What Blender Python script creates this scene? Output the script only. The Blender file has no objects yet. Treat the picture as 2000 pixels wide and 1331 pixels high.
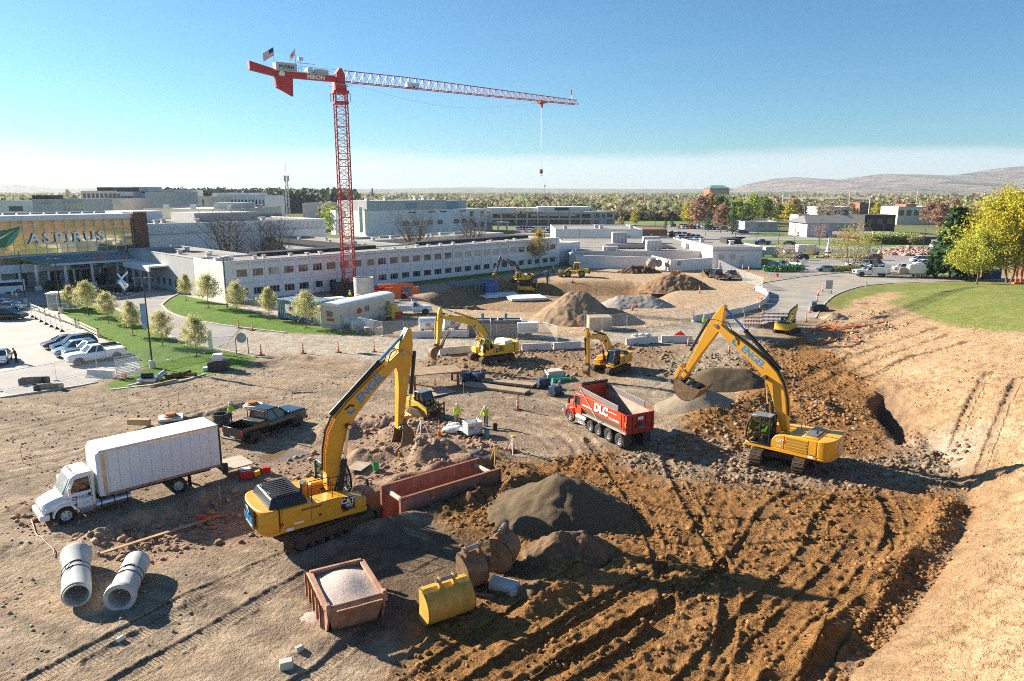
import bpy,bmesh,math,random
import numpy as np
from mathutils import Vector,Matrix,noise as mnoise
random.seed(7)
SC=bpy.context.scene
COL=SC.collection
R=math.radians
PI=math.pi
# ------------------------------------------------------------------ camera
CAMH=19.0;FPX=1388.0;HORIZON=374.0
PITCH=math.atan((665.5-HORIZON)/FPX)
cam=bpy.data.cameras.new('camera');camo=bpy.data.objects.new('camera',cam);COL.objects.link(camo)
camo.location=(0,0,CAMH);camo.rotation_euler=(R(90)-PITCH,0,0)
cam.sensor_width=36;cam.lens=FPX/2000*36;cam.clip_start=.5;cam.clip_end=60000
SC.camera=camo
# ------------------------------------------------------------------ sky and sun
SUN_AZ=math.atan2(.456,-.89);SUN_EL=R(24.5)
W=bpy.data.worlds.new('World');SC.world=W;W.use_nodes=True
def world_nodes():
 nt=W.node_tree;nt.nodes.clear();N=nt.nodes.new;L=nt.links.new
 out=N('ShaderNodeOutputWorld');bg=N('ShaderNodeBackground');bg.inputs[1].default_value=.05
 sky=N('ShaderNodeTexSky');sky.sky_type='NISHITA';sky.sun_disc=False
 sky.sun_elevation=SUN_EL;sky.sun_rotation=PI/2-SUN_AZ
 sky.air_density=1.0;sky.dust_density=.45;sky.ozone_density=2.2;sky.altitude=350
 tint=N('ShaderNodeMix');tint.data_type='RGBA';tint.blend_type='MULTIPLY';tint.inputs[0].default_value=1
 L(sky.outputs[0],tint.inputs[6]);tint.inputs[7].default_value=(.47,.87,1.08,1)
# thin high cloud bank low over the horizon
 tc=N('ShaderNodeTexCoord');sx=N('ShaderNodeSeparateXYZ');L(tc.outputs['Generated'],sx.inputs[0])
 mp=N('ShaderNodeMapping');mp.inputs['Scale'].default_value=(2.2,2.2,26);L(tc.outputs['Generated'],mp.inputs[0])
 no=N('ShaderNodeTexNoise');no.inputs['Scale'].default_value=1.6;no.inputs['Detail'].default_value=6;no.inputs['Roughness'].default_value=.55
 L(mp.outputs[0],no.inputs[0])
 ad=N('ShaderNodeMath');ad.operation='MULTIPLY_ADD';L(no.outputs[0],ad.inputs[0]);ad.inputs[1].default_value=-.045;L(sx.outputs[2],ad.inputs[2])
 mr=N('ShaderNodeMapRange');mr.interpolation_type='SMOOTHSTEP';L(ad.outputs[0],mr.inputs[0])
 mr.inputs[1].default_value=.035;mr.inputs[2].default_value=.012;mr.inputs[3].default_value=0;mr.inputs[4].default_value=.55
 cl=N('ShaderNodeMix');cl.data_type='RGBA';L(mr.outputs[0],cl.inputs[0]);L(tint.outputs[2],cl.inputs[6]);cl.inputs[7].default_value=(7.4,7.7,8.2,1)
# second, wispier veil higher up
 mp2=N('ShaderNodeMapping');mp2 .inputs['Scale'].default_value=(3,3,40);mp2 .inputs['Rotation'].default_value=(.05,.03,0);L(tc.outputs['Generated'],mp2 .inputs[0])
 n2=N('ShaderNodeTexNoise');n2 .inputs['Scale'].default_value=1.1;n2 .inputs['Detail'].default_value=8;n2 .inputs['Roughness'].default_value=.6;L(mp2 .outputs[0],n2 .inputs[0])
 r2=N('ShaderNodeMapRange');L(n2 .outputs[0],r2 .inputs[0]);r2 .inputs[1].default_value=.55;r2 .inputs[2].default_value=.8;r2 .inputs[4].default_value=.05
 c2=N('ShaderNodeMix');c2 .data_type='RGBA';L(r2 .outputs[0],c2 .inputs[0]);L(cl.outputs[2],c2 .inputs[6]);c2 .inputs[7].default_value=(7,7.4,8,1)
 L(c2 .outputs[2],bg.inputs[0]);L(bg.outputs[0],out.inputs[0])
world_nodes()
sun=bpy.data.lights.new('sun','SUN');suno=bpy.data.objects.new('sun',sun);COL.objects.link(suno)
sun.energy=5.0;sun.angle=R(.53);sun.color=(1.0,.90,.74)
_d=Vector((-math.cos(SUN_AZ)*math.cos(SUN_EL),-math.sin(SUN_AZ)*math.cos(SUN_EL),-math.sin(SUN_EL)))
suno.rotation_euler=_d.to_track_quat('-Z','Y').to_euler();suno.location=(-60,40,60)
SC.view_settings.view_transform='Standard';SC.view_settings.look='None';SC.view_settings.gamma=1
SC.view_settings.use_curve_mapping=False;SC.view_settings.exposure=1.4
SC.cycles.max_bounces=6;SC.cycles.diffuse_bounces=3;SC.cycles.glossy_bounces=3;SC.cycles.transparent_max_bounces=16;SC.cycles.transmission_bounces=4
SC.cycles.volume_bounces=0;SC.cycles.use_adaptive_sampling=True;SC.cycles.adaptive_threshold=.01
SC.cycles.filter_width=1.0;SC.cycles.use_denoising=False;SC.cycles.caustics_reflective=False;SC.cycles.caustics_refractive=False
# ------------------------------------------------------------------ measuring: where a sight line meets the ground
_S,_C=math.sin(PITCH),math.cos(PITCH)
def G(u,v,z=0.0):
 a=(u-1000)/FPX;b=(v-665.5)/FPX
 k=(CAMH-z)/(_S+b*_C)
 return (a*k,(_C-b*_S)*k)
def XZ(u,v,y):
 a=(u-1000)/FPX;b=(v-665.5)/FPX
 k=y/(_C-b*_S)
 return a*k,CAMH-(_S+b*_C)*k
CA=R(46.4);E1=(math.cos(CA),math.sin(CA));E2=(-math.sin(CA),math.cos(CA))
C0=(-51.23,123.49)
def CW(x,y):return (C0[0]+x*E1[0]+y*E2[0],C0[1]+x*E1[1]+y*E2[1])
# ------------------------------------------------------------------ materials
MATS={}
def srgb(r,g,b):
 f=lambda c:c/12.92 if c<=.04045 else ((c+.055)/1.055)**2.4
 return (f(r/255),f(g/255),f(b/255))
def mat(name,col,rough=.6,metal=0.,var=.08,scale=3.,bump=0.,bscale=40.,dirt=0.,dcol=(.27,.19,.12),coat=0.,spec=.5,attr=None):
 if name in MATS:return MATS[name]
 m=bpy.data.materials.new(name);m.use_nodes=True;nt=m.node_tree;N=nt.nodes.new;L=nt.links.new
 b=nt.nodes['Principled BSDF'];b.inputs['Roughness'].default_value=rough;b.inputs['Metallic'].default_value=metal
 b.inputs['Coat Weight'].default_value=coat;b.inputs['Coat Roughness'].default_value=.08;b.inputs['Specular IOR Level'].default_value=spec
 tc=N('ShaderNodeTexCoord')
 no=N('ShaderNodeTexNoise');no.inputs['Scale'].default_value=scale;no.inputs['Detail'].default_value=5;L(tc.outputs['Object'],no.inputs[0])
 mr=N('ShaderNodeMapRange');L(no.outputs[0],mr.inputs[0]);mr.inputs[1].default_value=.3;mr.inputs[2].default_value=.7
 mr.inputs[3].default_value=1-var*1.5;mr.inputs[4].default_value=1+var
 mx=N('ShaderNodeMix');mx.data_type='RGBA';mx.blend_type='MULTIPLY';mx.inputs[0].default_value=1
 if attr:
  at=N('ShaderNodeAttribute');at.attribute_name=attr;L(at.outputs[0],mx.inputs[6])
 else:mx.inputs[6].default_value=(*col,1)
 L(mr.outputs[0],mx.inputs[7]);last=mx.outputs[2]
 if dirt>0:
  n2=N('ShaderNodeTexNoise');n2 .inputs['Scale'].default_value=scale*1.7;n2 .inputs['Detail'].default_value=8;n2 .inputs['Roughness'].default_value=.68;L(tc.outputs['Object'],n2 .inputs[0])
  r2=N('ShaderNodeMapRange');L(n2 .outputs[0],r2 .inputs[0]);r2 .inputs[1].default_value=.62-dirt*.3;r2 .inputs[2].default_value=.82-dirt*.2;r2 .inputs[4].default_value=min(1,dirt*1.2)
  m2=N('ShaderNodeMix');m2 .data_type='RGBA';L(r2 .outputs[0],m2 .inputs[0]);L(last,m2 .inputs[6]);m2 .inputs[7].default_value=(*dcol,1);last=m2 .outputs[2]
  r3=N('ShaderNodeMapRange');L(r2 .outputs[0],r3 .inputs[0]);r3 .inputs[3].default_value=rough;r3 .inputs[4].default_value=.9;L(r3 .outputs[0],b.inputs['Roughness'])
 L(last,b.inputs['Base Color'])
 if bump>0:
  n3=N('ShaderNodeTexNoise');n3 .inputs['Scale'].default_value=bscale;n3 .inputs['Detail'].default_value=4;L(tc.outputs['Object'],n3 .inputs[0])
  bp=N('ShaderNodeBump');bp.inputs['Strength'].default_value=bump;bp.inputs['Distance'].default_value=.05;L(n3 .outputs[0],bp.inputs['Height']);L(bp.outputs[0],b.inputs['Normal'])
 MATS[name]=m;return m
def glass(name,col,rough=.05,spec=.8):
 if name in MATS:return MATS[name]
 m=mat(name,col,rough,0,.25,.8,spec=spec);m.node_tree.nodes['Principled BSDF'].inputs['IOR'].default_value=1.6
 return m
def wire_mat(name,col,cover):
# a woven wire sheet: gaps between wires are open
 if name in MATS:return MATS[name]
 m=bpy.data.materials.new(name);m.use_nodes=True;nt=m.node_tree;N=nt.nodes.new;L=nt.links.new
 b=nt.nodes['Principled BSDF'];b.inputs['Base Color'].default_value=(*col,1);b.inputs['Roughness'].default_value=.45;b.inputs['Metallic'].default_value=.3
 tr=N('ShaderNodeBsdfTransparent');mx=N('ShaderNodeMixShader')
 tc=N('ShaderNodeTexCoord');sp=N('ShaderNodeSeparateXYZ');L(tc.outputs['Object'],sp.inputs[0])
 parts=[]
 for op in ('ADD','SUBTRACT'):
  a=N('ShaderNodeMath');a.operation=op;L(sp.outputs[0],a.inputs[0]);L(sp.outputs[2],a.inputs[1])
  s_=N('ShaderNodeMath');s_.operation='MULTIPLY';L(a.outputs[0],s_.inputs[0]);s_.inputs[1].default_value=12
  f=N('ShaderNodeMath');f.operation='FRACT';L(s_.outputs[0],f.inputs[0])
  g=N('ShaderNodeMath');g.operation='LESS_THAN';L(f.outputs[0],g.inputs[0]);g.inputs[1].default_value=cover
  parts.append(g)
 mxm=N('ShaderNodeMath');mxm.operation='MAXIMUM';L(parts[0].outputs[0],mxm.inputs[0]);L(parts[1].outputs[0],mxm.inputs[1])
 L(mxm.outputs[0],mx.inputs[0]);L(tr.outputs[0],mx.inputs[1]);L(b.outputs[0],mx.inputs[2])
 L(mx.outputs[0],nt.nodes['Material Output'].inputs[0]);MATS[name]=m;return m
YEL=mat('yellow_paint',(.80,.37,.022),.42,0,.07,1.2,dirt=.22,dcol=(.36,.25,.14),coat=.15)
YEL2=mat('bright_yellow_paint',(.80,.50,.04),.42,0,.06,1.5,dirt=.2,dcol=(.36,.25,.14),coat=.15)
YELB=mat('bucket_yellow',(.60,.34,.05),.6,0,.15,2,dirt=.5,dcol=(.30,.19,.09))
BLK=mat('black_paint',(.018,.018,.02),.4,0,.2,3,dirt=.12)
BLKP=mat('black_plastic',(.03,.03,.032),.65,0,.2,4,dirt=.15)
RUB=mat('rubber',(.028,.027,.026),.85,0,.25,6,dirt=.35,dcol=(.17,.13,.09))
TRK=mat('track_steel',(.075,.052,.036),.75,.2,.3,4,dirt=.75,dcol=(.16,.105,.06),bump=.4)
STL=mat('bare_steel',(.34,.31,.28),.45,.6,.2,4,dirt=.4)
CHR=mat('chrome_rod',(.75,.75,.76),.12,1,.03,3)
RUST=mat('rust_steel',(.28,.11,.06),.75,.1,.3,1.6,dirt=.45,dcol=(.34,.24,.16),bump=.3)
RUSTB=mat('bucket_steel',(.23,.135,.07),.68,.2,.3,2.4,dirt=.6,dcol=(.33,.22,.12),bump=.3)
WHT=mat('white_paint',(.80,.80,.79),.3,0,.03,1,dirt=.1,dcol=(.55,.48,.4),coat=.3)
WHT2=mat('white_panel',(.78,.78,.78),.5,0,.03,.6,dirt=.08,dcol=(.5,.46,.4))
ALU=mat('aluminium',(.62,.62,.63),.3,.9,.08,3,dirt=.25)
GALV=mat('galvanised',(.55,.57,.58),.4,.7,.1,3)
CONC=mat('concrete',(.52,.49,.44),.85,0,.12,1.2,bump=.2,dirt=.25,dcol=(.40,.33,.25))
CONCP=mat('pipe_concrete',(.55,.54,.51),.8,0,.1,1.5,bump=.2,bscale=60,dirt=.22,dcol=(.42,.36,.28))
CONCW=mat('barrier_concrete',(.66,.63,.58),.85,0,.08,1.2,bump=.15,dirt=.2,dcol=(.45,.38,.3))
WOOD=mat('timber',(.44,.29,.15),.8,0,.2,3,dirt=.2)
CABG=glass('cab_glass',(.045,.06,.06),.04)
CARG=glass('car_glass',(.02,.026,.032),.05)
WING=glass('window_glass',(.035,.045,.055),.06)
ORG=mat('safety_orange',(.85,.14,.02),.5,0,.06,4,dirt=.08)
WBAND=mat('reflective_white',(.82,.82,.8),.4,0,.04,4)
RED=mat('signal_red',(.62,.03,.02),.4,0,.05,3)
LIME=mat('hi_vis_lime',(.55,.75,.03),.7,0,.08,9,bump=.3,bscale=30)
REDL=mat('tail_light',(.5,.012,.01),.2,0,.05,8)
AMB=mat('amber_lens',(.85,.3,.02),.25,0,.05,8)
LENS=mat('clear_lens',(.75,.78,.8),.12,0,.05,8)
BLU=mat('engel_blue',(.03,.28,.62),.45,0,.04,5)
WPRT=mat('white_print',(.85,.85,.84),.5,0,.02,5)
KPRT=mat('black_print',(.02,.018,.015),.5,0,.05,5)
# ------------------------------------------------------------------ mesh builder
class MB:
 def __init__(s,T=None):s.v=[];s.f=[];s.T=T
 def add(s,vs,fs):
  o=len(s.v)
  if s.T is not None:vs=[s.T@Vector(p)for p in vs]
  s.v.extend([tuple(p)for p in vs]);s.f.extend([tuple(i+o for i in f)for f in fs]);return s
 def box(s,c,d,rz=0,rx=0,ry=0,t=1.,ty=None):
# centre c, size d; t and ty shrink the top in x and y
  ty=t if ty is None else ty;x,y,z=d[0]/2,d[1]/2,d[2]/2
  vs=[(-x,-y,-z),(x,-y,-z),(x,y,-z),(-x,y,-z),(-x*t,-y*ty,z),(x*t,-y*ty,z),(x*t,y*ty,z),(-x*t,y*ty,z)]
  if rz or rx or ry:
   M=Matrix.Rotation(rz,3,'Z')@Matrix.Rotation(ry,3,'Y')@Matrix.Rotation(rx,3,'X');vs=[M@Vector(p)for p in vs]
  return s.add([(p[0]+c[0],p[1]+c[1],p[2]+c[2])for p in vs],[(0,3,2,1),(4,5,6,7),(0,1,5,4),(1,2,6,5),(2,3,7,6),(3,0,4,7)])
 def b(s,x0,x1,y0,y1,z0,z1):return s.box(((x0+x1)/2,(y0+y1)/2,(z0+z1)/2),(abs(x1-x0),abs(y1-y0),abs(z1-z0)))
 def prism(s,pts,y0,y1,inset=None):
# closed outline in x,z (counter-clockwise seen from -y) pushed from y0 to y1
  n=len(pts);vs=[(p[0],y0,p[1])for p in pts]+[(p[0],y1,p[1])for p in pts]
  return s.add(vs,[tuple(range(n)),tuple(range(2*n-1,n-1,-1))]+[(i,i+n,(i+1)%n+n,(i+1)%n)for i in range(n)])
 def slab(s,pts,z0,z1):
  n=len(pts);vs=[(p[0],p[1],z0)for p in pts]+[(p[0],p[1],z1)for p in pts]
  return s.add(vs,[tuple(range(n-1,-1,-1)),tuple(range(n,2*n))]+[(i,(i+1)%n,(i+1)%n+n,i+n)for i in range(n)])
 def hull(s,a,c):
  n=len(a);return s.add(list(a)+list(c),[tuple(range(n-1,-1,-1)),tuple(range(n,2*n))]+[(i,(i+1)%n,(i+1)%n+n,i+n)for i in range(n)])
 def loft(s,secs,cap=True):
  n=len(secs[0]);vs=[p for q in secs for p in q];fs=[]
  for k in range(len(secs)-1):fs+=[(k*n+i,k*n+(i+1)%n,(k+1)*n+(i+1)%n,(k+1)*n+i)for i in range(n)]
  if cap:fs+=[tuple(range(n-1,-1,-1)),tuple(range((len(secs)-1)*n,len(secs)*n))]
  return s.add(vs,fs)
 def cyl(s,p0,p1,r0,r1=None,n=12,cap=True):
  r1=r0 if r1 is None else r1;p0=Vector(p0);p1=Vector(p1);d=(p1-p0)
  if d.length<1e-6:return s
  d.normalize();a=d.orthogonal().normalized();c=d.cross(a)
  ring=lambda p,r:[p+(a*math.cos(2*PI*i/n)+c*math.sin(2*PI*i/n))*r for i in range(n)]
  return s.loft([ring(p0,r0),ring(p1,r1)],cap)
 def tube(s,pts,r,n=6,cap=True):
  pts=[Vector(p)for p in pts];secs=[];pa=None
  for i,p in enumerate(pts):
   d=(pts[min(i+1,len(pts)-1)]-pts[max(i-1,0)]).normalized()
   a=d.orthogonal().normalized()if pa is None else (pa-d*pa.dot(d)).normalized();pa=a;c=d.cross(a)
   rr=r[i]if isinstance(r,(list,tuple))else r
   secs.append([p+(a*math.cos(2*PI*k/n)+c*math.sin(2*PI*k/n))*rr for k in range(n)])
  return s.loft(secs,cap)
 def lathe(s,prof,p=(0,0,0),axis='Z',n=20,cap=True):
# prof: (radius, height) pairs
  secs=[]
  for r,h in prof:
   q=[]
   for i in range(n):
    t=2*PI*i/n;a,c=r*math.cos(t),r*math.sin(t)
    q.append((p[0]+a,p[1]+c,p[2]+h)if axis=='Z' else (p[0]+c,p[1]+h,p[2]+a)if axis=='Y' else (p[0]+h,p[1]+a,p[2]+c))
   secs.append(q)
  return s.loft(secs,cap)
 def ball(s,c,r,n=10,m=6,sq=(1,1,1)):
  prof=[(math.sin(PI*k/m)*1.,-math.cos(PI*k/m))for k in range(m+1)]
  prof[0]=(.02,-1);prof[-1]=(.02,1)
  return s.loft([[(c[0]+q*r*sq[0]*math.cos(2*PI*i/n),c[1]+q*r*sq[1]*math.sin(2*PI*i/n),c[2]+h*r*sq[2])for i in range(n)]for q,h in prof])
 def build(s,name,m,parent=None,bevel=0.,smooth=.55,seg=1):
  me=bpy.data.meshes.new(name);me.from_pydata(s.v,[],s.f);me.materials.append(m)
  if smooth:
   me.polygons.foreach_set('use_smooth',[True]*len(me.polygons));me.set_sharp_from_angle(angle=smooth)
  o=bpy.data.objects.new(name,me);COL.objects.link(o)
  if parent is not None:o.parent=parent
  if bevel:
   bv=o.modifiers.new('edge','BEVEL');bv.width=bevel;bv.segments=seg;bv.limit_method='ANGLE';bv.angle_limit=R(35);bv.harden_normals=False
  return o
def fix(o):
 bm=bmesh.new();bm.from_mesh(o.data);bmesh.ops.recalc_face_normals(bm,faces=bm.faces);bm.to_mesh(o.data);bm.free();return o
def tag(o,label,cat,group=None):
 o['label']=label;o['category']=cat
 if group:o['group']=group
 return o
def thing(name,label,cat,loc=(0,0,0),rz=0.,group=None,s=1.):
 o=bpy.data.objects.new(name,None);COL.objects.link(o);o.empty_display_size=.3
 o.location=loc;o.rotation_euler=(0,0,rz);o.scale=(s,s,s);return tag(o,label,cat,group)
def struct(o):o['kind']='structure';return o
def stuff(o):o['kind']='stuff';return o
def copy_tree(o,parent=None,paint=None):
 c=o.copy();COL.objects.link(c);c.parent=parent
 if paint and o.type=='MESH' and o.material_slots:
  k=o.material_slots[0].material
  if k in paint:c.material_slots[0].link='OBJECT';c.material_slots[0].material=paint[k]
 for ch in o.children:copy_tree(ch,c,paint)
 return c
def dup(o,label,loc,rz,group=None,paint=None,s=None,name=None):
 c=copy_tree(o,None,paint);c.location=loc;c.rotation_euler=(0,0,rz);c['label']=label
 if group:c['group']=group
 if s:c.scale=(s,s,s)
 if name:c.name=name
 return c
_T={}
def text(parent,body,size,m,o,xd,yd,ext=.004,bold=0.,shear=0.,align='CENTER',name='lettering'):
# flat lettering standing proud of a surface; o centre, xd reading direction, yd up
 key=(body,round(size,3),bold,shear,align,ext,m.name)
 if key not in _T:
  cu=bpy.data.curves.new('lettering','FONT');cu.body=body;cu.size=size;cu.extrude=ext;cu.offset=bold;cu.shear=shear;cu.align_x=align;cu.align_y='CENTER';cu.resolution_u=3
  ob=bpy.data.objects.new('t',cu);me=bpy.data.meshes.new_from_object(ob);bpy.data.objects.remove(ob);me.materials.clear();me.materials.append(m);_T[key]=me
 x=Vector(xd).normalized();y=Vector(yd).normalized();z=x.cross(y)
 ob=bpy.data.objects.new(name,_T[key]);COL.objects.link(ob);ob.parent=parent
 M=Matrix((x,y,z)).transposed().to_4x4();M.translation=Vector(o);ob.matrix_local=M;return ob
def arrays(name,V,F,m,parent=None,cols=None,smooth=False,cname='Col',per='POINT'):
# big meshes from numpy: V (n,3), F (k,3 or 4)
 me=bpy.data.meshes.new(name);n=len(V);k,q=F.shape
 me.vertices.add(n);me.vertices.foreach_set('co',np.asarray(V,np.float32).ravel())
 me.loops.add(k*q);me.loops.foreach_set('vertex_index',F.astype(np.int32).ravel())
 me.polygons.add(k);me.polygons.foreach_set('loop_start',np.arange(0,k*q,q,dtype=np.int32));me.polygons.foreach_set('loop_total',np.full(k,q,np.int32))
 if smooth:me.polygons.foreach_set('use_smooth',np.ones(k,bool))
 me.update()
 if cols is not None:
  a=me.attributes.new(cname,'FLOAT_COLOR','POINT');c=np.ones((n,4),np.float32);c[:,:3]=cols;a.data.foreach_set('color',c.ravel())
 me.materials.append(m);o=bpy.data.objects.new(name,me);COL.objects.link(o)
 if parent is not None:o.parent=parent
 return o
# ------------------------------------------------------------------ numeric noise
def _hash(i,j,s):
 n=(i.astype(np.int64)*374761393+j.astype(np.int64)*668265263+s*974634541)&0x7fffffff
 n=((n^(n>>13))*1274126177)&0x7fffffff
 return ((n^(n>>16))&0xffff)/65535.
def vnoise(x,y,s=0):
 i=np.floor(x);j=np.floor(y);a=x-i;b=y-j;a=a*a*(3-2*a);b=b*b*(3-2*b)
 return (_hash(i,j,s)*(1-a)+_hash(i+1,j,s)*a)*(1-b)+(_hash(i,j+1,s)*(1-a)+_hash(i+1,j+1,s)*a)*b
def fbm(x,y,s=0,o=4,r=.5):
 t=0;a=1;w=0
 for k in range(o):t=t+a*vnoise(x*2**k+17.3*k,y*2**k+9.1*k,s+k);w+=a;a*=r
 return t/w-.5
def sstep(a,b,x):t=np.clip((x-a)/(b-a),0,1);return t*t*(3-2*t)
def segd(x,y,poly):
 best=np.full(x.shape,1e9);arc=np.zeros(x.shape);side=np.zeros(x.shape);acc=0
 for (ax,ay),(bx,by)in zip(poly[:-1],poly[1:]):
  dx,dy=bx-ax,by-ay;l2=dx*dx+dy*dy;l=math.sqrt(l2)
  t=np.clip(((x-ax)*dx+(y-ay)*dy)/l2,0,1);d=np.hypot(x-ax-t*dx,y-ay-t*dy)
  m=d<best;best=np.where(m,d,best);arc=np.where(m,acc+t*l,arc)
  side=np.where(m,np.sign((x-ax)*dy-(y-ay)*dx),side);acc+=l
 return best,arc,side
def inpoly(x,y,poly):
 c=np.zeros(x.shape,bool);n=len(poly)
 for i in range(n):
  (ax,ay),(bx,by)=poly[i],poly[(i+1)%n]
  if ay==by:continue
  m=((ay>y)!=(by>y))&(x<(bx-ax)*(y-ay)/(by-ay)+ax);c^=m
 return c
def nearbox(x,y,poly,mg):
 p=np.array(poly);return (x>p[:,0].min()-mg)&(x<p[:,0].max()+mg)&(y>p[:,1].min()-mg)&(y<p[:,1].max()+mg)
def sdist(x,y,poly,mg=6.):
 k=nearbox(x,y,poly,mg);out=np.full(x.shape,-mg)
 if k.any():
  a,b=x[k],y[k];d,_,_=segd(a,b,list(poly)+[poly[0]]);out[k]=np.where(inpoly(a,b,poly),d,-d)
 return out
def smoothline(p,k=3):
 p=[tuple(q)for q in p]
 for _ in range(k):
  o=[p[0]]
  for a,b in zip(p[:-1],p[1:]):o+=[tuple(.75*m+.25*n for m,n in zip(a,b)),tuple(.25*m+.75*n for m,n in zip(a,b))]
  p=o+[p[-1]]
 return p
ORD=['first','second','third','fourth','fifth','sixth','seventh','eighth','ninth','tenth','eleventh','twelfth','thirteenth','fourteenth','fifteenth','sixteenth','seventeenth','eighteenth','nineteenth','twentieth']
# ================================================================== terrain
def GP(*uv,z=0.):return [G(u,v,z)for u,v in uv]
TOE=smoothline(GP((1540,1460),(1650,1331),(1780,1200),(1850,1100),(1900,1000),(1870,925),(1800,850),(1705,765),(1630,705),(1580,665),(1590,625),(1618,592),(1650,571),(1725,557)),2)
ROADB=GP((1480,640),(1530,570),(1600,552),(1720,543),(1860,545),(2100,552))
PIT=GP((815,582),(900,550),(1000,541),(1090,547),(1250,549),(1330,562),(1285,592),(1185,612),(1050,611),(860,602))
def _trench():
 a=Vector((*G(745,950,.95),0));b_=Vector((*G(935,896,.95),0));d=(b_-a);L=d.length;d.normalize();n=Vector((d.y,-d.x,0))
 return [tuple((a+d*s+n*t)[:2])for s,t in ((-1.6,-1.0),(-1.6,2.3),(-.2,2.55),(L+.2,2.5),(L+1.5,2.2),(L+1.3,-.8))]
TRENCH=_trench()
HOLE=GP((1690,778),(1728,766),(1786,806),(1790,866),(1748,870),(1704,812))
_toed=None
def bank(x,y):
 k=(x>3+.1*y)&(y<400);z=np.zeros(x.shape);dd=np.zeros(x.shape)
 if k.any():z[k],dd[k]=bank_(x[k],y[k])
 return z,dd
def bank_(x,y):
 d,a,s=segd(x,y,TOE);d=np.where(s>0,d,0)
 rd,_,_=segd(x,y,ROADB)
 top=6.2-2.4*sstep(70,130,y)
 z=top*(1-np.exp(-d/(9.5+9*sstep(45,90,y))))
 return z*sstep(3.5,38,rd)*sstep(-6,6,y),d
def hcoarse(x,y):
 x=np.asarray(x,float);y=np.asarray(y,float)
 z,d=bank(x,y)
 p=sdist(x,y,PIT);z=z-2.7*sstep(-.6,6.5,p)
 t=sdist(x,y,TRENCH);z=z-1.5*sstep(-.25,.5,t+.3*fbm(x*.7,y*.7,5,2))
 h=sdist(x,y,HOLE);z=z-2.5*sstep(-.1,1.7,h+.8*fbm(x*.8,y*.8,9,3))
 return z
def hz(x,y):return float(hcoarse(np.array([x]),np.array([y]))[0])
def GT(u,v,it=14):
 z=0.
 for _ in range(it):x,y=G(u,v,z);z=.5*z+.5*hz(x,y)
 x,y=G(u,v,z);return x,y,hz(x,y)
def GTP(*uv):return [GT(u,v)[:2]for u,v in uv]
LAWNR=GTP((1612,592),(1640,573),(1700,557),(1880,551),(2090,556),(2090,660),(2000,648),(1900,642),(1812,628),(1786,609),(1748,592),(1768,572),(1725,570),(1672,586),(1640,604))
LAWN1=GP((108,602),(150,592),(226,604),(290,640),(340,664),(420,683),(503,697),(478,716),(352,746),(215,762),(206,752),(282,722),(268,700),(196,662),(120,622))
LAWN2=GP((316,596),(330,583),(360,570),(440,592),(540,622),(640,642),(722,656),(650,653),(560,650),(460,640),(380,628),(330,612))
ISLE=GP((190,588),(215,566),(262,556),(292,560),(285,572),(240,582),(205,590))
PARKL=GP((-400,600),(-40,594),(62,600),(122,626),(198,664),(266,702),(276,720),(160,752),(0,776),(-400,850))
DRIVE=GP((-420,606),(-40,586),(20,568),(120,555),(240,540),(330,541),(360,570),(316,594),(330,612),(380,627),(470,641),(445,668),(420,682),(340,663),(290,639),(226,603),(150,591),(62,598),(-40,600))
ACC=GP((1478,630),(1490,618),(1500,607),(1500,580),(1470,566),(1490,553),(1560,542),(1640,534),(1760,533),(1900,537),(2120,541),(2120,556),(1880,549),(1700,555),(1640,571),(1612,590),(1594,618),(1578,622),(1560,627),(1535,626),(1505,631))
SANDB=GP((560,600),(700,565),(815,560),(900,548),(1000,535),(1100,522),(1260,508),(1420,520),(1530,545),(1490,553),(1470,568),(1497,580),(1496,605),(1440,622),(1300,636),(1180,655),(1000,655),(800,650),(720,655),(640,640))
ROADG=GP((420,683),(470,641),(560,651),(720,657),(860,664),(1000,666),(1180,655),(1300,640),(1470,618),(1500,640),(1360,668),(1150,668),(950,690),(820,706),(700,700),(560,690),(503,697))
BROWN=GP((1000,905),(1200,880),(1330,860),(1340,800),(1440,780),(1460,700),(1560,650),(1640,704),(1710,765),(1800,850),(1870,925),(1900,1000),(1850,1100),(1780,1200),(1650,1331),(1500,1500),(700,1500),(760,1331),(820,1210),(960,1120),(820,1000),(760,960),(880,930))
SHADE_MOIST=GP((560,1110),(780,1030),(960,1040),(1060,1120),(900,1180),(700,1260),(620,1200))  # mostly shadow put into the soil colour, partly moist earth
ROCKZ=GP((1260,850),(1440,860),(1660,900),(1900,880),(1850,960),(1500,950),(1300,930),(1200,905))
MIDD=GP((830,700),(1000,672),(1240,672),(1400,690),(1500,660),(1560,680),(1560,760),(1300,740),(1200,735),(1060,745),(900,740),(830,725))
TRAILER=GP((1290,790),(1240,740),(1330,690),(1440,660),(1500,640),(1470,690),(1420,760),(1380,800))
REDD=GP((480,960),(560,900),(700,820),(880,820),(1000,880),(900,940),(700,960),(470,1070),(250,1110),(0,1010),(60,980),(180,1060),(440,980))
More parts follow.
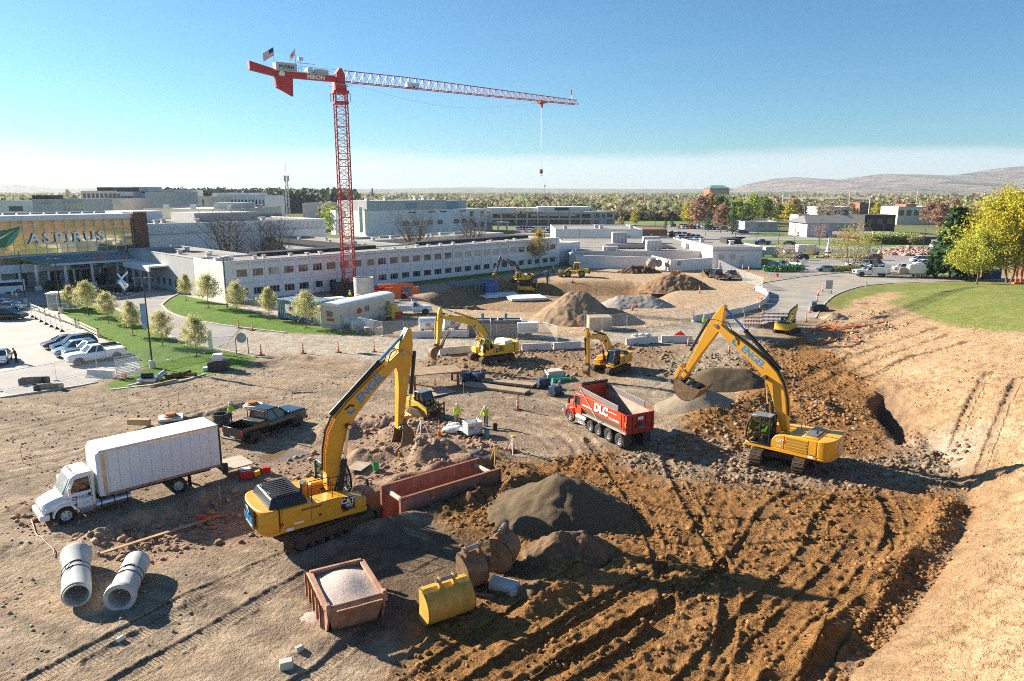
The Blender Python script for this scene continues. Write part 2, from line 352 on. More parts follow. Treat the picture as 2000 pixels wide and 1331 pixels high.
TRACKS=[([(1150,860),(1225,960),(1265,1025),(1300,1130),(1308,1210),(1240,1275),(1110,1350)],.36,.16,.31),([(1300,900),(1335,965),(1385,1050),(1425,1130),(1425,1220),(1395,1350)],.36,.17,.31),([(1560,955),(1495,990),(1462,1060),(1400,1125),(1250,1215),(1000,1350)],.34,.13,.31),([(1640,970),(1600,1010),(1580,1080),(1500,1160),(1400,1260),(1325,1350)],.34,.14,.31),([(1720,960),(1752,1020),(1730,1085),(1640,1180),(1540,1300),(1500,1350)],.34,.13,.31),([(1480,945),(1600,965),(1705,1005),(1770,1060),(1725,1140),(1625,1260),(1575,1350)],.34,.13,.31),([(1300,1105),(1100,1225),(900,1350)],.34,.15,.31),([(1210,1080),(1000,1200),(780,1350)],.34,.12,.31),([(1400,960),(1380,1010),(1330,1100),(1200,1180),(1050,1270)],.34,.10,.31),([(1330,925),(1420,945),(1540,975),(1660,985),(1760,975)],.34,.12,.31),([(600,1120),(480,1190),(300,1290),(200,1350)],.33,.11,.31),([(560,1080),(420,1140),(230,1240),(60,1331)],.33,.10,.31),([(700,1240),(640,1300),(560,1350)],.33,.11,.31),([(500,1110),(380,1180),(180,1290)],.33,.08,.31),([(1180,960),(1320,1010),(1480,1020),(1640,1010)],.34,.10,.31),([(1250,1060),(1400,1075),(1560,1060),(1700,1050)],.34,.10,.31),([(1460,1010),(1430,1100),(1330,1180),(1180,1250),(1060,1331)],.34,.12,.31),([(1680,1040),(1640,1100),(1560,1180),(1460,1280),(1420,1340)],.34,.12,.31),([(1540,752),(1620,716),(1720,676),(1830,640)],.3,.12,.31,1),([(1560,768),(1650,730),(1750,690),(1850,655)],.3,.12,.31,1),([(1640,760),(1760,705),(1880,672)],.3,.1,.31,1),([(1560,690),(1650,662),(1740,640)],.3,.1,.31,1),([(1900,960),(1930,880),(1960,800),(1990,740)],.3,.12,.31,1),([(1860,880),(1890,800),(1930,730)],.3,.12,.31,1),([(880,960),(960,985),(1000,1010)],.3,.10,.25),([(860,985),(930,1010),(990,1030)],.3,.10,.25)]
RUTS=[([(0,836),(200,790),(420,742),(600,712),(800,700)],.3,.05),([(0,860),(240,800),(460,756),(640,735),(720,740)],.3,.05),([(0,900),(120,880),(300,840),(420,800),(600,770),(720,780)],.32,.06),([(0,932),(160,900),(420,815),(580,790)],.32,.05),([(980,1000),(1100,940),(1160,890),(1120,850),(1020,800),(940,790)],.3,.06),([(1030,890),(1090,905),(1110,880),(1060,840),(980,815)],.28,.05),([(900,870),(1010,900),(1060,950)],.3,.05),([(700,690),(900,680),(1200,665),(1480,625)],.3,.03),([(560,670),(760,682),(1000,672),(1300,648)],.3,.03),([(1330,780),(1400,690),(1470,650)],.3,.05),([(1290,770),(1370,690),(1450,650)],.3,.05),([(880,640),(1000,630),(1060,615)],.35,.06),([(1000,640),(1200,640),(1400,600)],.35,.05),([(900,625),(960,612),(1020,604)],.35,.05)]
MOUNDS=[([(195,1052),(270,1020),(340,1000),(470,958)],.75,.55),([(0,1075),(90,1062),(180,1078)],1.0,.25),([(0,1010),(50,990),(80,985)],1.2,.35),([(640,850),(700,830),(770,840),(840,880)],1.7,.85),([(840,905),(900,880),(960,880)],1.5,.5),([(700,895),(760,890),(820,900)],1.1,.55),([(1060,1085),(1130,1120),(1060,1150)],1.0,.3),([(1330,840),(1420,800),(1500,770),(1600,800)],1.6,.5),([(1560,720),(1660,740),(1760,770)],1.4,.45),([(1240,895),(1300,880),(1420,880)],.8,.18),([(1700,1130),(1780,1085),(1830,1040),(1850,990)],.8,.42),([(1600,1260),(1690,1180),(1740,1130)],.7,.32),([(1480,1350),(1560,1290),(1610,1245)],.7,.3),([(500,712),(560,700),(600,702)],.7,.3),([(1040,1195),(1090,1175)],.8,.45),([(560,1285),(640,1250)],.7,.15),([(370,1170),(440,1180),(520,1150)],.7,.14),([(180,880),(220,862),(260,850)],.7,.25),([(300,835),(400,810),(470,795)],.8,.3),([(1020,745),(1140,745),(1200,740)],.7,.12),([(1660,660),(1720,640),(1800,622)],.8,.35),([(1590,690),(1680,700),(1760,700)],.9,.3)]
MLINES={id(m[0]):GTP(*m[0])for m in MOUNDS}
TLINES=[(smoothline(GTP(*t[0])if len(t)>4 else GP(*t[0]),2),)+t[1:4]for t in TRACKS]
def hfull(x,y,marks=None):
 z,dbank=bank(x,y);zc=hcoarse(x,y);z=zc.copy()
 near=1-sstep(170,260,y)
 lawn=np.maximum.reduce([sstep(-.5,.6,sdist(x,y,q))for q in (LAWNR,LAWN1,LAWN2,ISLE)])
 flat=np.maximum.reduce([sstep(-.3,.5,sdist(x,y,q))for q in (PARKL,DRIVE,ACC)])
 site=near*(1-flat)*(1-.93*lawn)*sstep(-75,-60,x)*(1-sstep(56,70,x));site=np.where(y>150,site*.5,site)
 br=sstep(-1,1.2,sdist(x,y,BROWN)+1.5*fbm(x*.4,y*.4,3,3));mid=sstep(-1,1,sdist(x,y,MIDD));onb=sstep(.0,2.5,dbank)
 rg=.35+1.0*br+.8*mid+.55*onb
 f=.26*fbm(x*.22,y*.22,11,3)+rg*(.16*fbm(x*.9,y*.9,21,3)+.12*np.maximum(0,fbm(x*3.1,y*3.1,31,3)+.04)+.09*fbm(x*6.5,y*6.5,41,2))
 cl=fbm(x*2.2,y*2.2,51,2);f+=(br*.7+mid*.5+.15*onb)*.13*sstep(.08,.34,cl)
# raked lines and slough on the cut bank
 u_=x*.80-y*.60;w_=x*.60+y*.80
 f+=onb*(.34*fbm(u_*.35,w_*2.2,61,3)+.22*fbm(u_*.8,w_*6,71,2)+.34*np.maximum(0,fbm(x*1.1,y*1.1,73,4))+.22*np.maximum(0,fbm(x*3.3,y*3.3,74,3)))
 rough_far=sstep(44,60,y)*onb;f+=rough_far*.3*np.maximum(0,fbm(x*.55,y*.55,81,4))
 z+=site*f+lawn*.04*fbm(x*.5,y*.5,91,2)
 for ln,hw,dp,pt in TLINES:
  k=np.flatnonzero(nearbox(x,y,ln,1.5))
  if not len(k):continue
  xk,yk=x[k],y[k];d,a,s=segd(xk,yk,ln);j=d+.09*fbm(xk*1.6,yk*1.6,15,3)
  ins=1-sstep(hw-.04,hw+.08,j)
  z[k]+=ins*(-dp*.6-.6*(site*f)[k])
  z[k]+=dp*.6*np.exp(-((j-hw-.13)/.11)**2)*np.clip(1.7*vnoise(xk*2.1,yk*2.1,33)-.25+1.6*fbm(xk*6,yk*6,34,2),0,1.6)
  if marks is not None:w=ins>.3;marks[k[w],0]=a[w]/pt/100;marks[k[w],1]=ins[w]*np.clip(.25+1.3*vnoise(xk[w]*.7,yk[w]*.7,78),0,1)
 for uv,hw,dp in RUTS:
  ln=smoothline(GP(*uv),1);k=np.flatnonzero(nearbox(x,y,ln,2.5))
  if not len(k):continue
  d,a,s=segd(x[k],y[k],ln);q=np.abs(d+.08*fbm(x[k],y[k],16,2)-.95)
  z[k]+=(-dp*np.exp(-(q/hw)**2)+.5*dp*np.exp(-((q-hw*1.5)/.12)**2))*site[k]
 for uv,hw,ht in MOUNDS:
  ln=MLINES[id(uv)];k=np.flatnonzero(nearbox(x,y,ln,hw*2.6))
  if not len(k):continue
  xk,yk=x[k],y[k];d,a,s=segd(xk,yk,ln);z[k]+=ht*np.exp(-(d/hw)**2)*(.45+1.1*vnoise(xk*.9,yk*.9,44)+.5*fbm(xk*3,yk*3,45,2))
# dug edges round the shield
 t=sdist(x,y,TRENCH);z+=.55*np.exp(-((t+.9)/.7)**2)*(.2+vnoise(x*.8,y*.8,46))
 z=np.where(flat>.01,z*(1-flat)-.07*flat,z)
 return z,br,mid,onb,lawn,flat,site,dbank
def ground():
 def axis(core0,core1,st,out0,out1,mid,r1,r2):
  a=list(np.arange(core0,core1,st));s=st;p=a[-1];up=[]
  while p<out1:
   p+=s;up.append(p);s=min(s*r1,mid)if p<135 else s*r2
  s=st;p=a[0];dn=[]
  while p>out0:
   p-=s;dn.append(p);s=min(s*r1,mid)if p>-135 else s*r2
  return np.array(dn[::-1]+a+up)
 xs=axis(-34,34,.115,-9000,9000,.7,1.02,1.14)
 ys=[-400,-250,-150,-90,-50,-25,-10,0,6,11,15];p=17.
 while p<14000:
  ys.append(p);p+=max(.085,p*p/13500*1.25)if p<260 else ys[-1]*.045
 ys=np.array(ys);nx,ny=len(xs),len(ys)
 X,Y=np.meshgrid(xs,ys);x,y=X.ravel(),Y.ravel()
 z=np.zeros_like(x);k=(y>5)&(y<300)&(np.abs(x)<190)
 mk_=np.zeros((k.sum(),2));zf,br,mid,onb,lawn,flat,site,db=hfull(x[k],y[k],mk_);z[k]=zf;mk=np.zeros((len(x),3));mk[k,:2]=mk_
 far=~k;z[far]=hcoarse(x[far],y[far])*(np.abs(x[far])<400)
# ---- earth colours
 def C(r,g,b):return np.array([r,g,b])
 n=len(x);c=np.empty((n,3));c[:]=C(.16,.17,.075)
 nf=fbm(x*.02,y*.02,3,4)[:,None];c=c*(1+.8*nf)+np.maximum(0,nf)*C(.2,.1,.02)
 xx,yy=x[k],y[k];cc=np.empty((k.sum(),3));cc[:]=C(.35,.262,.18)
 def mixc(m,col):nonlocal cc;cc=cc*(1-m[:,None])+col*m[:,None]
 w1=fbm(xx*.25,yy*.25,101,4);w2=fbm(xx*1.1,yy*1.1,111,3);w3=fbm(xx*.1,yy*.3,121,3)
 mixc(sstep(.02,.18,w3)*.6,C(.43,.30,.19));mixc(sstep(.03,.2,w1)*.5,C(.22,.165,.115));ws=fbm((xx*.93-yy*.36)*.06,(xx*.36+yy*.93)*.9,151,4);mixc(sstep(.03,.16,ws)*.55,C(.24,.175,.12));mixc(sstep(.03,.16,-ws)*.4,C(.44,.33,.225))
 soft=lambda q,e=1.,a=1.2:sstep(-e,e,sdist(xx,yy,q)+a*w1*2)
 outside=1-np.maximum.reduce([sstep(-80,-72,xx)*(1-sstep(72,90,xx))*(1-sstep(150,160,yy-.35*xx))])
 mixc(outside,C(.15,.19,.055))
 mixc(soft(SANDB,2),C(.50,.355,.225));mixc(soft(ROADG,1),C(.45,.385,.305))
 mixc(soft(MIDD,1)*.85,C(.29,.185,.105));mixc(soft(REDD,.8)*.75,C(.37,.235,.155));mixc(soft(TRAILER)*.8,C(.37,.30,.215))
 mixc(onb,C(.50,.325,.185));mixc(onb*sstep(-.02,.2,w2)*.5,C(.38,.235,.12));mixc(onb*sstep(.02,.2,fbm((xx*.8-yy*.6)*.3,(xx*.6+yy*.8)*1.6,143,3))*.5,C(.40,.25,.13));mixc(onb*sstep(.05,.25,w1)*.35,C(.60,.43,.27))
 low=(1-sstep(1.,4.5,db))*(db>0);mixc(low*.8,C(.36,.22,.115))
 mixc(br*(1-onb),C(.29,.142,.046));mixc(br*(1-onb)*sstep(-.05,.2,w2)*.55,C(.19,.09,.03));mixc(br*(1-onb)*sstep(.0,.25,w1)*.4,C(.36,.195,.075))
 mixc(soft(SHADE_MOIST)*.8,C(.115,.072,.042));mixc(soft(ROCKZ,1.5)*.75,C(.30,.245,.19))  # first mix darkens soil for painted shadow and some moisture
 pit=sdist(xx,yy,PIT);mixc(sstep(-.5,2,pit),C(.30,.185,.095));mixc(sstep(5,7.5,pit)*.7,C(.40,.27,.16))
 tr=sdist(xx,yy,TRENCH);mixc(sstep(-1.6,.2,tr)*.7,C(.20,.125,.07));hl=sdist(xx,yy,HOLE);mixc(sstep(-.5,.8,hl)*.8,C(.20,.135,.09))
 wht=np.exp(-((xx-GT(1835,880)[0])**2+(yy-GT(1835,880)[1])**2)/9.);mixc(wht*.7,C(.52,.43,.34))
 gl=sstep(-.6,.5,sdist(xx,yy,LAWN1)+.5*w2*2);gl=np.maximum(gl,sstep(-.6,.5,sdist(xx,yy,LAWN2)+.5*w2*2));gl=np.maximum(gl,sstep(-.4,.4,sdist(xx,yy,ISLE)))
 mixc(gl,C(.115,.215,.022));mixc(gl*sstep(0,.25,w2)*.4,C(.17,.24,.035))
 gr=sstep(-1.6,1.2,sdist(xx,yy,LAWNR)+3.2*w1+1.2*w2);mixc(gr,C(.20,.225,.055));mixc(gr*sstep(-.02,.2,w1)*.55,C(.29,.26,.09));mixc(gr*sstep(.04,.25,w2)*.4,C(.12,.20,.03))
 cc*=(1+.35*w2+.25*fbm(xx*4,yy*4,131,2))[:,None]
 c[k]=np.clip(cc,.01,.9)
 i=np.arange(nx-1);j=np.arange(ny-1);I,J=np.meshgrid(i,j);a=(J*nx+I).ravel()
 F=np.stack([a,a+1,a+nx+1,a+nx],1)
 m=mat('earth',(1,1,1),.93,0,.20,1.4,bump=.0,attr='Col',spec=.2);nt=m.node_tree;N=nt.nodes.new;L=nt.links.new
 b=nt.nodes['Principled BSDF'];tc=N('ShaderNodeTexCoord');prev=None
 src=b.inputs['Base Color'].links[0].from_socket
 for sc,lo,hi in ((9.,.80,1.16),(31.,.74,1.22)):
  t=N('ShaderNodeTexNoise');t.inputs['Scale'].default_value=sc;t.inputs['Detail'].default_value=3;t.inputs['Roughness'].default_value=.7;L(tc.outputs['Object'],t.inputs[0])
  r=N('ShaderNodeMapRange');r.inputs[1].default_value=.32;r.inputs[2].default_value=.68;r.inputs[3].default_value=lo;r.inputs[4].default_value=hi;L(t.outputs[0],r.inputs[0])
  mm=N('ShaderNodeMix');mm.data_type='RGBA';mm.blend_type='MULTIPLY';mm.inputs[0].default_value=1;L(src,mm.inputs[6]);L(r.outputs[0],mm.inputs[7]);src=mm.outputs[2]
 L(src,b.inputs['Base Color'])
 for sc,st,di in ((5.,.8,.16),(22.,.9,.05)):
  t=N('ShaderNodeTexNoise');t.inputs['Scale'].default_value=sc;t.inputs['Detail'].default_value=4;t.inputs['Roughness'].default_value=.6;L(tc.outputs['Object'],t.inputs[0])
  bp=N('ShaderNodeBump');bp.inputs['Strength'].default_value=st;bp.inputs['Distance'].default_value=di;L(t.outputs[0],bp.inputs['Height'])
  if prev:L(prev.outputs[0],bp.inputs['Normal'])
  prev=bp
 for sc,st,di in ((4.5,.35,.08),(15.,.6,.03)):
  t=N('ShaderNodeTexVoronoi');t.inputs['Scale'].default_value=sc;L(tc.outputs['Object'],t.inputs[0]);iv=N('ShaderNodeMath');iv.operation='SUBTRACT';iv.inputs[0].default_value=1;L(t.outputs['Distance'],iv.inputs[1])
  bp=N('ShaderNodeBump');bp.inputs['Strength'].default_value=st;bp.inputs['Distance'].default_value=di;L(iv.outputs[0],bp.inputs['Height']);L(prev.outputs[0],bp.inputs['Normal']);prev=bp
 L(prev.outputs[0],b.inputs['Normal'])
 ta=N('ShaderNodeAttribute');ta.attribute_name='Trk';sp=N('ShaderNodeSeparateColor');L(ta.outputs[0],sp.inputs[0])
 def mth(op,a_,b_=None):
  q=N('ShaderNodeMath');q.operation=op
  for i_,v_ in enumerate((a_,b_)):
   if v_ is None:continue
   if isinstance(v_,(int,float)):q.inputs[i_].default_value=v_
   else:L(v_,q.inputs[i_])
  return q.outputs[0]
 sn=mth('SINE',mth('MULTIPLY',sp.outputs[0],200*PI));cl_=mth('MINIMUM',mth('MAXIMUM',mth('MULTIPLY',sn,2.2),-1),1);hh_=mth('MULTIPLY',cl_,sp.outputs[1])
 bp=N('ShaderNodeBump');bp.inputs['Strength'].default_value=1;bp.inputs['Distance'].default_value=.05;L(hh_,bp.inputs['Height']);L(prev.outputs[0],bp.inputs['Normal']);L(bp.outputs[0],b.inputs['Normal'])
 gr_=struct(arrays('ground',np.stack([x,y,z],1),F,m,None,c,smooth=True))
 at2=gr_.data.attributes.new('Trk','FLOAT_COLOR','POINT');c4=np.ones((n,4),np.float32);c4[:,:3]=mk;at2 .data.foreach_set('color',c4 .ravel())
 return xs,ys,z.reshape(ny,nx)
GX,GY,GZ=ground()
ASPH=mat('asphalt_pale',(.34,.305,.265),.9,0,.14,.25,bump=.1,bscale=30,dirt=.15,dcol=(.42,.34,.25))
ASPD=mat('asphalt_drive',(.30,.285,.27),.9,0,.12,.3,bump=.1,bscale=30)
PARKM=mat('lot_concrete',(.47,.435,.395),.9,0,.1,.3,bump=.08,bscale=30)
FARLOT=mat('far_lot',(.30,.275,.25),.9,0,.12,.1)
LINE=mat('road_paint',(.72,.70,.64),.7,0,.1,2);LINEY=mat('road_paint_yellow',(.65,.42,.08),.7,0,.2,2)
def sheet(name,poly,z,m,parent=None,kind=True):
 me=bpy.data.meshes.new(name);me.from_pydata([(p[0],p[1],z)for p in poly],[],[tuple(range(len(poly)))]);me.materials.append(m)
 if me.polygons[0].normal.z<0:me.flip_normals()
 o=bpy.data.objects.new(name,me);COL.objects.link(o)
 if parent is not None:o.parent=parent
 elif kind:struct(o)
 return o
def ribbon(name,line,w,z0,z1,m,parent=None,closed=False):
 p=[Vector((q[0],q[1],0))for q in line];secs=[]
 for i,q in enumerate(p):
  d=(p[min(i+1,len(p)-1)]-p[max(i-1,0)]).normalized();n=Vector((-d.y,d.x,0))*w/2
  secs.append([q-n+Vector((0,0,z0)),q+n+Vector((0,0,z0)),q+n+Vector((0,0,z1)),q-n+Vector((0,0,z1))])
 o=MB().loft(secs).build(name,m,parent,smooth=.4);return o
lot=sheet('parking_lot',PARKL,-.012,PARKM);drv=sheet('driveway',DRIVE,-.005,ASPD);acc=sheet('road',ACC,-.005,ASPH)
KERB=mat('kerb_concrete',(.55,.48,.40),.85,0,.12,1,bump=.1)
for ln in ([(316,596),(330,612),(380,627),(470,641),(560,651)],[(316,596),(330,583),(360,570)],[(226,603),(290,639),(340,663),(420,682),(500,698)],[(205,590),(240,582),(285,572),(292,560)],[(215,763),(352,747),(400,732)]):
 struct(ribbon('kerb',smoothline(GP(*ln),2),.3,-.05,.13,KERB))
struct(ribbon('kerb',GP((0,778),(160,754),(190,748)),.25,-.05,.12,KERB));struct(ribbon('kerb',GP((1470,566),(1490,553),(1560,542),(1640,533.5),(1760,532.5)),.3,-.05,.13,KERB))
struct(ribbon('kerb',smoothline(GP((1592,622),(1612,590),(1640,571),(1700,555),(1880,549.5)),2),.25,-.05,.12,KERB))
WALKM=mat('sidewalk',(.52,.43,.34),.9,0,.1,.6,bump=.1)
sheet('sidewalk',GP((62,601),(108,604),(205,663),(268,701),(255,701),(190,664),(110,624)),.008,WALKM)
sheet('sidewalk',GP((345,572),(430,588),(560,612),(620,627),(600,627),(540,619),(430,593),(352,576)),.008,WALKM)
sheet('painted_line',GP((1548,560),(1700,545.5),(1700,546.3),(1550,561)),.002,LINEY);
for k in range(7):
 a=1560-k*9;v=566+k*9
 sheet('painted_line',GP((a,v),(a+2,v),(a-2,v+5),(a-4,v+5)),.002,LINEY)
for k in range(9):
 u=18+k*22;sheet('painted_line',GP((u,664+k*7.0),(u+2.5,664+k*7.0),(u+62,651+k*6),(u+59.5,651+k*6)),-.006,LINE)
# ---- loose stones and clods: nobody could count them
def rocks(name,poly,n,smin,smax,cols,seed,sink=.25,power=3):
 rng=np.random.default_rng(seed);P=np.array(poly);lo,hi=P.min(0),P.max(0);pts=np.empty((0,2))
 while len(pts)<n:
  q=rng.uniform(lo,hi,(n*3,2));dens=vnoise(q[:,0]*.45,q[:,1]*.45,seed);q=q[inpoly(q[:,0],q[:,1],poly)&(dens>rng.uniform(.15,.85,len(q)))];pts=np.vstack([pts,q])
 pts=pts[:n];t=(1+5**.5)/2
 B=np.array([(-1,t,0),(1,t,0),(-1,-t,0),(1,-t,0),(0,-1,t),(0,1,t),(0,-1,-t),(0,1,-t),(t,0,-1),(t,0,1),(-t,0,-1),(-t,0,1)])/1.9
 BF=np.array([(0,11,5),(0,5,1),(0,1,7),(0,7,10),(0,10,11),(1,5,9),(5,11,4),(11,10,2),(10,7,6),(7,1,8),(3,9,4),(3,4,2),(3,2,6),(3,6,8),(3,8,9),(4,9,5),(2,4,11),(6,2,10),(8,6,7),(9,8,1)])
 s=smin+(smax-smin)*rng.random(n)**power;V=B[None]*(1+.55*(rng.random((n,12,1))-.5))*(s[:,None]*rng.uniform(.7,1.3,(n,3)))[:,None,:]*np.array([1,1,.75])
 a=rng.uniform(0,6.28,n);c,s_=np.cos(a)[:,None],np.sin(a)[:,None];x=V[...,0]*c-V[...,1]*s_;y=V[...,0]*s_+V[...,1]*c
 z0=hfull(pts[:,0],pts[:,1])[0];V=np.stack([x+pts[:,:1],y+pts[:,1:],V[...,2]+(z0+s*(.5-sink))[:,None]],-1)
 F=(BF[None]+12*np.arange(n)[:,None,None]).reshape(-1,3);C=np.array(cols)[rng.integers(0,len(cols),n)]*rng.uniform(.75,1.25,(n,1))
 return stuff(arrays(name,V.reshape(-1,3),F,mat('loose_stone',(1,1,1),.9,0,.2,8,attr='Col',spec=.25),None,np.repeat(C,12,0)))
BRC=[(.24,.12,.042),(.19,.09,.032),(.29,.155,.06)];GRC=[(.34,.29,.23),(.42,.36,.29),(.27,.22,.17),(.36,.26,.18)]
rocks('soil_clods',BROWN,11000,.025,.17,BRC,1,sink=.35,power=4)
rocks('soil_clods',GP((1600,1331),(1700,1180),(1800,1050),(1860,960),(1900,1010),(1850,1110),(1770,1220),(1640,1350)),1500,.03,.15,BRC,2,sink=.5,power=3.5)
rocks('broken_rock',ROCKZ,2600,.03,.24,[(.23,.16,.10),(.28,.20,.13),(.20,.135,.08)],3,sink=.45,power=4)
rocks('broken_rock',GP((1330,860),(1440,790),(1580,760),(1700,790),(1680,880),(1450,880)),1300,.04,.3,[(.33,.24,.16)]+BRC,4,sink=.4,power=4)
rocks('soil_clods',MIDD,1800,.06,.28,[(.30,.20,.12),(.36,.27,.18),(.25,.16,.09)],5,power=3)
rocks('soil_clods',REDD,1300,.04,.26,[(.36,.24,.16),(.30,.19,.12)],6,power=3.5)
rocks('loose_gravel',GP((0,760),(500,715),(1000,690),(1100,900),(700,960),(300,1331),(0,1331)),5200,.02,.10,GRC,7,power=3)
rocks('slope_stones',GP((1580,700),(1700,640),(1900,660),(2050,760),(2050,1250),(1800,1331),(1880,1010),(1760,800)),1800,.02,.13,[(.42,.28,.16),(.38,.25,.14),(.46,.31,.18)],8,sink=.5,power=4)
rocks('soil_clods',GP((1560,640),(1700,610),(1800,640),(1640,700)),500,.05,.25,[(.38,.26,.15),(.48,.34,.21)],9)
# ================================================================== buildings
PRE=mat('precast_white',(.78,.75,.73),.85,0,.05,.25,bump=.05,dirt=.16,dcol=(.52,.46,.42))
PRE2=mat('precast_beige',(.62,.56,.48),.85,0,.05,.3,dirt=.1,dcol=(.5,.44,.37))
PREG=mat('precast_grey',(.46,.46,.46),.85,0,.06,.3,dirt=.1)
ROOFG=mat('roof_gravel',(.30,.265,.23),.95,0,.14,.15,bump=.1)
ROOFW=mat('roof_white',(.62,.61,.60),.85,0,.08,.2)
ROOFK=mat('roof_membrane',(.035,.035,.04),.7,0,.1,1)
BRK=mat('brick_dark',(.20,.085,.055),.85,0,.15,2,bump=.2)
BRKM=mat('brick_red',(.27,.12,.08),.85,0,.15,1.5,bump=.2)
FRM=mat('window_frame',(.58,.57,.56),.5,0,.04,3)
MUL=mat('mullion',(.48,.52,.55),.35,.5,.05,3)
BLIND=mat('window_blind',(.62,.56,.42),.6,0,.05,3)
GOLD=mat('gold_reflection_glass',(.40,.38,.27),.05,.8,.22,.35)  # pane tint carries the gold of reflected sunlit soil in its colour
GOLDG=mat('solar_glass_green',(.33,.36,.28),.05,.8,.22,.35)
VENT=mat('vent_paint',(.62,.60,.57),.6,0,.08,2)
TEAL=mat('canopy_glass',(.16,.34,.40),.12,.4,.08,1)
def shell(p,x0,x1,y0,y1,z0,h,wm,rm,th=.3,par=.35,name='wall',ybot=True):
 m=MB();m.b(x0,x1,y0,y0+th,z0,h).b(x0,x1,y1-th,y1,z0,h).b(x0,x0+th,y0+th,y1-th,z0,h).b(x1-th,x1,y0+th,y1-th,z0,h)
 w=m.build(name,wm,p,smooth=0);r=MB().b(x0+th,x1-th,y0+th,y1-th,h-par-.25,h-par).build('roof',rm,p,smooth=0);return w,r
def window(p,x,z,w,h,gm,y=0.,fr=(.28,.44,.28),depth=.16,n=None,sgn=1):
# recessed frame with panes, looking towards -y
 f=MB();t=.06;f.b(x-w/2,x+w/2,y+depth*.5,y+depth,z-h/2,z-h/2+t).b(x-w/2,x+w/2,y+depth*.5,y+depth,z+h/2-t,z+h/2)
 f.b(x-w/2,x-w/2+t,y+depth*.5,y+depth,z-h/2+t,z+h/2-t).b(x+w/2-t,x+w/2,y+depth*.5,y+depth,z-h/2+t,z+h/2-t);a=x-w/2
 for q in fr[:-1]:a+=q*w;f.b(a-t/2,a+t/2,y+depth*.5,y+depth,z-h/2+t,z+h/2-t)
 o=f.build('window',FRM,p,smooth=0);a=x-w/2
 for i,q in enumerate(fr):
  MB().b(a+t/2,a+q*w-t/2,y+depth*.9,y+depth*.9+.02,z-h/2+t/2,z+h/2-t/2).build('pane',gm[i]if isinstance(gm,(list,tuple))else gm,o,smooth=0);a+=q*w
 return o
def vents(p,pts,z,name='roof_vent',s=.7):
 for x,y in pts:MB().box((x,y,z+s*.45),(s,s,s*.9),t=.85).box((x,y,z+s*.98),(s*1.25,s*1.25,s*.16)).build(name,VENT,p,smooth=0)
# ---------------- long two-storey wing
def long_wing():
 p=thing('hospital_wing','long white two-storey hospital wing with rows of triple windows behind the crane','building',(*CW(0,-2.2),0),CA)
 L_=90.;rows=[(1.62,1.25),(4.92,1.35)];m=MB();z0=-3.2
 zs=[z0,rows[0][0]-rows[0][1]/2,rows[0][0]+rows[0][1]/2,rows[1][0]-rows[1][1]/2,rows[1][0]+rows[1][1]/2,7.1]
 for a,b_ in ((0,1),(2,3),(4,5)):m.b(0,L_,0,.35,zs[a],zs[b_])
 xs=[3.3+3*k for k in range(29)]
 for zc,hh in rows:
  e=0.
  for x in xs+[None]:
   x1=L_ if x is None else x-1.0;m.b(e,x1,0,.35,zc-hh/2,zc+hh/2);e=None if x is None else x+1.0
 m.b(0,.35,.35,12,z0,7.1).b(L_-.35,L_,.35,12,z0,7.1).b(.35,11.5,11.65,12,z0,7.1).b(38.5,50,11.65,12,z0,7.1).b(11.5,38.5,11.65,12,z0,7.1).b(50,L_-.35,11.65,12,z0,7.1)
 m.build('wall',PRE,p,smooth=0);MB().b(.35,L_-.35,.35,11.65,6.5,6.8).build('roof',ROOFG,p,smooth=0)
 MB().b(11,38.5,9.2,12.4,6.81,7.45).build('roof_edge',ROOFK,p,smooth=0);MB().b(49.5,88,9.2,12.4,6.81,7.5).build('roof_edge',ROOFK,p,smooth=0)
 MB().b(-.1,L_+.1,-.1,.5,7.102,7.2).build('coping',PREG,p,smooth=0);MB().b(0,L_,-.012,-.002,3.16,3.22).build('joint',PREG,p,smooth=0);MB().b(0,L_,-.03,-.002,-1.2,.12).build('plinth',mat('damp_plinth',(.42,.38,.34),.9,0,.2,.5),p,smooth=0)
 pil=MB().box((0,-.06,4.7),(.34,.12,4.8)).box((0,-.09,6.95),(.42,.18,.3)).build('pilaster',PRE,p,smooth=0);led=MB().box((0,-.16,0),(2.0,.32,.16)).build('ledge',PRE2,p,smooth=0)
 pil.location=(1.8,0,0);led.location=(3.3,0,6.62)
 for k in range(1,30):
  c=pil.copy();COL.objects.link(c);c.location=(1.8+3*k,0,0)
  if k<29:c=led.copy();COL.objects.link(c);c.location=(3.3+3*k,0,6.62)
 rnd=random.Random(3);win={}
 for r,(zc,hh)in enumerate(rows):
  for k,x in enumerate(xs):
   if r==1 and 17<=k<=23:kind='blind'
   elif rnd.random()<.14:kind='half'
   else:kind='glass'
   g={'glass':WING,'blind':BLIND,'half':[BLIND,WING,WING]}[kind]
   if (r,kind)not in win:win[(r,kind)]=window(p,0,zc,2.0,hh,g);win[(r,kind)].location=(x,0,0)
   else:c=copy_tree(win[(r,kind)],p);c.location=(x,0,0)
 vents(p,[(3+3.9*k+rnd.uniform(-1,1),rnd.uniform(1.2,5.5))for k in range(22)],6.8,s=.6)
 for k in range(4):MB().b(0.2+k*1.2,1.0+k*1.2,3+k,4+k,6.81,7.6).build('roof_unit',VENT,p,bevel=.05)
long_wing()
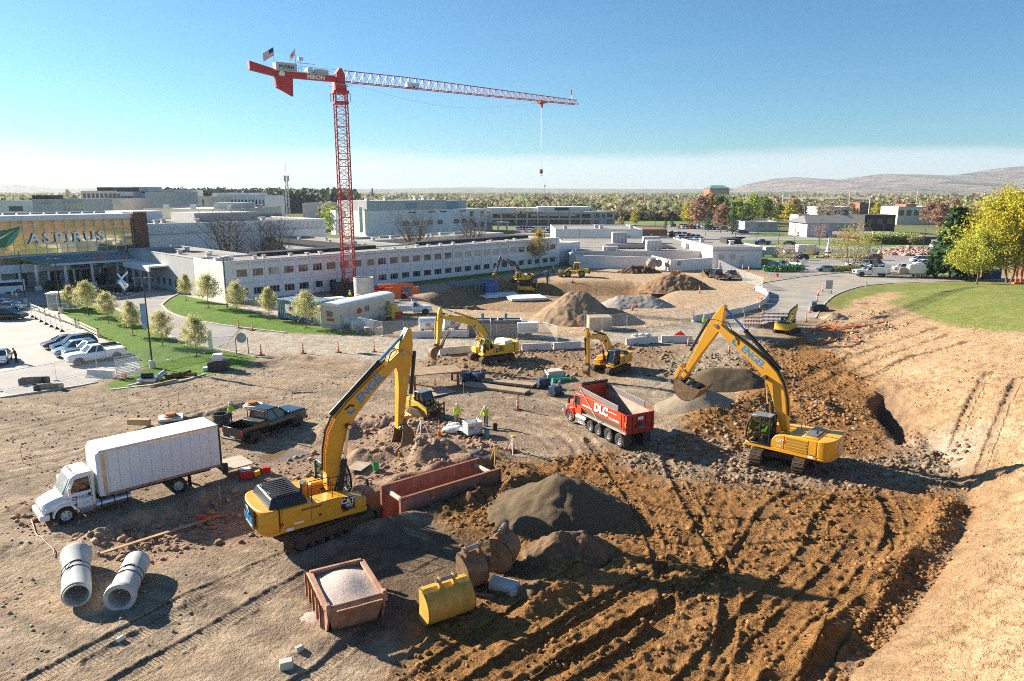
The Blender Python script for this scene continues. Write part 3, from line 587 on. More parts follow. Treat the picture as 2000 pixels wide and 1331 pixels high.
def side_wing():
 p=thing('side_wing','low two-storey wing in shade running back from the long white wing to the glass entrance','building',(*CW(0,9.9),0),CA)
 m=MB();m.b(0,.35,0,33,0,1.0).b(0,.35,0,33,2.3,7).b(11,11.35,0,33,0,7).b(0.35,11,32.7,33,0,7)
 e=0
 for k in range(10):m.b(0,.35,e,2.0+3*k,1.0,2.3);e=3.4+3*k
 m.b(0,.35,e,33,1.0,2.3);m.build('wall',PREG,p,smooth=0)
 for k in range(10):MB().b(.12,.16,2.0+3*k,3.4+3*k,1.0,2.3).build('window',WING,p,smooth=0)
 MB().b(.35,11,0,32.7,6.3,6.55).build('roof',ROOFG,p,smooth=0);MB().b(-.06,.5,-.0,33,7.002,7.12).build('coping',PREG,p,smooth=0)
 MB().b(-3.6,-.02,12,26,4.6,4.9).b(-3.6,-3.3,12,26,3.9,4.6).build('canopy',PRE,p,smooth=0)
 for k in range(4):MB().b(-3.5,-3.2,13+4*k,13.3+4*k,0,3.9).build('post',PREG,p,smooth=0)
 vents(p,[(5,5),(7,9),(4,16),(8,22)],6.55,s=.8)
side_wing()
def entrance():
 p=thing('entrance_building','glass-fronted hospital entrance building with large silver lettering and brick pier','building',(*CW(0,45),0),CA)
 X0,X1=-46.,2.2;G0,G1=6.7,13.35
 m=MB();m.b(X0,X1,.6,24,13.4,14.2).b(X0,X1,.45,1.0,4.85,13.4).b(X0,X1,23.4,24,0,13.4).b(X1+2.6,X1+2.9,1,24,0,12.5).b(X0,X1,3.2,3.6,0,3.2);m.build('wall',PREG,p,smooth=0)
 MB().b(X0,X1+2.8,1.0,23.4,12.6,13.0).build('roof',ROOFW,p,smooth=0)
 MB().b(X0,X1,-.15,.6,13.4,14.3).build('fascia',PRE,p,smooth=0);MB().b(X0,X1,-.1,.44,3.2,4.84).build('fascia',PRE,p,smooth=0)
 pier=MB().b(X1,X1+2.7,-.9,3.0,0,14.5).build('brick_pier',BRK,p,smooth=0);MB().b(X1-.1,X1+2.8,-1.0,3.1,14.5,14.75).build('coping',PRE2,pier,smooth=0)
 MB().b(X1+2.71,X1+2.75,1.0,1.8,2,4).build('louvre',PREG,pier,smooth=0)
# curtain wall: every pane its own piece
 cw=1.84;nc=int((X1-X0)/cw);rows=[(4.9,5.75),(5.75,6.65),(6.65,7.6),(7.6,8.7),(8.7,9.6),(9.6,10.7),(10.7,11.6),(11.6,12.6),(12.6,13.35)];rnd=random.Random(5)
 pan={}
 for c in range(nc):
  for r,(a,b_)in enumerate(rows):
   if r<2 and c<nc-2:continue
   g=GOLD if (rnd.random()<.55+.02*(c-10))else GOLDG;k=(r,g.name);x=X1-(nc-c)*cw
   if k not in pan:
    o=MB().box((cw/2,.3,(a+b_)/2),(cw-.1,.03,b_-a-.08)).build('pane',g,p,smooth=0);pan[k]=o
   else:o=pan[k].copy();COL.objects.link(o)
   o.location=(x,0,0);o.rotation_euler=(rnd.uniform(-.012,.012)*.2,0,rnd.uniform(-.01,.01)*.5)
 for c in range(nc+1):MB().b(X1-c*cw-.05,X1-c*cw+.05,.08,.36,4.86 if c<3 else 6.6,13.39).build('mullion',MUL,p,smooth=0)
 for r,(a,b_)in enumerate(rows):
  x0=X1-2*cw if r<2 else X0
  MB().b(x0,X1,.15,.34,b_-.045,b_+.045).build('transom',MUL,p,smooth=0)
 MB().b(X0,X1-2*cw,-.25,.44,6.2,6.62).build('fascia',PREG,p,smooth=0)
 for c in range(8):
  MB().b(X0+c*3.6,X0+3.3+c*3.6,.2,.3,4.9,6.1).build('pane',WING,p,smooth=0)
# lettering with serifs
 S=mat('sign_silver',(.62,.66,.70),.35,.5,.04,3);x=-17.6;sz=2.75
 def sf(*a):MB().b(*a).build('serif',S,p,smooth=0)
 for ch,w in zip('ASPIRUS',(2.35,1.95,2.15,1.25,2.2,2.35,1.9)):
  text(p,ch,sz,S,(x+w/2,-.28,9.75),(1,0,0),(0,0,1),.12,.05,name='sign_letter')
  b0,t0=8.82,10.7
  if ch in 'A':sf(x+.05,x+.8,-.4,-.16,b0-.06,b0+.12);sf(x+w-.85,x+w-.05,-.4,-.16,b0-.06,b0+.12)
  if ch in 'PRI':sf(x+w/2-.95 if ch!='I' else x+.1,x+w/2-.2 if ch!='I' else x+w-.1,-.4,-.16,b0-.06,b0+.12)
  if ch=='R':sf(x+w-.75,x+w-.05,-.4,-.16,b0-.06,b0+.12)
  if ch in 'PRI':sf(x+w/2-1.0 if ch!='I' else x+.1,x+w/2-.3 if ch!='I' else x+w-.1,-.4,-.16,t0-.12,t0+.06)
  if ch in 'U':sf(x+.1,x+.85,-.4,-.16,t0-.12,t0+.06);sf(x+w-.85,x+w-.1,-.4,-.16,t0-.12,t0+.06)
  x+=w
 LG1=mat('leaf_green',(.05,.42,.26),.4,0,.1,1);LG2=mat('leaf_dark',(.04,.20,.06),.4,0,.1,1)
 leaf=[(-23.6,8.2),(-22.0,8.3),(-20.3,9.2),(-19.2,10.4),(-18.55,12.1),(-20.0,11.75),(-22.0,11.4),(-23.8,10.2)]
 lf=MB().prism(leaf,-.42,-.2).build('leaf_emblem',LG2,p,smooth=0);MB().prism([(-21.6,8.1),(-20.3,9.0),(-19.2,10.4),(-18.52,12.15),(-19.7,11.0),(-20.8,9.9)],-.47,-.425).build('leaf_half',LG1,lf,smooth=0)
 MB().prism([(-23.5,9.4),(-21.6,10.2),(-19.6,11.6),(-21.8,10.45),(-23.5,9.75)],-.475,-.43).build('leaf_vein',WPRT,lf,smooth=0)
# canopy over the doors
 cn=MB().hull([(-20.5,-.26,6.2),(-.4,-.26,6.2),(.9,-6.2,4.9),(-15.5,-6.2,4.9)],[(-20.5,-.26,6.35),(-.4,-.26,6.35),(.9,-6.2,5.05),(-15.5,-6.2,5.05)]).build('canopy',TEAL,p,smooth=0);fix(cn)
 MB().b(-15.6,1.0,-6.4,-6.15,4.7,5.1).build('gutter',PRE,cn,smooth=0)
 for x in (-13.5,-8,-3,.2):MB().box((x,-3.2,5.2),(.3,6.2,.3),rx=.215).build('beam',MUL,cn,smooth=0)
 for x in (-24,-18,-13,-8.2,-3.4,.3):co=MB().b(x-.28,x+.28,-5.2,-4.64,.9,5.0).build('column',MUL,p,bevel=.03);MB().b(x-.55,x+.55,-5.47,-4.37,0,.9).build('base',PRE,co,bevel=.04)
 for x in (-20,-15,-10.5,-5.6):MB().b(x-.2,x+.2,-1.2,-.8,0,3.3).build('column',MUL,p,smooth=0)
 sg=MB().b(-10.6,-4.6,-.3,-.11,3.35,4.75).build('entrance_sign',mat('sign_blue',(.03,.12,.32),.4,0,.1,1),p,smooth=0)
 text(sg,'Un..',.8,WPRT,(-8.8,-.31,4.0),(1,0,0),(0,0,1));MB().lathe([(.01,-.03),(.42,-.03),(.42,0),(.01,0)],(-6.0,-.31,4.05),'Y',16).build('round_mark',WPRT,sg)
 for x in (-18.8,-13,-9.4,-7,-3.8):
  d=MB().b(x-1.05,x+1.05,3.05,3.18,0,2.9).build('door',FRM,p,smooth=0)
  for s_ in (-1,1):MB().b(x+s_*.5-.43,x+s_*.5+.43,3.0,3.04,.15,2.75).build('pane',WING,d,smooth=0)
 for k in range(9):MB().b(-21+2.45*k,-18.9+2.45*k,12,13,13.01,14.6).build('roof_screen',PREG,p,smooth=0)
entrance()
def campus_block(name,label,x0,x1,y0,y1,h,wm=PRE,rm=ROOFG,z0=0):
 p=thing(name,label,'building',(*CW(x0,y0),z0),CA);shell(p,0,x1-x0,0,y1-y0,0,h,wm,rm);return p
def ribbed_hall():
 p=campus_block('ribbed_hall','windowless white hall with ribbed upper band behind the bare trees',9.7,59.3,60,100,11.3,PRE,ROOFG)
 for k in range(118):MB().b(.5+k*.415,.7+k*.415,-.12,-.001,8.9,10.7).build('rib',PRE,p,smooth=0)
 MB().b(0,49.6,-.1,-.001,8.55,8.85).build('band',PREG,p,smooth=0);vents(p,[(5,6),(9,12),(16,8),(22,15),(35,9)],10.95,s=1.0)
 MB().b(18,36,14,30,10.96,13.2).build('penthouse',PREG,p,smooth=0);MB().b(2,12,20,34,10.96,13.8).build('penthouse',PRE,p,smooth=0)
ribbed_hall()
q=campus_block('link_roof','low flat-roofed link with dark courtyard wall left of the crane mast',38.6,50,9.9,58,6.9,PREG,ROOFG);vents(q,[(3,6),(6,14),(4,22),(8,30),(5,38)],6.55)
MB().b(-.4,0,2,46,6.2,7.3).build('roof_edge',ROOFK,q,smooth=0)
q=campus_block('rear_range','low pale range closing the courtyard with bare trees right of the crane',50.2,98,26,40,7.0,PRE2,ROOFG);vents(q,[(4,4),(12,7),(22,4),(31,9),(40,5)],6.65,s=.8)
for k in range(8):MB().b(6+k*4,8.2+k*4,-.05,-.001,3.2,4.6).build('window',WING,q,smooth=0)
for k in range(5):MB().cyl((2+9*k,11,6.9),(9+9*k,11,6.9),.25).build('duct',VENT,q)
q=campus_block('end_block','low white end block joining the long wing near the yellow-leafed tree',90.02,104,2,26,5.2,PRE,ROOFG)
def grey_lab():
 x0,z1=122.85,15.0
 p=campus_block('laboratory_block','grey two-tier block with plain upper storey behind the bare courtyard trees',x0,193,130,158,10.9,PRE,ROOFG)
 MB().b(0,44,.02,22,10.9,15.1).b(44,60,4,22,10.9,14.8).build('upper_storey',PREG,p,smooth=0)
 MB().b(44.2,55,3.9,4.0,11.3,14.2).build('glazed_panel',mat('blue_panel',(.16,.25,.33),.3,.2,.05,1),p,smooth=0);MB().b(20,27,-.06,.0,11.6,14).build('glazed_panel',MATS['blue_panel'],p,smooth=0)
 MB().cyl((-1.2,3,2),(-1.2,3,12.5),.8).build('duct',PRE,p)
 for k,x in enumerate((20,26,34,40,50,55,60)):window(p,x,5.2,3.2,2.1,WING,-.16,fr=(.5,.5))
 for x,z in ((60,8.4),(67,8.4),(67,3.2),(62,3.2)):MB().b(x-1.2,x+1.2,-.08,-.001,z-1.2,z+1.2).build('window',WING,p,smooth=0)
 for x in (22,33,40,52):MB().b(x,x+4,-.07,-.002,9.6,10.1).build('vent_slot',ROOFK,p,smooth=0)
 vents(p,[(3,4),(14,6),(30,5),(38,9)],15.1,s=1.6)
 MB().b(71,80,-6,2,3.6,4.2).b(70.2,76,2,16,0,8).build('entrance_canopy',PREG,p,smooth=0)
 for x in (73,79):MB().cyl((x,-5,0),(x,-5,3.6),.45,n=10).build('column',PRE,p)
grey_lab()
# ---------------- blocks right of the wing, square to the camera
def low_range():
 x0,y0=G(1092,500,3.2);x0=16.0;y0=190.
 p=thing('low_service_range','low flat grey-roofed service range with rooftop units behind the white retaining walls','building',(x0,y0,0));shell(p,0,40,0,58,0,3.4,PREG,ROOFG)
 MB().b(12,30,12,24,3.06,3.5).build('roof_edge',ROOFK,p,smooth=0);
 for x,y,w,d,h in ((15.5,34,4.5,3.2,3.4),(25,33,5.2,3,2.0),(21,6,4,3,2.8),(9,5,4,2.5,1.2),(33,12,5,3,1.6)):
  u=MB().b(x,x+w,y,y+d,3.06,3.06+h).build('roof_unit',VENT,p,bevel=.06)
  for k in range(4):MB().b(x+.2+k*w/4,x+k*w/4+w/4-.15,y-.04,y-.001,3.4,2.8+h).build('grille',PREG,u,smooth=0)
 for k in range(14):MB().cyl((1+2.7*k,-.0,3.4),(1+2.7*k,0,4.3),.05,n=5).build('rail_post',GALV,p)
 MB().tube([(1,0,4.3),(36,0,4.3)],.05,5).build('rail',GALV,p)
low_range()
def wall_run(label,a,b_,h,th=.45,name='retaining_wall',z0=-.5,cap=True):
 d=Vector((b_[0]-a[0],b_[1]-a[1],0));p=thing(name,label,'wall',(a[0],a[1],0),math.atan2(d.y,d.x));n=max(1,round(d.length/6));w=d.length/n
 for k in range(n):MB().b(k*w+.015,(k+1)*w-.015,0,th,z0,h).build('panel',PRE,p,bevel=.02)
 MB().b(0,d.length,-.06,th+.06,h+.002,h+.16).build('coping',PRE,p,smooth=0);return p
wall_run('white retaining wall behind the yellow wheel loader',G(1128,523),(35.4,175.2),2.95)
wall_run('short white wall returning into the corner by the wheel loader',G(1128,523),(15.6,190),3.0)
wall_run('white retaining wall between the boulders and the small white building',(38.6,171.5),(50.2,178),2.6)
wall_run('short sunlit wall end beside the boulders',(38.6,171.5),(36.5,184),2.6)
def small_white():
 p=thing('small_white_building','small flat-roofed white building with two windows beside the access road','building',(50.6,180,0),R(1.5));shell(p,0,12.6,0,30,0,5.4,PRE,ROOFG)
 MB().b(-.05,12.65,-.08,-.001,4.3,4.5).build('band',PREG,p,smooth=0)
 for x in (2.2,5.2):window(p,x,2.8,1.35,1.25,BLIND,-.16,fr=(.33,.34,.33))
 MB().b(7.1,8.1,-.06,-.001,.05,2.3).build('door',FRM,p,smooth=0);MB().b(7.4,7.8,-.3,-.001,2.7,2.85).build('lamp',ROOFK,p,smooth=0)
 vents(p,[(3,20),(8,10)],5.05,s=1.1);MB().b(8,12,14,20,5.06,6.4).build('roof_unit',ROOFK,p,smooth=0)
small_white()
def white_store():
 y0=256.;x0=XZ(1085,470,y0)[0];x1=XZ(1255,470,y0)[0];x2=XZ(1303,470,y0)[0];h=XZ(1255,448,y0)[1]
 p=thing('white_store','long plain white building with dark brick end behind the service range','building',(x0,y0,0));w=x1-x0;w2=x2-x0
 shell(p,0,w,0,36,0,h,PRE,ROOFG);b_=MB().b(w+.01,w2,.3,20,0,h-.1).build('brick_end',BRKM,p,smooth=0);MB().b(w,w2+.1,.2,.29,h*.52,h*.60).build('band',PRE2,b_,smooth=0)
 for x in (8.4,21,31):MB().b(x,x+.16,-.14,-.001,.2,h-.3).build('downpipe',PREG,p,smooth=0)
 MB().b(12.8,14,-.1,-.001,0,2.9).build('door',PREG,p,smooth=0);window(p,25.6,2.6,2.3,1.8,WING,-.2,fr=(.5,.5));MB().b(w+2.5,w+3.5,-.4,.29,.5,4.2).build('flue',PREG,p,smooth=0)
 vents(p,[(4,8),(16,14),(17.5,10),(29,12)],h-.35,s=1.3)
white_store()
def clinic():
 y0=405.;a=XZ(960,430,y0)[0];b_=XZ(1155,430,y0)[0];h=7.4
 p=thing('clinic_building','two-storey concrete clinic with deep window bays on the far green','building',(a,y0,0));w=b_-a
 shell(p,0,w,1.4,40,0,h,BRKM,ROOFG);n=8;bw=(w-14)/7
 xs=[0,5.5,14]+[14+bw*k for k in range(1,8)]
 for x in xs:MB().b(x-.45,x+.45,0,1.39,0,h+.4).build('post',PREG,p,smooth=0)
 for z0,z1 in ((0,.5),(3.3,4.2),(6.6,h+.4)):MB().b(-.45,w+.45,.05,1.35,z0,z1).build('floor_band',PREG,p,smooth=0)
 for k in range(len(xs)-1):
  for z in (.5,4.2):MB().b(xs[k]+.6,xs[k+1]-.6,1.3,1.38,z+1.1,z+2.2).build('window',WING,p,smooth=0)
 r=MB(Matrix.Translation((w,0,0))@Matrix.Rotation(R(38),4,'Z'));r.b(.5,19,0,20,0,h+.4);fr=r.build('corner_wing',PREG,p,smooth=0)
 for x0 in (2,12.5):
  for z in (.8,4.4):
   m=MB(Matrix.Translation((w,0,0))@Matrix.Rotation(R(38),4,'Z'));m.b(x0,x0+4.2,-.08,-.002,z,z+2.3).build('window',WING,fr,smooth=0)
 T=Matrix.Translation((w,0,0))@Matrix.Rotation(R(38),4,'Z');mk=MB(T);DK=mat('clinic_mark',(.18,.02,.03),.5)
 mk.b(8.4,10.4,-.12,-.09,4.6,6).b(9,9.8,-.13,-.125,3.9,6.6).build('cross_mark',DK,p,smooth=0)
 text(p,'Marshfield Clinic',1.5,KPRT,(24,.03,7.25),(1,0,0),(0,0,1),.02,.02);MB().lathe([(.01,0),(.75,0),(.75,.05),(.01,.05)],(16.5,-.0,7.25),'Y',12).build('round_mark',DK,p)
 MB().b(-3,30,12,34,7.2,9.6).build('penthouse',ROOFW,p,smooth=0);MB().b(26,56,8,30,7.21,10.2).build('penthouse',ROOFW,p,smooth=0);MB().b(36,44,7.9,7.99,8.3,9.9).build('louvre',ROOFK,p,smooth=0)
clinic()
# ---------------- campus buildings on the skyline at left
def flat_at(name,label,u0,u1,vt,y,depth,z0=0,wm=PRE,rm=ROOFW,rz=0.):
 x0,zt=XZ(u0,vt,y);x1,_=XZ(u1,vt,y);p=thing(name,label,'building',(x0,y,z0),rz);shell(p,0,x1-x0,0,depth,0,zt-z0,wm,rm);return p,x1-x0,zt-z0
p,w,h=flat_at('research_building','pale three-storey block with window band on the left skyline',157,232,373,330,30,wm=PRE2)
for k in range(9):MB().b(1+k*1.95,2.3+k*1.95,-.08,-.001,h-4.2,h-1.2).build('window',WING,p,smooth=0)
MB().b(3,11,8,14,h-.3,h+1.6).build('penthouse',ROOFK,p,smooth=0)
p,w,h=flat_at('stair_tower','grey stair tower with dark glass band on the left skyline',232,258,365,329,28,wm=PREG)
MB().b(.6,6,-.08,-.001,h-6.6,h-4.1).build('window',WING,p,smooth=0);MB().b(-1,w+3,-.1,-.001,h-2.2,h-.6).build('window',ROOFK,p,smooth=0)
p,w,h=flat_at('assembly_hall','blank grey hall with thin roof slots on the left skyline',258,342,371,335,30,wm=PREG)
for x in (4,10,16):MB().b(x,x+3.5,-.08,-.001,h-1.4,h-.8).build('window',ROOFK,p,smooth=0)
p,w,h=flat_at('front_hall','plain grey square hall standing forward on the left skyline',283,340,375,300,22,wm=PREG)
p,w,h=flat_at('south_range','low pale range with a fluted sunlit wall on the left skyline',150,236,388,305,25,wm=PRE2)
for k in range(16):MB().b(7.5+k*.68,7.8+k*.68,-.1,-.001,h-2,h-.2).build('flute',PRE2,p,smooth=0)
p,w,h=flat_at('east_range','two-storey range with slim dark windows left of the crane mast',340,415,384,330,25,wm=PRE2)
for x in (2,5,9.2,12.6):MB().b(x,x+.8,-.08,-.001,h-4.6,h-1.4).build('window',WING,p,smooth=0)
p,w,h=flat_at('office_range','pale office range with close rows of slim windows left of the pine wood',413,517,383,350,30,wm=PRE)
for k in range(15):MB().b(1+k*1.68,1.7+k*1.68,-.08,-.001,h-4.8,h-1.8).build('window',WING,p,smooth=0)
MB().b(-3,20,8,20,h-.3,h+1.4).build('penthouse',ROOFW,p,smooth=0)
p,w,h=flat_at('signed_office','grey-blue office with dark roof box and faint green sign at far left',62,106,389,260,20,wm=PREG)
MB().b(-.5,6.5,1,8,h-.3,h+1.3).build('roof_box',ROOFK,p,smooth=0);text(p,'ASPIRUS',1.0,mat('faint_green',(.12,.34,.28),.6),(5,-.05,h-1.6),(1,0,0),(0,0,1))
p,w,h=flat_at('glazed_office','low office with cream window strip at far left',106,160,390,265,20,wm=PREG)
for k in range(4):MB().b(.8+k*2.3,2.8+k*2.3,-.08,-.001,h-3.4,h-1.2).build('window',BLIND,p,smooth=0)
p,w,h=flat_at('corner_office','low pale office cut by the left edge of the picture',-60,64,393,262,20,wm=PRE)
MB().b(14,19,-.08,-.001,h-3.6,h-1.8).build('window',WING,p,smooth=0)
p,w,h=flat_at('mid_roof','broad low roof with parapet between entrance building and skyline blocks',280,470,408,230,40,wm=PRE2,rm=ROOFW);MB().b(20,30,6,16,h-.3,h+1.8).build('penthouse',PREG,p,smooth=0);MB().b(36,44,-.08,-.001,2,h-1.5).build('glazed_panel',MATS['blue_panel'],p,smooth=0);vents(p,[(5,5),(12,9),(26,4),(33,12)],h-.35,s=1.4)
p,w,h=flat_at('far_shed','long low white shed beyond the crane mast',590,662,397,520,24,wm=ROOFW)
# ---------------- far right: houses, offices and a church hall
for u0,u1,vt,vr,y,lb in ((905,960,398,392,560,'dark-roofed house right of the grey block'),(1110,1165,399,391,700,'brown house with broad hipped roof behind the clinic'),(1170,1200,400,395,720,'smaller brown house with hipped roof behind the clinic'),(1205,1250,400,393,700,'brown house with twin hips right of the clinic'),(868,905,396,391,600,'dark long roof just right of the grey block')):
 x0,zb=XZ(u0,vt,y);x1,_=XZ(u1,vt,y);_,zr=XZ(u0,vr,y);p=thing('house',lb,'house',(x0,y,0));w=x1-x0
 MB().b(0,w,0,14,0,zb).build('wall',BRKM,p,smooth=0);r=MB().hull([(-.8,-.8,zb),(w+.8,-.8,zb),(w+.8,14.8,zb),(-.8,14.8,zb)],[(w*.25,6.5,zr),(w*.75,6.5,zr),(w*.75,7.5,zr),(w*.25,7.5,zr)]).build('roof',mat('shingle',(.07,.06,.06),.9,0,.15,.5),p,smooth=0)
 for k in range(4):MB().b(w*(.12+.22*k),w*(.12+.22*k)+1.6,-.06,-.001,zb-2.4,zb-.8).build('window',WING,p,smooth=0)
def pavilion():
 y0=262.;x0=XZ(1705,470,y0)[0];x1=XZ(1832,470,y0)[0];h=XZ(1705,463,y0)[1];w=x1-x0
 p=thing('pavilion','low brown pavilion with wide flat eaves beyond the pond','building',(x0,y0,0));BR=mat('pavilion_brown',(.14,.10,.08),.8)
 MB().b(2,w*.7,3,30,0,h-1).build('wall',BRKM,p,smooth=0);MB().b(w*.62,w-2,.8,22,0,h-1).build('wall',BR,p,smooth=0)
 MB().b(0,w,0,34,h-1,h).build('eaves',BR,p,smooth=0);MB().b(.3,w-.3,.3,33.7,h+.002,h+.1).build('roof',ROOFG,p,smooth=0);MB().b(-8,w*.55,40,60,0,h+3.2).build('hall',PREG,p,smooth=0)
 r=MB().hull([(-9,39,h+3.2),(w*.56,39,h+3.2),(w*.56,61,h+3.2),(-9,61,h+3.2)],[(-6,49,h+6),(w*.5,49,h+6),(w*.5,51,h+6),(-6,51,h+6)]).build('hall_roof',mat('slate',(.17,.17,.18),.8,0,.1,.4),p,smooth=0)
 for k in range(6):MB().b(4+k*2.2,5.6+k*2.2,2.9,2.999,1,2.8).build('window',WING,p,smooth=0)
 vents(p,[(6,12),(12,6)],h+.1,s=1)
pavilion()
for u0,u1,vt,y,d,wm,rm,lb in ((1598,1660,404,430,20,PREG,ROOFW,'low grey office with white roof edge right of the green trees'),(1455,1520,433,345,14,PREG,ROOFW,'long low grey shed on the far green'),(1680,1715,396,520,18,BRKM,ROOFK,'dark brick office with arched top beyond the pond'),(1755,1828,404,420,20,PRE2,ROOFW,'tan office with overhanging white roof at right'),(1770,1790,399,424,12,BRKM,ROOFW,'upper tier of brown office at right'),(1838,1925,396,900,30,PRE,ROOFW,'long pale sheds below the ridge at right'),(1690,1750,420,330,16,ROOFK,ROOFG,'dark-roofed low building left of the pavilion'),(1387,1425,368,1500,50,BRKM,ROOFK,'tall brick hotel with green roof on the skyline'),(1560,1600,420,380,12,PRE2,ROOFG,'small pale building among the far trees')):
 p,w,h=flat_at('office_building' if 'office' in lb else 'distant_building',lb,u0,u1,vt,y,d,wm=wm,rm=rm);n=max(2,int(w/4))
 for k in range(min(n,14)):
  a=w/min(n,14);MB().b(k*a+a*.2,k*a+a*.8,-.1,-.001,h*.5,h*.8).build('window',WING,p,smooth=0)
 if 'hotel' in lb:
  for k in range(9):
   for j in range(3):MB().b(3+k*4.3,5+k*4.3,-.2,-.001,h*.2+j*4.2,h*.2+2.2+j*4.2).build('window',WING,p,smooth=0)
  MB().hull([(-1,-1,h),(w+1,-1,h),(w+1,51,h),(-1,51,h)],[(w*.2,20,h+6),(w*.8,20,h+6),(w*.8,30,h+6),(w*.2,30,h+6)]).build('green_roof',mat('copper_roof',(.08,.25,.22),.6),p,smooth=0)
# elevated road and long bridge far right
def viaduct():
 y0=760.;a=XZ(1495,385,y0);b_=XZ(1700,388,y0-60);p=thing('viaduct','long pale concrete road bridge on piers below the ridge','bridge',(a[0],y0,0),math.atan2(-60,b_[0]-a[0]));Lg=math.hypot(b_[0]-a[0],60)
 MB().b(0,Lg,0,9,a[1]-2,a[1]).build('deck',PRE2,p,smooth=0)
 for k in range(5):MB().b(8+k*Lg/5,11+k*Lg/5,1,8,0,a[1]-2).b(6+k*Lg/5,13+k*Lg/5,0.5,8.5,a[1]-4,a[1]-2.002).build('pier',PRE2,p,smooth=0)
viaduct()
y0=1000.;a=XZ(1410,388,y0);b_=XZ(2030,388,y0);struct(MB().b(a[0],b_[0],y0,y0+12,0,a[1]).build('highway_embankment',mat('highway',(.20,.22,.25),.9,0,.1,.05),None,smooth=0))
# ================================================================== machines
def V2(a,b):return (a[0]+b[0],a[1]+b[1])
def sec(p,t,h,w0,z=0.):
 n=(-t[1],t[0]);a=(p[0]+n[0]*h/2,p[1]+n[1]*h/2);b=(p[0]-n[0]*h/2,p[1]-n[1]*h/2)
 return [(b[0],-w0/2,b[1]),(b[0],w0/2,b[1]),(a[0],w0/2,a[1]),(a[0],-w0/2,a[1])]
def emblem(p,o,xd,yd,s,dark=KPRT,light=BLU):
 x=Vector(xd).normalized();y=Vector(yd).normalized();n=x.cross(y);o=Vector(o)
 def plate(pts,m,nm):
  a=[o+x*q[0]*s+y*q[1]*s+n*.002 for q in pts];c=[q+n*.008 for q in a];fix(MB().hull(a,c).build(nm,m,p,smooth=0))
 plate([(-.5,.5),(.2,.5),(.5,.2),(.5,-.15),(.25,.05),(.25,.18),(.1,.28),(-.3,.28)],dark,'emblem');plate([(.4,-.5),(-.25,-.5),(-.5,-.25),(-.5,.12),(-.22,.12),(-.22,-.15),(-.12,-.25),(.2,-.25)],light,'emblem')
def track(p,L,r,w,pitch,y,rot=0.,m=TRK):
 T=Matrix.Rotation(rot,4,'Z')@Matrix.Translation((0,y,0));half=L/2;per=2*L+2*PI*r;n=int(per/pitch);b=MB(T)
 for i in range(n):
  s=i*per/n
  if s<L:x,z,a=-half+s,2*r,0.
  elif s<L+PI*r:t=(s-L)/r;x,z,a=half+r*math.sin(t),r+r*math.cos(t),t
  elif s<2*L+PI*r:x,z,a=half-(s-L-PI*r),0,PI
  else:t=(s-2*L-PI*r)/r;x,z,a=-half-r*math.sin(t),r-r*math.cos(t),PI+t
  z=.05+z*(1-.04);b.box((x,0,z),(per/n*.9,w,.05),ry=a);g=.045
  b.box((x+math.sin(a)*g,0,z+math.cos(a)*g),(.035,w*.98,.06),ry=a)
 o=b.build('track',m,p,smooth=0)
 f=MB(T);f.prism([(-half,r*.55),(half,r*.55),(half+r*.3,r),(half,r*1.5),(half*.5,r*1.72),(-half*.5,r*1.72),(-half,r*1.5),(-half-r*.3,r)],-w*.36,w*.36)
 for k in range(8):f.cyl((-half+.1+k*(L-.2)/7,-w*.40,r*.36),(-half+.1+k*(L-.2)/7,w*.40,r*.36),r*.3,n=10)
 f.build('track_frame',TRK,o,bevel=.03)
 for sx in (-1,1):MB(T).lathe([(.02,-w*.46),(r*.55,-w*.46),(r*.8,-w*.40),(r*.86,-w*.2),(r*.86,w*.2),(r*.8,w*.40),(r*.55,w*.46),(.02,w*.46)],(sx*half,0,r+.03),'Y',18).build('idler' if sx>0 else 'sprocket',TRK,o)
 return o
def bucket_shape(w,s,T=None):
 out=[(.08,.22),(.30,.12)]+[(-.10+.74*math.cos(R(a)),-.56+.74*math.sin(R(a)))for a in range(42,-112,-14)]+[(-.78,-1.16)]
 m=MB(T);n=len(out);sh=[(x*s,z*s)for x,z in out]
 for a,c in zip(sh[:-1],sh[1:]):
  d=Vector((c[0]-a[0],c[1]-a[1])).normalized();q=(-d[1]*.05*s,d[0]*.05*s)
  m.hull([(a[0],-w/2,a[1]),(c[0],-w/2,c[1]),(c[0],w/2,c[1]),(a[0],w/2,a[1])],[(a[0]-q[0],-w/2,a[1]-q[1]),(c[0]-q[0],-w/2,c[1]-q[1]),(c[0]-q[0],w/2,c[1]-q[1]),(a[0]-q[0],w/2,a[1]-q[1])])
 side=sh+[(-.60*s,-.98*s),(-.22*s,-.45*s),(-.05*s,.02*s)]
 for y in (-w/2,w/2-.05*s):m.prism(side,y,y+.05*s)
 return m,sh
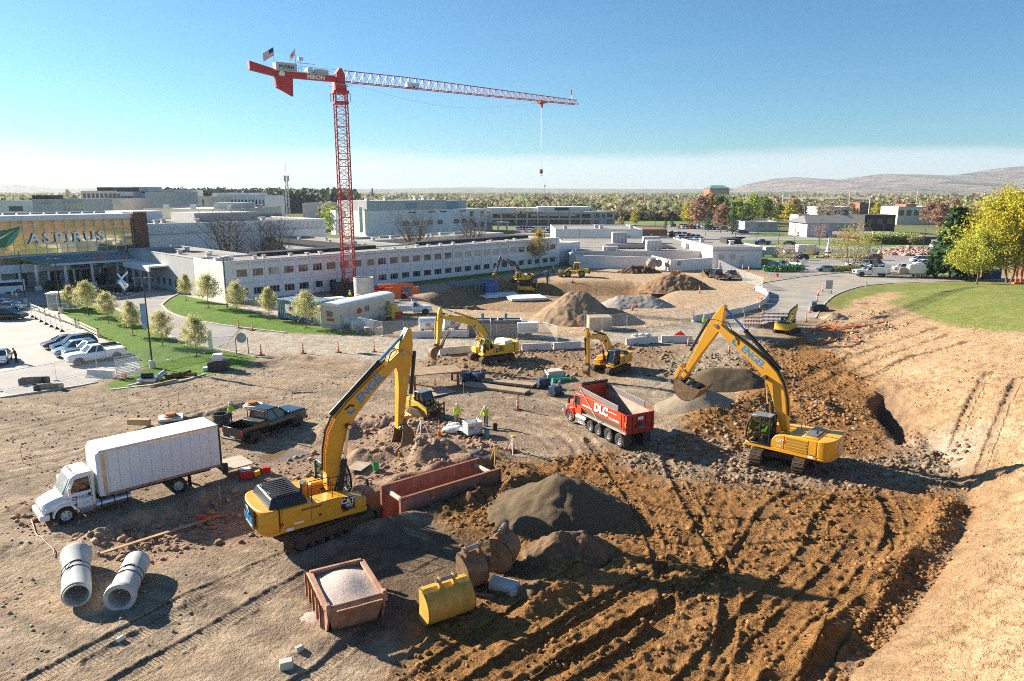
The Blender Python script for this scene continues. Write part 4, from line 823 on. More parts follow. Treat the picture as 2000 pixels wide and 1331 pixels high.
def bucket_parts(p,w,s,T,m=RUSTB,teeth=5,ears=True,name='bucket'):
 b,sh=bucket_shape(w,s,T);o=fix(b.build(name,m,p,smooth=.5))
 if teeth:
  for k in range(teeth):
   y=-w/2+.09*s+k*(w-.18*s)/max(1,teeth-1);MB(T).hull([(sh[-1][0]+.06*s,y-.07*s,sh[-1][1]-.05*s),(sh[-1][0]+.06*s,y+.07*s,sh[-1][1]-.05*s),(sh[-1][0]+.06*s,y+.07*s,sh[-1][1]+.09*s),(sh[-1][0]+.06*s,y-.07*s,sh[-1][1]+.09*s)],[(sh[-1][0]-.26*s,y-.04*s,sh[-1][1]+.0*s),(sh[-1][0]-.26*s,y+.04*s,sh[-1][1]+.0*s),(sh[-1][0]-.26*s,y+.04*s,sh[-1][1]+.03*s),(sh[-1][0]-.26*s,y-.04*s,sh[-1][1]+.03*s)]).build('tooth',m,o,smooth=0)
 if ears:
  s=s*1.3
  for y in (-.28*s,.20*s):e=MB(T);e.prism([(-.14*s,-.1*s),(.0,-.16*s),(.40*s,.0),(.52*s,.26*s),(.40*s,.36*s),(.26*s,.22*s),(.08*s,.14*s),(-.1*s,.12*s)],y,y+.08*s).build('ear',m,o,bevel=.02)
  for q in ((.0,.0),(.40,.24)):MB(T).cyl((q[0]*s,-.36*s,q[1]*s),(q[0]*s,.36*s,q[1]*s),.07*s,n=10).build('pin',STL,o)
 return o
def cyl2(p,a,b,r,frac,m=BLK,name='cylinder',y=0.,rod=None):
 a=Vector((a[0],y,a[1]));b=Vector((b[0],y,b[1]));c=a.lerp(b,frac)
 o=MB().cyl(a,c,r,n=12).cyl(c-(b-a).normalized()*.12,c,r*1.18,n=12).build(name,m,p);MB().cyl(c,b,r*.55,n=10).cyl((b[0],y-r,b[2]),(b[0],y+r,b[2]),r*.9,n=10).build('rod',rod or CHR,o);return o
def excavator(label,c,phi,s,al,be,L,Ls,ba,bh,fu,tr,style,buck=(-1.1,1.3,1.0),z=0.,yel=YEL,boomm=None,tl=4.0,gauge=1.36,tw=.72,name='excavator',cab=True):
 p=thing(name,label,'excavator',(c[0],c[1],z),phi,None,s);boomm=boomm or yel;big=style in ('near','right')
 for y in (-gauge,gauge):track(p,tl,.48,tw,.21,y,tr)
 MB(Matrix.Rotation(tr,4,'Z')).b(-1.2,1.2,-1.1,1.1,.45,.85).box((0,0,.7),(.8,2.6,.4)).cyl((0,0,.85),(0,0,1.1),.75,n=20).build('carbody',TRK,p,bevel=.03)
# upper structure
 dk=MB();dk.slab([(2.0,-1.62),(2.0,-.5),(1.6,-.5),(1.6,.48),(2.15,.48),(2.15,1.64),(-2.6,1.64),(-2.6,-1.62)],1.08,1.34);dk.build('deck',yel,p,bevel=.03)
 if style=='near':
  MB().prism([(-2.55,1.34),(1.35,1.34),(1.35,2.02),(.5,2.2),(-.9,2.2),(-1.0,2.32),(-2.55,2.32)],-1.64,-.55).build('side_compartment',yel,p,bevel=.05,seg=2)
  MB().b(1.36,1.98,-1.62,-.56,1.341,1.86).build('storage_box',yel,p,bevel=.04)
  MB().b(-2.55,.35,.55,1.63,1.34,2.3).build('side_compartment',yel,p,bevel=.05);MB().b(-1.3,.6,-.545,.545,1.34,1.9).build('pump_deck',yel,p,bevel=.03)
  hd=MB().hull([(-3.05,-1.45,2.3),(-1.05,-1.5,2.34),(-1.05,1.5,2.34),(-3.05,1.45,2.3)],[(-2.8,-1.15,2.82),(-1.3,-1.2,2.86),(-1.3,1.2,2.86),(-2.8,1.15,2.82)]).build('engine_hood',BLK,p,bevel=.08,seg=2)
  for k in range(9):MB().b(-2.6+.0,-1.5,-1.0+k*.24,-.92+k*.24,2.861,2.885).build('hood_rib',BLKP,hd,smooth=0)
  for q in (-.9,.3):MB().tube([(-2.78,q,2.84),(-2.78,q,2.98),(-2.78,q+.35,2.98),(-2.78,q+.35,2.84)],.025).build('hood_handle',BLKP,hd)
  MB().cyl((-.75,.35,1.9),(-.75,.35,2.62),.1,n=12).cyl((-.55,.75,2.3),(-.55,.75,2.55),.2,n=14).build('air_cleaner',STL,p)
  MB().b(-.2,.5,.5,1.0,2.0,2.4).build('step_box',yel,p,bevel=.03)
 elif style=='right':
  MB().prism([(-2.6,1.34),(.42,1.34),(.42,1.75),(.1,2.2),(-.35,2.32),(-2.6,2.32)],.55,1.64).build('side_compartment',yel,p,bevel=.05,seg=2)
  MB().prism([(-2.6,1.34),(1.9,1.34),(1.9,1.8),(1.2,2.15),(-2.6,2.3)],-1.62,-.55).build('side_compartment',yel,p,bevel=.05,seg=2)
  hd=MB().b(-2.6,-.6,-.56,.56,1.9,2.36).b(-2.55,-1.5,-1.3,1.3,2.321,2.44).build('engine_hood',yel,p,bevel=.04);MB().b(-2.4,-1.6,-1.0,1.1,2.441,2.5).build('hood_panel',STL,hd,bevel=.03);MB().b(-.6,.5,-.54,.54,1.34,1.95).build('pump_deck',BLKP,p,bevel=.03)
  MB().tube([(-2.2,.5,2.45),(-2.25,.5,2.75),(-2.5,.55,2.85)],.07,8).build('exhaust',BLK,p)
  for k in range(4):MB().b(-1.95,-.62,1.641,1.652,1.48+k*.2,1.60+k*.2).build('louvre',mat('louvre_bronze',(.40,.22,.03),.6),p,smooth=0)
  [MB().b(*q).build('panel_seam',BLKP,p,smooth=0)for q in ((-2.04,-2.02,1.641,1.65,1.36,2.3),(-.5,-.48,1.641,1.65,1.36,2.25))]
 else:
  MB().b(-2.55,.4,.55,1.62,1.34,2.25).build('side_compartment',yel,p,bevel=.05);MB().b(-2.55,1.2,-1.62,-.55,1.34,2.2).b(1.21,1.95,-1.6,-.6,1.34,1.8).build('side_compartment',yel,p,bevel=.06)
  hd=MB().b(-2.5,-.4,-.54,.54,1.6,2.3).hull([(-2.6,-1.3,2.26),(-1.2,-1.3,2.26),(-1.2,1.4,2.26),(-2.6,1.4,2.26)],[(-2.4,-1.1,2.66),(-1.4,-1.1,2.66),(-1.4,1.2,2.66),(-2.4,1.2,2.66)]).build('engine_hood',WHT2 if style=='mid' else BLK,p,bevel=.05)
  for k in range(5):MB().b(-1.0,-.35,1.621,1.635,1.5+k*.14,1.57+k*.14).build('louvre',BLKP,p,smooth=0)
# counterweight with rounded tail
 zt=2.42 if style!='near' else 2.36;arc=[(-2.6-.95*math.cos(t)**.6 if math.cos(t)>0 else -2.6,1.64*math.sin(t))for t in [R(a)for a in range(-90,91,15)]]
 arc=[(-2.62,1.64)]+[(-2.75-.85*math.cos(t)**.55,1.64*math.sin(t))for t in [R(a)for a in range(84,-85,-12)]]+[(-2.62,-1.64)]
 cw=fix(MB().hull([(x*.98+.0,y*.97,1.02)for x,y in arc],[(x,y,1.22)for x,y in arc]).hull([(x,y,1.22)for x,y in arc],[(x,y,zt)for x,y in arc]).build('counterweight',yel,p,bevel=.06,seg=2))
 if style=='near':
  pl=MB().b(-3.64,-3.602,-.95,.95,1.32,2.3).build('rear_grille',BLK,p,smooth=0);emblem(pl,(-3.642,.12,2.0),(0,-1,0),(0,0,1),.46,WPRT);text(pl,'ENGEL',.5,BLU,(-3.645,0,1.6),(0,-1,0),(0,0,1),bold=.012);text(pl,'EXCAVATING',.16,WPRT,(-3.645,0,1.39),(0,-1,0),(0,0,1),bold=.006)
  MB().b(-2.6,-2.44,-1.66,-1.642,1.5,1.62).build('reflector',REDL,p,smooth=0)
 if style=='right':emblem(p,(-3.615,.2,2.0),(0,-1,0),(0,0,1),.5,WPRT,LENS);text(p,'ENGEL',.36,LENS,(-3.615,0,1.55),(0,-1,0),(0,0,1),bold=.008);MB().b(-2.4,-2.1,1.641,1.65,1.14,1.32).build('decal',WPRT,p,smooth=0)
# cab on the left front
 cm=BLK if style in ('right','near','small')else yel;cb=thing_part('cab',p)
 out=[(.5,1.36),(1.85,1.36),(2.08,1.6),(2.05,2.35),(1.78,3.18),(.5,3.2)];y0,y1=.56,1.62
 fr=MB()
 for a,b_ in zip(out,out[1:]+out[:1]):
  for y in (y0,y1):fr.tube([(a[0],y,a[1]),(b_[0],y,b_[1])],.065,6)
 for q in ((1.15,1.36,3.2),):
  for y in (y0,y1):fr.tube([(q[0],y,q[1]),(q[0],y,q[2])],.06,6)
 fr.b(.5,1.84,y0,y1,3.17,3.27).b(.5,1.9,y0,y1,1.34,1.42).b(.46,.56,y0+.05,y1-.05,1.4,2.2);fr.build('cab_frame',cm,cb,bevel=.015)
 MB().b(.52,1.82,y0+.02,y1-.02,3.272,3.31).build('cab_roof',mat('cab_top',(.20,.21,.22),.35,.1,.1,2,dirt=.2),cb,bevel=.03)
 ig=[(x*.985+.02,zz)for x,zz in out]
 gl=MB()
 for y in (y0+.03,y1-.03):gl.prism([(.56,1.85 if style!='mid' else 1.7),(1.98,1.75),(1.98,2.35),(1.74,3.12),(.56,3.14)],y-.01,y+.01)
 gl.hull([(1.95,y0+.04,1.45),(1.95,y1-.04,1.45),(2.04,y1-.04,1.65),(2.04,y0+.04,1.65)],[(1.93,y0+.04,1.46),(1.93,y1-.04,1.46),(2.02,y1-.04,1.65),(2.02,y0+.04,1.65)])
 gl.hull([(2.03,y0+.04,1.65),(2.03,y1-.04,1.65),(1.75,y1-.04,3.14),(1.75,y0+.04,3.14)],[(2.0,y0+.04,1.65),(2.0,y1-.04,1.65),(1.72,y1-.04,3.14),(1.72,y0+.04,3.14)])
 gl.build('cab_glass',CABT,cb,smooth=0)
 MB().box((.85,1.08,1.75),(.55,.55,.2)).box((.62,1.08,2.15),(.16,.52,.75),ry=-.12).b(1.45,1.7,.75,1.4,1.42,1.9).build('seat',BLKP,cb,bevel=.05)
 if style in ('right','near'):
  op=MB().ball((.82,1.08,2.2),.26,12,8,(.8,.95,1.35)).ball((.85,1.08,2.72),.12,10,8).ball((1.1,.9,2.1),.09,8,6,(2.6,1,1)).ball((1.1,1.27,2.1),.09,8,6,(2.6,1,1)).build('operator_vest',LIME,cb);MB().ball((.84,1.08,2.8),.15,10,6,(1.1,.95,.8)).build('hard_hat',WHT,cb)
 if style=='mid':MB().prism([(.62,1.4),(1.7,1.4),(1.7,1.62),(.62,2.0)],y1+.03,y1+.06).build('door_stripe',yel,cb,smooth=0)
 MB().tube([(2.05,1.66,1.7),(2.12,1.72,2.5),(2.12,1.72,2.75)],.02).box((2.12,1.76,2.65),(.06,.2,.32)).build('mirror',BLKP,cb)
# boom
 ca,sa=math.cos(al),math.sin(al);foot=(fu,2.2)
 def onb(a,b_):return (foot[0]+a*ca-b_*sa,foot[1]+a*sa+b_*ca)
 tip=onb(L,0);bend=onb(ba*L,bh);ctl=[onb(-.15,0),onb(.10*L,.34*bh),onb(.22*L,.70*bh),onb(.33*L,.95*bh),onb(.42*L,1.0*bh),onb(.52*L,.93*bh),onb(.7*L,.62*bh),onb(.88*L,.24*bh),onb(L+.1,-.02)]
 hs=[.42,.78,.98,1.08,1.10,1.0,.80,.62,.46];hs=[h*(.82 if not big else .9)for h in hs];bw=.60 if big else .5;S=[]
 for i,q in enumerate(ctl):
  a=ctl[max(0,i-1)];b_=ctl[min(len(ctl)-1,i+1)];t=Vector((b_[0]-a[0],b_[1]-a[1])).normalized();S.append(sec(q,t,hs[i],bw))
 bm=fix(MB().loft(S).build('boom',boomm,p,bevel=.03));cb_,sb_=math.cos(be),math.sin(be)
 for y in (-bw/2-.05,bw/2+.05):MB().cyl((tip[0],y,tip[1]),(tip[0],y*.8,tip[1]),.16,n=12).build('pin',STL,bm)
 pc=onb(ba*L+.05,bh-.30);MB().cyl((pc[0],-bw/2-.28,pc[1]),(pc[0],bw/2+.28,pc[1]),.15,n=12).build('pin',BLK,bm)
 for y in (-.2,-.08,.06,.18):
  pts=[]
  for i in range(1,8):n=(S[i][2][0],S[i][2][2]);d=(S[i][2][0]-S[i][1][0],S[i][2][2]-S[i][1][2]);l=math.hypot(*d);pts.append((n[0]+d[0]/l*.07,y,n[1]+d[1]/l*.07))
  MB().tube(pts,.03,5).build('hydraulic_line',boomm if y<0 else BLKP,bm)
# stick
 def ons(a,b_):return (tip[0]+a*cb_-b_*sb_,tip[1]+a*sb_+b_*cb_)
 ex=.28*Ls;k_=1. if big else .85;bk=ons(Ls,0);stp=ons(-ex,.30)
 st=[ons(-ex-.1,.42*k_),ons(-ex-.14,.2*k_),ons(-.25*ex,-.30*k_),ons(.05*Ls,-.36*k_),ons(Ls*.5,-.20),ons(Ls+.12,-.14),ons(Ls+.12,.14),ons(Ls*.5,.34*k_),ons(.12*Ls,.52*k_),ons(-.35*ex,.55*k_)]
 sk=fix(MB().prism(st,-bw*.4,bw*.4).build('stick',boomm,p,bevel=.03))
 if style=='near':
  qq=ons(Ls*.33,.1);MB().b(qq[0]-.11,qq[0]+.11,-bw*.4-.012,-bw*.4-.001,qq[1]-.3,qq[1]+.1).build('decal',YEL2,sk,smooth=0)
 for a in (-.9,.9):pts=[V2(onb(L*.86,.5),(0,0)),onb(L*.98,.75),ons(-.1,a*.3+.5),ons(.35,.62),ons(.5,.5)];MB().tube([(q[0],.22*(1 if a>0 else -1),q[1])for q in smoothline(pts,2)],.03,5).build('hose',BLKP,sk)
# cylinders
 for y in (-bw/2-.18,bw/2+.18):cyl2(p,(.95,1.55),pc,.13,.56,BLK if boomm is not YEL2 else boomm,'boom_cylinder',y)
 tc=onb(.42*L,bh+.72*k_);cyl2(p,tc,stp,.14,.62,BLK if style!='mid' else boomm,'stick_cylinder',rod=(BLUR if style in ('near','right')else CHR))
 lk=ons(Ls*.86,.62*k_);cyl2(p,ons(.0,.78*k_),lk,.11,.66,BLK if style!='mid' else boomm,'bucket_cylinder')
# linkage and bucket
 ba_,bw_,bs=buck;T=Matrix.Translation((bk[0],0,bk[1]))@Matrix.Rotation(ba_,4,'Y')
 ear=T@Vector((.40*bs,0,.24*bs));lm=MB()
 for y in (-.3,.3):lm.tube([(ons(Ls*.87,.02)[0],y,ons(Ls*.87,.02)[1]),(lk[0],y,lk[1])],.075,6)
 lm.box(((lk[0]+ear[0])/2,0,(lk[1]+ear[2])/2),(math.dist(lk,(ear[0],ear[2])),.36,.2),ry=-math.atan2(ear[2]-lk[1],ear[0]-lk[0]));lm.cyl((lk[0],-.36,lk[1]),(lk[0],.36,lk[1]),.11,n=10).build('linkage',boomm if big else RUSTB,p,bevel=.02)
 MB().cyl((bk[0],-.4,bk[1]),(bk[0],.4,bk[1]),.14,n=12).build('pin',STL,p)
 bo=bucket_parts(p,bw_,bs,T,RUSTB)
# rails
 rs=-1 if style!='right' else -1
 if big:
  rl=MB()
  for x0,x1,y,zb in ((.3,1.3,-.75,2.15),(-.9,.2,-1.5,2.25),(-.8,.4,-.7,2.2)):
   rl.tube([(x0,y,zb),(x0,y,zb+.85),(x1,y,zb+.85),(x1,y,zb)],.028,6);rl.tube([(x0,y,zb+.45),(x1,y,zb+.45)],.022,5)
  rl.build('handrail',BLK,p)
  MB().tube([(1.9,-1.3,1.86),(2.1,-1.5,2.5)],.02).box((2.1,-1.55,2.6),(.06,.28,.36)).build('mirror',BLKP,p)
# lettering
 lm0=onb(.66*L,.70*bh);d1=onb(.9*L,.18*bh);d0=onb(.5*L,.95*bh);d=Vector((d1[0]-d0[0],0,d1[1]-d0[1])).normalized();up=Vector((-d.z,0,d.x));w=bw/2+.004
 if style=='near':
  text(p,'ENGEL',.66,BLU,(lm0[0]+d.x*.25,-w,lm0[1]+d.z*.25),d,up,.003,.018,.12);q=Vector((lm0[0],-w,lm0[1]))-d*1.28;emblem(p,q,d,up,.52)
  lp=MB().prism([(.62,1.36),(1.30,1.46),(1.30,2.13),(.66,2.16),(.56,1.62)],-1.662,-1.643).build('logo_panel',KPRT,p,smooth=0);text(lp,'CAT',.38,WPRT,(.94,-1.666,1.93),(1,0,0),(0,0,1),bold=.012);text(lp,'352F',.2,WPRT,(1.02,-1.666,1.68),(1,0,0),(0,0,1),bold=.006);text(lp,'3118',.13,BLU,(1.06,-1.666,1.52),(1,0,0),(0,0,1),bold=.004)
  MB().prism([(.83,1.80),(1.07,1.80),(.95,1.92)],-1.674,-1.668).build('logo_triangle',YEL2,lp,smooth=0);MB().prism([(.56,1.62),(.62,1.36),(.80,1.40)],-1.668,-1.6625).build('logo_stripe',RED,lp,smooth=0)
  MB().b(-1.5,-.45,-1.66,-1.642,2.0,2.12).build('vent_slot',mat('slot_brown',(.25,.14,.03),.6),p,smooth=0);[MB().b(*q).build('panel_seam',BLKP,p,smooth=0)for q in ((-1.02,-1.0,-1.652,-1.642,1.36,2.2),(-2.5,-2.48,-1.652,-1.642,1.36,2.3))]
  [MB().b(*q).build('decal',WPRT,p,smooth=0)for q in ((-2.3,-1.95,-1.655,-1.642,1.14,1.3),(-1.9,-1.4,-1.655,-1.642,1.40,1.5))];MB().b(-.62,-.5,-1.655,-1.642,1.52,1.64).build('latch',KPRT,p,smooth=0)
 if style=='right':
  text(p,'ENGEL',.66,BLU,(lm0[0]-d.x*.35,w,lm0[1]-d.z*.35),-d,up,.003,.018,.12);emblem(p,Vector((lm0[0],w,lm0[1]))+d*1.2,-d,up,.52)
  lp=text(p,'CAT',.27,WPRT,(-.22,1.648,1.88),(-1,0,0),(0,0,1),bold=.012);text(p,'3116',.14,WPRT,(-.2,1.648,1.5),(-1,0,0),(0,0,1),bold=.004);MB().prism([(-.62,1.76),(-.42,1.76),(-.42,1.99),(-.62,1.99)],1.641,1.646).build('logo_panel',RED,p,smooth=0)
 if style=='mid':text(p,'240',.24,WPRT,(-.1,1.63,1.62),(-1,0,0),(0,0,1),bold=.01);MB().b(-.36,.18,1.621,1.628,1.42,1.85).build('logo_panel',KPRT,p,smooth=0)
 if style=='small':text(p,'ENGEL',.38,LENS,(lm0[0]-d.x*.2,w,lm0[1]-d.z*.2),-d,up,.003,.01)
 return p,bk,T,stp
def thing_part(name,p):
 o=bpy.data.objects.new(name,None);COL.objects.link(o);o.parent=p;o.empty_display_size=.2;return o
BLUR=mat('rod_blue',(.10,.28,.55),.25,.5,.05,3)
CABT=bpy.data.materials.new('cab_window');CABT.use_nodes=True
def _cabt():
 nt=CABT.node_tree;b=nt.nodes['Principled BSDF'];b.inputs['Base Color'].default_value=(.5,.6,.6,1);b.inputs['Roughness'].default_value=.04
 tr=nt.nodes.new('ShaderNodeBsdfTransparent');tr.inputs[0].default_value=(.55,.66,.66,1);gl=nt.nodes.new('ShaderNodeBsdfGlossy');gl.inputs['Roughness'].default_value=.04;fr=nt.nodes.new('ShaderNodeFresnel');fr.inputs[0].default_value=1.55
 mx=nt.nodes.new('ShaderNodeMixShader');nt.links.new(fr.outputs[0],mx.inputs[0]);nt.links.new(tr.outputs[0],mx.inputs[1]);nt.links.new(gl.outputs[0],mx.inputs[2]);nt.links.new(mx.outputs[0],nt.nodes['Material Output'].inputs[0])
_cabt()
E1X=excavator('large yellow excavator with tall raised boom beside the box truck, grille to the viewer',(-11.05,37.92),.626,1.079,.985,-1.653,8.143,4.253,.399,1.276,.65,R(9),'near',(-.35,1.1,.8),z=-.02)
E2X=excavator('large yellow excavator with cab to the viewer and bucket of rock at right',(19.57,48.4),2.432,1.047,.896,-1.058,8.424,4.975,.422,1.37,.095,R(57)-2.432,'right',(.75,1.5,1.35),z=.05)
E3X=excavator('bright yellow excavator with thumb beside the steel plate table',(-2.38,79.45),3.67,.879,.549,-1.431,8.041,4.012,.397,1.313,.203,R(5),'mid',(-.9,1.0,1.05),yel=YEL2,tl=4.1,z=.0)
E4X=excavator('smaller yellow excavator with black round-topped cab behind the red dump truck',(10.67,74.5),4.052,.779,.54,-1.615,7.105,4.04,.407,1.322,.096,R(-12),'small',(-.6,.8,.8),z=.0,tl=3.6)
BBOOM=mat('black_boom',(.04,.045,.05),.4,0,.1,2,dirt=.15)
E5X=excavator('yellow excavator with black boom digging along the foot of the long wing',G(1018,553,-.6),3.5,.78,.62,-1.25,7.6,4.0,.41,1.3,.1,R(20),'back',(-.7,1.1,1.0),z=-.6,boomm=BBOOM,yel=YEL2)
E6X=excavator('yellow excavator with black boom standing in the back pit',G(1034,573,-2.7),-.35,.72,.62,-1.5,6.6,3.8,.41,1.3,.1,R(-10),'back',(-.5,1.1,1.1),z=-2.7,boomm=BBOOM,yel=YEL2)
E7X=excavator('mini excavator digging by the red and white barricades near the road',GT(1536,650)[:2],.85,.62,.55,-2.0,5.2,3.0,.42,1.0,.3,R(-12),'small',(-.2,.8,.9),z=.02+hfull(np.array([GT(1536,650)[0]]),np.array([GT(1536,650)[1]]))[0][0],yel=YEL2,tl=4.3,gauge=1.45)
def extras():
# thumb on the mid excavator, load of rock in the right-hand bucket, chain under the near bucket
 p,bk,T,_=E3X
 for y in (-.2,.12):m=MB();m.prism([(bk[0]-.2,bk[1]+.1),(bk[0]-.5,bk[1]+.5),(bk[0]-1.2,bk[1]+1.7),(bk[0]-1.7,bk[1]+2.15),(bk[0]-1.75,bk[1]+2.0),(bk[0]-1.05,bk[1]+1.1),(bk[0]-.55,bk[1]-.1)],y,y+.09).build('thumb',RUSTB,p,bevel=.015)
 p,bk,T,_=E2X;rng=random.Random(4);m=MB(T)
 for k in range(46):
  a=Vector((rng.uniform(-.45,.35),rng.uniform(-.6,.6),rng.uniform(-1.15,-.35)));m.ball(a,rng.uniform(.1,.24),6,4,(rng.uniform(.7,1.3),rng.uniform(.7,1.3),.8))
 o=m.build('rock_load',mat('rock_rubble',(.30,.24,.18),.9,0,.3,3,bump=.3),p,smooth=.3);stuff(o)
 p,bk,T,_=E1X;b0=(bk[0]-.05,bk[1]-.95);m=MB()
 for k in range(6):m.ball((b0[0],0,b0[1]-.1*k),.045,6,4,(1,.6,1.4))
 m.build('lifting_chain',RED,p);MB().tube([(b0[0],0,b0[1]-.6),(b0[0],0,b0[1]-1.0),(b0[0]+.1,0,b0[1]-1.1),(b0[0]+.18,0,b0[1]-1.0)],.05,6).build('hook',YEL2,p)
extras()
# ================================================================== trucks, cars, people
def HF(x,y):
 i=min(max(int(np.searchsorted(GX,x))-1,0),len(GX)-2);j=min(max(int(np.searchsorted(GY,y))-1,0),len(GY)-2)
 a=(x-GX[i])/(GX[i+1]-GX[i]);b=(y-GY[j])/(GY[j+1]-GY[j])
 return float((GZ[j,i]*(1-a)+GZ[j,i+1]*a)*(1-b)+(GZ[j+1,i]*(1-a)+GZ[j+1,i+1]*a)*b)
def GH(u,v,it=10):
 z=0.
 for _ in range(it):x,y=G(u,v,z);z=.5*z+.5*HF(x,y)
 x,y=G(u,v,z);return x,y,HF(x,y)
RIM=mat('wheel_white',(.62,.62,.62),.4,.1,.1,4,dirt=.3);RIMA=mat('wheel_alloy',(.45,.45,.46),.3,.8,.1,4,dirt=.2);RIMK=mat('wheel_black',(.03,.03,.032),.35,.3,.1,4)
def wheel(p,x,y,r,w,rim=RIM,n=22,dual=False,name='wheel',hub=True):
# y is the outer face, its sign gives the side
 s=1 if y>0 else -1;c=(x,y,r);k=-s*w
 pr=[(r*.56,0),(r*.72,s*.012),(r*.92,0),(r,-s*w*.16),(r,-s*w*.84),(r*.92,-s*w),(r*.6,-s*w)]
 o=MB().lathe(pr,c,'Y',n,False).build(name,RUB,p)
 ri=MB().lathe([(.02,-s*w*.10),(r*.20,-s*w*.08),(r*.24,-s*w*.30),(r*.46,-s*w*.36),(r*.53,-s*w*.05),(r*.58,s*.006),(r*.58,-s*w*.9),(.02,-s*w*.9)],c,'Y',n).build('rim',rim,o)
 if hub:
  for t in range(5):a=t*2*PI/5;MB().cyl((x+r*.38*math.cos(a),y-s*w*.37,r+r*.38*math.sin(a)),(x+r*.38*math.cos(a),y-s*w*.28,r+r*.38*math.sin(a)),r*.07,n=6).build('wheel_slot',BLKP,o,smooth=0)
 if dual:MB().lathe([(r*.6,-s*(w+.05)),(r*.92,-s*(w+.05)),(r,-s*(w+.1)),(r,-s*(2*w)),(r*.92,-s*(2*w+.05)),(r*.6,-s*(2*w+.05))],c,'Y',n).build('inner_tyre',RUB,o)
 return o
def arch(m,x,y,r,z,s,t=.02,n=12):
 a=[(x+r*math.cos(PI*k/n),z+r*math.sin(PI*k/n))for k in range(n+1)];m.prism([(x-r,z-.1)]+a[::-1]+[(x+r,z-.1)],min(y,y+s*t),max(y,y+s*t))
def box_truck():
 h=math.radians(-136.5);p=thing('box_truck','white box truck with rounded cargo body and tail lift, parked at left','truck',(-26.72,39.2,HF(-24,42)+.0),h)
 fr=MB();fr.b(-8.6,.9,-.45,-.3,.7,.95).b(-8.6,.9,.3,.45,.7,.95)
 for k in range(8):fr.b(-8.4+k*1.1,-8.3+k*1.1,-.3,.3,.72,.92)
 fr.cyl((-6.26,-.9,.52),(-6.26,.9,.52),.12).build('chassis',BLK,p)
 for s in (-1,1):wheel(p,0,s*1.17,.52,.28);wheel(p,-6.26,s*1.2,.52,.27,dual=True)
# cargo body
 sx=[(-9.0,1.27),(-1.95,1.27),(-1.80,1.12)];zt=3.95
 out=[(-1.27,1.12),(1.27,1.12),(1.27,zt-.1),(1.2,zt),(-1.2,zt),(-1.27,zt-.1)]
 S=[[(-9.0,y,z)for y,z in out],[(-2.05,y,z)for y,z in out],[(-1.82,y*.9,z if z<2 else z-.06)for y,z in out]]
 S[-1]=[(-1.82,y*.9,1.12 if z<2 else min(z-.22,zt-.22))for y,z in out]
 cg=fix(MB().loft(S).build('cargo_body',WHT2,p,bevel=.03,smooth=.7))
 MB().b(-9.0,-2.0,-1.19,1.19,zt+.001,zt+.02).build('roof_sheet',mat('roof_sheet_white',(.82,.81,.79),.45,0,.03,1),cg)
 MB().b(-9.0,-2.1,1.271,1.29,1.12,1.28).b(-9.0,-2.1,-1.29,-1.271,1.12,1.28).b(-9.0,-2.1,1.25,1.285,zt-.16,zt-.06).build('side_rail',ALU,cg)
 MB().b(-9.1,-9.0,-1.28,1.28,1.1,zt).build('rear_frame',BLKP,cg,smooth=0);MB().b(-2.28,-2.06,1.27,1.283,1.3,zt-.18).build('corner_post',mat('corner_gold',(.66,.50,.30),.5,.2,.1,2),cg,smooth=0);MB().b(-9.13,-9.101,-1.2,1.2,1.2,zt-.2).build('roll_door',PREG,cg,smooth=0)
 for k in range(16):
  x=-8.9+k*.42;MB().b(x,x+(.22 if k%3 else .1),1.2905,1.294,1.2,1.26).build('reflector',RED,cg,smooth=0)
 for k in range(11):MB().b(-8.4+k*.6,-8.385+k*.6,1.2715,1.276,1.3,zt-.18).build('panel_seam',PREG,cg,smooth=0)
 for x in (-8.8,-5.4,-2.3):MB().b(x-.05,x+.05,1.286,1.3,zt-.14,zt-.08).build('marker_light',AMB,cg,smooth=0)
# tail lift
 MB().b(-9.5,-9.15,-1.15,-.95,.5,1.15).b(-9.5,-9.15,.95,1.15,.5,1.15).b(-9.45,-9.2,-.95,.95,.5,.66).build('lift_frame',BLKP,p,bevel=.02)
 MB().b(-11.3,-9.5,-1.1,1.1,.58,.66).build('lift_platform',mat('lift_deck',(.50,.42,.32),.7,0,.1,2,dirt=.3),p,bevel=.02)
# cab
 cab=MB();W2=1.08
 prof=[(-1.62,.62),(-.62,.62),(-.62,1.25),(.15,1.62),(-.02,1.75),(-.45,2.62),(-.72,2.80),(-1.55,2.82),(-1.66,2.7)]
 cab.prism(prof,-W2,W2);cb=fix(cab.build('cab',WHT,p,bevel=.07,seg=2))
 hood=[[(-.6,y,z)for y,z in ((-1.05,1.0),(1.05,1.0),(1.05,1.5),(.86,1.72),(-.86,1.72),(-1.05,1.5))],[(.4,y,z)for y,z in ((-1.08,.95),(1.08,.95),(1.08,1.32),(.80,1.56),(-.80,1.56),(-1.08,1.32))],[(.98,y,z)for y,z in ((-1.0,.85),(1.0,.85),(.98,1.12),(.68,1.34),(-.68,1.34),(-.98,1.12))],[(1.12,y,z)for y,z in ((-.85,.8),(.85,.8),(.82,1.05),(.58,1.2),(-.58,1.2),(-.82,1.05))]]
 hd=fix(MB().loft(hood).build('hood',WHT,p,bevel=.04,seg=2))
 MB().prism([(1.02,.72),(1.15,.72),(1.14,1.15),(1.05,1.2)],-.55,.55).build('grille',ALU,hd,bevel=.02)
 MB().b(.78,1.28,-1.15,1.15,.45,.82).build('bumper',WHT,p,bevel=.08,seg=2)
